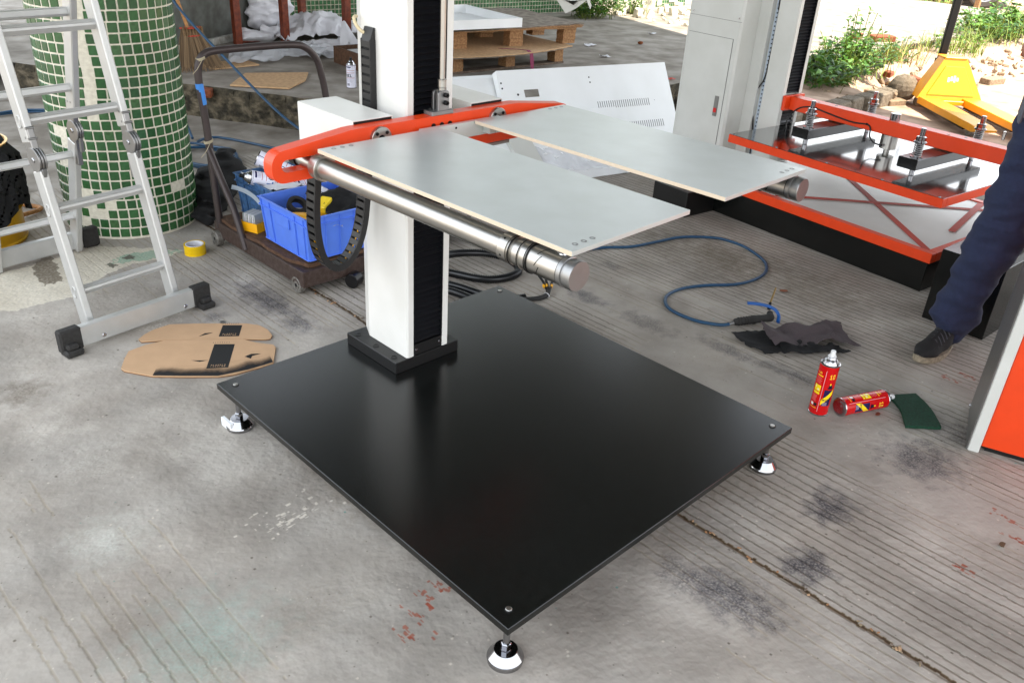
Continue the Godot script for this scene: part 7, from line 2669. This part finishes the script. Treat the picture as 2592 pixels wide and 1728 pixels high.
	dl.ball(Vector3(6.35, G + 0.015, -3.35), Vector3(0.035, 0.015, 0.025))
	single("dry_leaf", dl, mat(Color(0.45, 0.24, 0.10), 0.9), "curled orange leaf on the raised slab", "leaf", Vector3(6.35, G, -3.35))


func leaf(mb: MB, at: Vector3, dir: Vector3, len: float, wid: float, droop: float) -> void:
	var side := dir.cross(Vector3.UP)
	side = (side if side.length() > 0.1 else Vector3.RIGHT).normalized()
	side = side.rotated(dir, rng.randf_range(-0.7, 0.7))
	var mid := at + dir * len * 0.5 + Vector3.DOWN * droop * len * 0.15
	var tip := at + dir * len + Vector3.DOWN * droop * len * 0.6
	var nn := side.cross(dir).normalized()
	if nn.y < 0:
		nn = -nn
	var nv := (nn + Vector3(rng.randf_range(-0.3, 0.3), 0.2, rng.randf_range(-0.3, 0.3))).normalized()
	mb.tri(at, mid + side * wid * 0.5 + Vector3.UP * wid * 0.12, mid - side * wid * 0.5 + Vector3.UP * wid * 0.12, nv)
	mb.tri(tip, mid - side * wid * 0.5 + Vector3.UP * wid * 0.12, mid + side * wid * 0.5 + Vector3.UP * wid * 0.12, nv)


func blade(mb: MB, at: Vector3, h: float, lean: Vector3, w: float) -> void:
	var s := Vector3(-lean.z, 0, lean.x)
	s = (s if s.length() > 0.01 else Vector3.RIGHT).normalized() * w
	var m := at + Vector3.UP * h * 0.6 + lean * 0.35
	var t := at + Vector3.UP * h * (1.0 - lean.length() * 0.3) + lean
	var nn := Vector3(rng.randf_range(-0.4, 0.4), 0.6, rng.randf_range(-0.4, 0.4)).normalized()
	mb.quad(at - s, at + s, m + s * 0.7, m - s * 0.7, nn)
	mb.tri(m - s * 0.7, m + s * 0.7, t, nn)


# a weed: stems with leaves spread through a low dome, some shoots standing up
func weed(label: String, c: Vector3, rx: float, rz: float, h: float, stems: int, leaves: int, sz: float, grass := 0) -> void:
	var D := thing("weed_clump", label, "weeds", "weeds along the yard edge", c)
	var lm := [MB.new(), MB.new(), MB.new()]
	var sm := MB.new()
	for k in stems:
		var a := rng.randf() * TAU
		var r := sqrt(rng.randf())
		var root := c + Vector3(cos(a) * r * rx * 0.6, 0, sin(a) * r * rz * 0.6)
		var tall := h * rng.randf_range(0.45, 1.0) * (1.0 - 0.35 * r)
		if rng.randf() < 0.12:
			tall *= 1.45
		var top := root + Vector3(cos(a) * r * rx * 0.5 + rng.randf_range(-0.05, 0.05), tall, sin(a) * r * rz * 0.5 + rng.randf_range(-0.05, 0.05))
		sm.tube(PackedVector3Array([root, root.lerp(top, 0.5) + Vector3(0, tall * 0.08, 0), top]), 0.004, 4, false, false)
		for j in leaves:
			var u := rng.randf_range(0.12, 1.0)
			var p := root.lerp(top, u) + Vector3(0, tall * 0.08 * sin(PI * u), 0)
			var b := rng.randf() * TAU
			var dir := Vector3(cos(b), rng.randf_range(0.0, 0.8), sin(b)).normalized()
			leaf(lm[(k + (0 if rng.randf() < 0.6 else 1)) % 3], p + dir * 0.01, dir, sz * rng.randf_range(0.6, 1.2), sz * rng.randf_range(0.35, 0.6), rng.randf())
	for k in 3:
		if lm[k].v.size() > 0:
			part(D, "leaves", lm[k], [M.leaf_a, M.leaf_b, M.leaf_c][k]).set_meta("kind", "stuff")
	part(D, "stems", sm, M.grass).set_meta("kind", "stuff")
	if grass > 0:
		var gm := MB.new()
		for k in grass:
			var a := rng.randf() * TAU
			var r := sqrt(rng.randf()) * 1.15
			blade(gm, c + Vector3(cos(a) * r * rx, 0, sin(a) * r * rz), rng.randf_range(0.4, 1.0) * h * 0.9, Vector3(rng.randf_range(-1, 1), 0, rng.randf_range(-1, 1)) * h * 0.5, 0.004)
		part(D, "grass_blades", gm, M.grass if grass % 2 == 0 else M.drygrass).set_meta("kind", "stuff")


func stone_mesh(at: Vector3, s: Vector3, sd: int) -> MB:
	var f := FastNoiseLite.new()
	f.seed = sd
	f.frequency = 1.1
	var b := MB.new()
	var rows := []
	for i in 11:
		var row := PackedVector3Array()
		var th := PI * i / 10.0
		for j in 17:
			var ph := TAU * (j % 16) / 16.0
			var d := Vector3(sin(th) * cos(ph), cos(th), sin(th) * sin(ph))
			row.append(at + d * s * (1.0 + 0.35 * f.get_noise_3d(d.x * 1.6, d.y * 1.6, d.z * 1.6)))
		rows.append(row)
	for i in 10:
		for j in 16:
			var n0: Vector3 = (rows[i][j] + rows[i + 1][j + 1] - at * 2.0).normalized()
			b.quad(rows[i][j], rows[i][j + 1], rows[i + 1][j + 1], rows[i + 1][j], n0)
	return b


func build_tree(label: String, at: Vector3, h: float, r: float, sd: int) -> void:
	var D := thing("yard_tree", label, "tree", "trees beyond the yard", at)
	var tm := MB.new()
	tm.tube(smooth([at, at + Vector3(0.1, h * 0.25, 0.05), at + Vector3(-0.05, h * 0.5, 0.1), at + Vector3(0.1, h * 0.85, 0)], 4), PackedFloat32Array([0.26, 0.24, 0.23, 0.22, 0.20, 0.19, 0.18, 0.17, 0.15, 0.13, 0.10, 0.07, 0.05]), 10)
	for k in 7:
		var a := TAU * k / 7.0
		var p := at + Vector3(0, h * (0.35 + 0.07 * k), 0)
		tm.tube(PackedVector3Array([p, p + Vector3(cos(a), 0.5, sin(a)) * r * 0.5, p + Vector3(cos(a), 0.7, sin(a)) * r * 0.85]), PackedFloat32Array([0.09, 0.06, 0.03]), 6)
	part(D, "trunk", tm, M.bark)
	var lm := [MB.new(), MB.new(), MB.new()]
	for k in 60:
		var d := Vector3(rng.randfn(), rng.randfn() * 0.8, rng.randfn()).normalized() * pow(rng.randf(), 0.4)
		var c := at + Vector3(0, h * 0.68, 0) + Vector3(d.x * r, d.y * h * 0.34, d.z * r)
		for j in 34:
			var dir := Vector3(rng.randfn(), rng.randfn() * 0.6, rng.randfn()).normalized()
			leaf(lm[(k + j) % 3], c + dir * rng.randf() * r * 0.28, dir, 0.24, 0.13, rng.randf())
	for k in 3:
		part(D, "crown", lm[k], [M.leaf_a, M.leaf_c, M.leaf_c][k]).set_meta("kind", "stuff")


func build_yard_things() -> void:
	# kerb stones of the lower bed, standing proud of the ground
	for k in 8:
		var x := 5.30 + k * 0.262
		var b := MB.new()
		b.t = Transform3D(Basis(Vector3.UP, rng.randf_range(-0.06, 0.06) + 0.03) * Basis(Vector3.RIGHT, rng.randf_range(-0.08, 0.05)), Vector3(x, 0.062, -1.02 + rng.randf_range(-0.02, 0.02)))
		b.box(Vector3.ZERO, Vector3(0.235, 0.135, 0.16), 0.014)
		single("kerb_stone", b, M.stone, "weathered kerb stone number %s from the left along the weed bed" % ["one", "two", "three", "four", "five", "six", "seven", "eight"][k], "kerb stone", Vector3(x, 0, -1.02), "kerb stones of the weed bed")
	# soil bed between the kerb and the slab
	var rows := []
	var nf := FastNoiseLite.new()
	nf.seed = 18
	nf.frequency = 1.6
	for i in 13:
		var row := PackedVector3Array()
		for j in 70:
			var x := 5.1 + j * 0.12
			var v := i / 12.0
			var fade := clampf((7.5 - x) / 0.8, 0.0, 1.0) if v > 0.5 else 1.0
			var y := lerpf(0.17, 0.10 * fade, v) + nf.get_noise_2d(x * 2.0, v * 2.0) * 0.04 - (0.12 if i == 12 else 0.0)
			row.append(Vector3(x, maxf(-0.02, y), lerpf(-1.92, -0.98, v) + 0.05 * sin(x * 2.0) * (1.0 if x > 7.3 else 0.0)))
		rows.append(row)
	var bd := MB.new()
	bd.grid(rows)
	struct("weed_bed_soil", bd, M.dirt, "earth and rubble bank between the kerb and the raised slab")
	weed("dense leafy weeds right behind the second column", Vector3(6.75, 0.10, -1.62), 0.55, 0.42, 0.36, 90, 15, 0.085, 60)
	weed("bright green weeds growing up over the slab edge", Vector3(7.55, 0.12, -1.66), 0.50, 0.36, 0.50, 80, 14, 0.075, 120)
	weed("low grassy weeds left of the pallet truck handle", Vector3(8.7, 0.12, -1.70), 0.50, 0.26, 0.30, 34, 10, 0.06, 161)
	weed("grass tuft behind the pallet truck handle", Vector3(10.1, 0.12, -1.62), 0.55, 0.28, 0.36, 22, 10, 0.07, 260)
	weed("light green bushy weeds right of the pallet truck handle", Vector3(12.0, 0.12, -1.80), 0.95, 0.40, 0.55, 90, 13, 0.11, 200)
	weed("thin weeds at the right edge of the yard bank", Vector3(13.9, 0.10, -1.75), 0.8, 0.40, 0.40, 40, 10, 0.10, 221)
	weed("yellow green shrub growing at the foot of the tiled wall", Vector3(7.40, 0.22, -4.95), 0.36, 0.20, 0.42, 46, 14, 0.075, 30)
	weed("sparse weeds at the broken end of the tiled wall", Vector3(8.2, 0.22, -5.0), 0.30, 0.16, 0.22, 20, 9, 0.06, 50)
	weed("low green strip of weeds at the far side of the yard", Vector3(14.6, 0.22, -6.6), 1.6, 0.8, 0.5, 80, 12, 0.14, 200)
	weed("far grass verge in front of the parked cars", Vector3(16.2, 0.03, -4.6), 1.3, 0.5, 0.30, 26, 9, 0.12, 261)
	# rubble: a round boulder, bricks and broken pieces
	single("boulder", stone_mesh(Vector3(7.26, 0.125, -0.97), Vector3(0.135, 0.125, 0.125), 5), M.stone, "round pale boulder beside the pallet truck", "boulder", Vector3(7.26, 0, -0.97))
	for s in [[7.27, 0.028, -0.78, 0.20, 0.055, 0.10, 0.5, "palebrick", "pale brick lying flat in front of the boulder"], [7.05, 0.028, -0.93, 0.20, 0.055, 0.10, -0.35, "palebrick", "tilted pale brick left of the boulder"], [9.18, 0.035, -0.80, 0.30, 0.07, 0.12, -0.2, "palebrick", "long pale brick right of the pallet truck"], [9.25, 0.255, -2.42, 0.24, 0.06, 0.11, 0.3, "brick", "orange brick on the sunlit slab, left one of two"], [9.42, 0.255, -2.19, 0.30, 0.06, 0.14, -0.5, "brick", "orange brick on the sunlit slab, right one of two"], [8.55, 0.25, -2.9, 0.20, 0.05, 0.10, 0.1, "palebrick", "pale brick on the sunlit slab near the second column"], [11.5, 0.04, -1.15, 0.22, 0.07, 0.12, 0.8, "brick", "broken brick on the earth bank right of the truck"], [8.0, 0.10, -1.15, 0.18, 0.05, 0.09, 0.9, "brick", "red brick piece in the bank behind the truck panel"], [7.8, 0.14, -1.35, 0.14, 0.05, 0.08, 0.2, "brick", "small red brick piece below the grassy weeds"]]:
		var b := MB.new()
		b.t = Transform3D(Basis(Vector3.UP, s[6]) * Basis(Vector3.RIGHT, 0.06), Vector3(s[0], s[1], s[2]))
		b.box(Vector3.ZERO, Vector3(s[3], s[4], s[5]), 0.006)
		single("loose_brick", b, M[s[7]], s[8], "brick", Vector3(s[0], s[1] - s[4] / 2, s[2]), "loose bricks in the yard")
	var rub := MB.new()
	for k in 260:
		var x := rng.randf_range(5.2, 13.5)
		var z := rng.randf_range(-1.8, -0.95) + (0.2 if x > 7.6 else 0.0)
		var s := rng.randf_range(0.012, 0.05)
		rub.t = Transform3D(Basis(Vector3(rng.randf(), rng.randf(), rng.randf()).normalized(), rng.randf() * 6.0), Vector3(x, lerpf(0.16, 0.08 if x < 7.4 else 0.02, (z + 1.9) / 0.95), z))
		rub.box(Vector3.ZERO, Vector3(s * 1.5, s * 0.7, s), s * 0.15)
	var rubs := struct("yard_rubble", rub, M.palebrick)
	rubs.set_meta("kind", "stuff")
	var rub2 := MB.new()
	for k in 130:
		var x := rng.randf_range(7.9, 10.4)
		var z := -5.0 + rng.randf() * 1.3 + (x - 9.0) * 0.1
		var s := rng.randf_range(0.015, 0.09) * (1.3 if z < -4.6 else 0.5)
		rub2.t = Transform3D(Basis(Vector3(rng.randf(), rng.randf(), rng.randf()).normalized(), rng.randf() * 6.0), Vector3(x, 0.22 + s * 0.3, z))
		rub2.box(Vector3.ZERO, Vector3(s * 1.5, s * 0.8, s), s * 0.12)
	var rs := struct("wall_rubble", rub2, M.grout)
	rs.set_meta("kind", "stuff")
	# stakes in the sunlit ground
	for s in [[15.2, -4.45, "thin wooden stake at the far side of the yard, left one"], [15.9, -3.4, "thin wooden stake at the far side of the yard, right one"]]:
		var b := MB.new()
		b.box2(Vector3(s[0] - 0.04, 0.0, s[1] - 0.04), Vector3(s[0] + 0.04, 1.1, s[1] + 0.04), 0.004)
		single("stake", b, M.pine, s[2], "stake", Vector3(s[0], 0, s[1]), "stakes in the yard")

	# pallet truck
	var J := thing("pallet_truck", "yellow hand pallet truck with a black tow bar standing in the sun", "pallet truck", "", Vector3(7.27, 0, -0.54), -PI / 4, true)
	for s in [-1.0, 1.0]:
		var fk := MB.new()
		fk.t = Transform3D(Basis(Vector3.UP, PI / 2) * Basis(), Vector3.ZERO)
		var pf := PackedVector2Array([Vector2(0.02, 0.055), Vector2(-1.02, 0.055), Vector2(-1.10, 0.075), Vector2(-1.12, 0.095), Vector2(-1.02, 0.112), Vector2(0.02, 0.118)])
		# profile in (-z, y), extruded across the fork width
		fk.prism(pf, s * 0.195 - 0.08, s * 0.195 + 0.08, 0.004)
		var fo := part(J, "fork", fk, M.jack, "long yellow fork")
		var wl := MB.new()
		wl.rod(Vector3(s * 0.195 - 0.05, 0.038, 0.92), Vector3(s * 0.195 + 0.05, 0.038, 0.92), 0.037, 20)
		part(fo, "load_roller", wl, M.castor)
		var un := MB.new()
		un.box2(Vector3(s * 0.195 - 0.06, 0.034, 0.02), Vector3(s * 0.195 + 0.06, 0.0545, 0.85))
		part(fo, "underside", un, M.boltblack)
	var bk := MB.new()
	bk.t = Transform3D(Basis(Vector3.RIGHT, -0.24), Vector3(0, 0.10, 0.0))
	bk.prism(PackedVector2Array([Vector2(-0.295, 0.0), Vector2(0.295, 0.0), Vector2(0.105, 0.345), Vector2(0.075, 0.362), Vector2(-0.075, 0.362), Vector2(-0.105, 0.345)]), -0.012, 0.0, 0.002)
	var bo := part(J, "back_panel", bk, M.jack, "tapered yellow back panel")
	var pr := MB.new()
	pr.t = bk.t
	pr.prism(PackedVector2Array([Vector2(-0.215, 0.035), Vector2(0.215, 0.035), Vector2(0.085, 0.285), Vector2(-0.085, 0.285)]), 0.0003, 0.008, 0.004)
	part(bo, "raised_field", pr, M.jack)
	var dec := MB.new()
	dec.t = bk.t
	for k in 4:
		dec.box2(Vector3(-0.05 + k * 0.026, 0.15 + 0.01 * (k % 2), 0.0083), Vector3(-0.032 + k * 0.026, 0.19 + 0.008 * (k % 3), 0.0090))
	part(bo, "worn_mark", dec, M.paper)
	for s in [-1.0, 1.0]:
		var sd := MB.new()
		sd.quad(Vector3(s * 0.295, 0.10, 0.0), Vector3(s * 0.105, 0.437, -0.083), Vector3(s * 0.085, 0.437, -0.24), Vector3(s * 0.25, 0.10, -0.26), Vector3(s, 0.5, -0.1).normalized())
		sd.quad(Vector3(s * 0.285, 0.10, -0.004), Vector3(s * 0.097, 0.435, -0.083), Vector3(s * 0.077, 0.435, -0.24), Vector3(s * 0.24, 0.10, -0.26), Vector3(-s, -0.5, 0.1).normalized())
		part(J, "side_panel", sd, M.jack)
	var tp := MB.new()
	tp.box2(Vector3(-0.10, 0.438, -0.245), Vector3(0.10, 0.452, -0.075), 0.005)
	part(J, "top_plate", tp, M.jack)
	var cr := MB.new()
	cr.box2(Vector3(-0.115, 0.062, -0.20), Vector3(0.115, 0.0995, 0.05), 0.004)
	part(J, "cross_member", cr, M.jack)
	var hy := MB.new()
	hy.rod(Vector3(0, 0.06, -0.36), Vector3(0, 0.40, -0.36), 0.055, 20)
	hy.box2(Vector3(-0.06, 0.16, -0.42), Vector3(0.06, 0.30, -0.30), 0.01)
	part(J, "hydraulic_unit", hy, M.boltblack)
	for s in [-1.0, 1.0]:
		var wl := MB.new()
		wl.rod(Vector3(s * 0.03, 0.09, -0.36), Vector3(s * 0.085, 0.09, -0.36), 0.09, 28, -1.0, 0.008)
		part(J, "steering_wheel", wl, M.tyre)
	var hd := MB.new()
	hd.t = Transform3D(Basis(), Vector3.ZERO)
	hd.box2(Vector3(-0.036, 0.28, -0.385), Vector3(0.036, 1.22, -0.345), 0.008)
	hd.tube(smooth([Vector3(-0.02, 1.22, -0.365), Vector3(-0.16, 1.27, -0.365), Vector3(-0.15, 1.40, -0.365), Vector3(0, 1.43, -0.365), Vector3(0.15, 1.40, -0.365), Vector3(0.16, 1.27, -0.365), Vector3(0.02, 1.22, -0.365)], 5), 0.016, 10)
	part(J, "tow_bar", hd, M.boltblack, "black tow bar")

	# parked cars beyond the yard
	var C := thing("parked_car", "dark green parked car with alloy wheels, only its sill and wheel in view", "car", "cars parked beyond the yard", Vector3(18.13, 0, -4.05), 0.0, true)
	C.rotation.y = atan2(-0.86, 0.5)
	# own axes: x along the car with this wheel at 0, z towards the viewer
	var body := MB.new()
	var side := PackedVector2Array([Vector2(-3.5, 0.24), Vector2(-3.05, 0.22)])
	for k in 9:
		var a := PI - PI * k / 8.0
		side.append(Vector2(-2.65 + cos(a) * 0.38, 0.30 + sin(a) * 0.38))
	side.append(Vector2(-0.40, 0.22))
	for k in 9:
		var a := PI - PI * k / 8.0
		side.append(Vector2(cos(a) * 0.38, 0.30 + sin(a) * 0.38))
	for p in [Vector2(0.85, 0.30), Vector2(0.9, 0.55), Vector2(0.82, 0.82), Vector2(0.1, 0.95), Vector2(-0.35, 1.00), Vector2(-3.3, 1.02), Vector2(-3.55, 0.75)]:
		side.append(p)
	body.prism(side, -1.62, 0.06, 0.03)
	part(C, "body", body, M.carpaint)
	var cab := MB.new()
	cab.prism(PackedVector2Array([Vector2(-0.30, 1.005), Vector2(-1.0, 1.42), Vector2(-2.6, 1.45), Vector2(-3.2, 1.025)]), -1.50, -0.06, 0.05)
	part(C, "cabin", cab, M.carpaint)
	for s in [[Vector2(-0.55, 1.03), Vector2(-1.05, 1.37), Vector2(-1.6, 1.39), Vector2(-1.6, 1.03)], [Vector2(-1.68, 1.03), Vector2(-1.68, 1.39), Vector2(-2.5, 1.39), Vector2(-2.95, 1.04)]]:
		var gl := MB.new()
		gl.prism(PackedVector2Array(s), -0.058, -0.05)
		part(C, "window", gl, M.label_dark)
	for x in [0.0, -2.65]:
		for z in [-0.06, -1.50]:
			var ty := MB.new()
			ty.lathe([Vector2(0.19, -0.09), Vector2(0.29, -0.10), Vector2(0.32, -0.07), Vector2(0.32, 0.07), Vector2(0.29, 0.10), Vector2(0.21, 0.095), Vector2(0.19, 0.06)], 32, Transform3D(Basis(Vector3.RIGHT, PI / 2), Vector3(x, 0.32, z)))
			var to := part(C, "wheel", ty, mat(Color(0.30, 0.28, 0.26), 0.9) if z > -1.0 else M.tyre)
			var rm := MB.new()
			rm.lathe([Vector2(0, 0.06), Vector2(0.05, 0.075), Vector2(0.06, 0.055), Vector2(0.17, 0.05), Vector2(0.20, 0.09), Vector2(0.21, 0.092)], 32, Transform3D(Basis(Vector3.RIGHT, PI / 2), Vector3(x, 0.32, z)))
			for k in 5:
				var a := TAU * k / 5
				rm.t = Transform3D(Basis(Vector3.BACK, a), Vector3(x, 0.32, z + 0.07))
				rm.box2(Vector3(0.03, -0.03, -0.01), Vector3(0.19, 0.03, 0.012), 0.006)
			part(to, "rim", rm, M.alloy)
	var C2: Node3D = C.duplicate()
	C2.name = numbered("parked_car")
	add_child(C2)
	C2.position = Vector3(23.0, 0, -3.1)
	C2.rotation.y = C.rotation.y + 0.1
	C2.set_meta("label", "second parked car further right, showing only a dark tyre")
	# trees that shade the far side of the yard; their green shows in the glossy base plate
	for s in [[Vector3(14.5, 0, -13.5), 11.0, 3.6, "tall leafy tree far behind the tiled wall"], [Vector3(9.5, 0, -14.0), 10.0, 3.4, "broad leafy tree behind the tiled wall"], [Vector3(20.0, 0, -10.5), 10.0, 3.4, "leafy tree beyond the parked cars"]]:
		build_tree(s[3], s[0], s[1], s[2], 1)
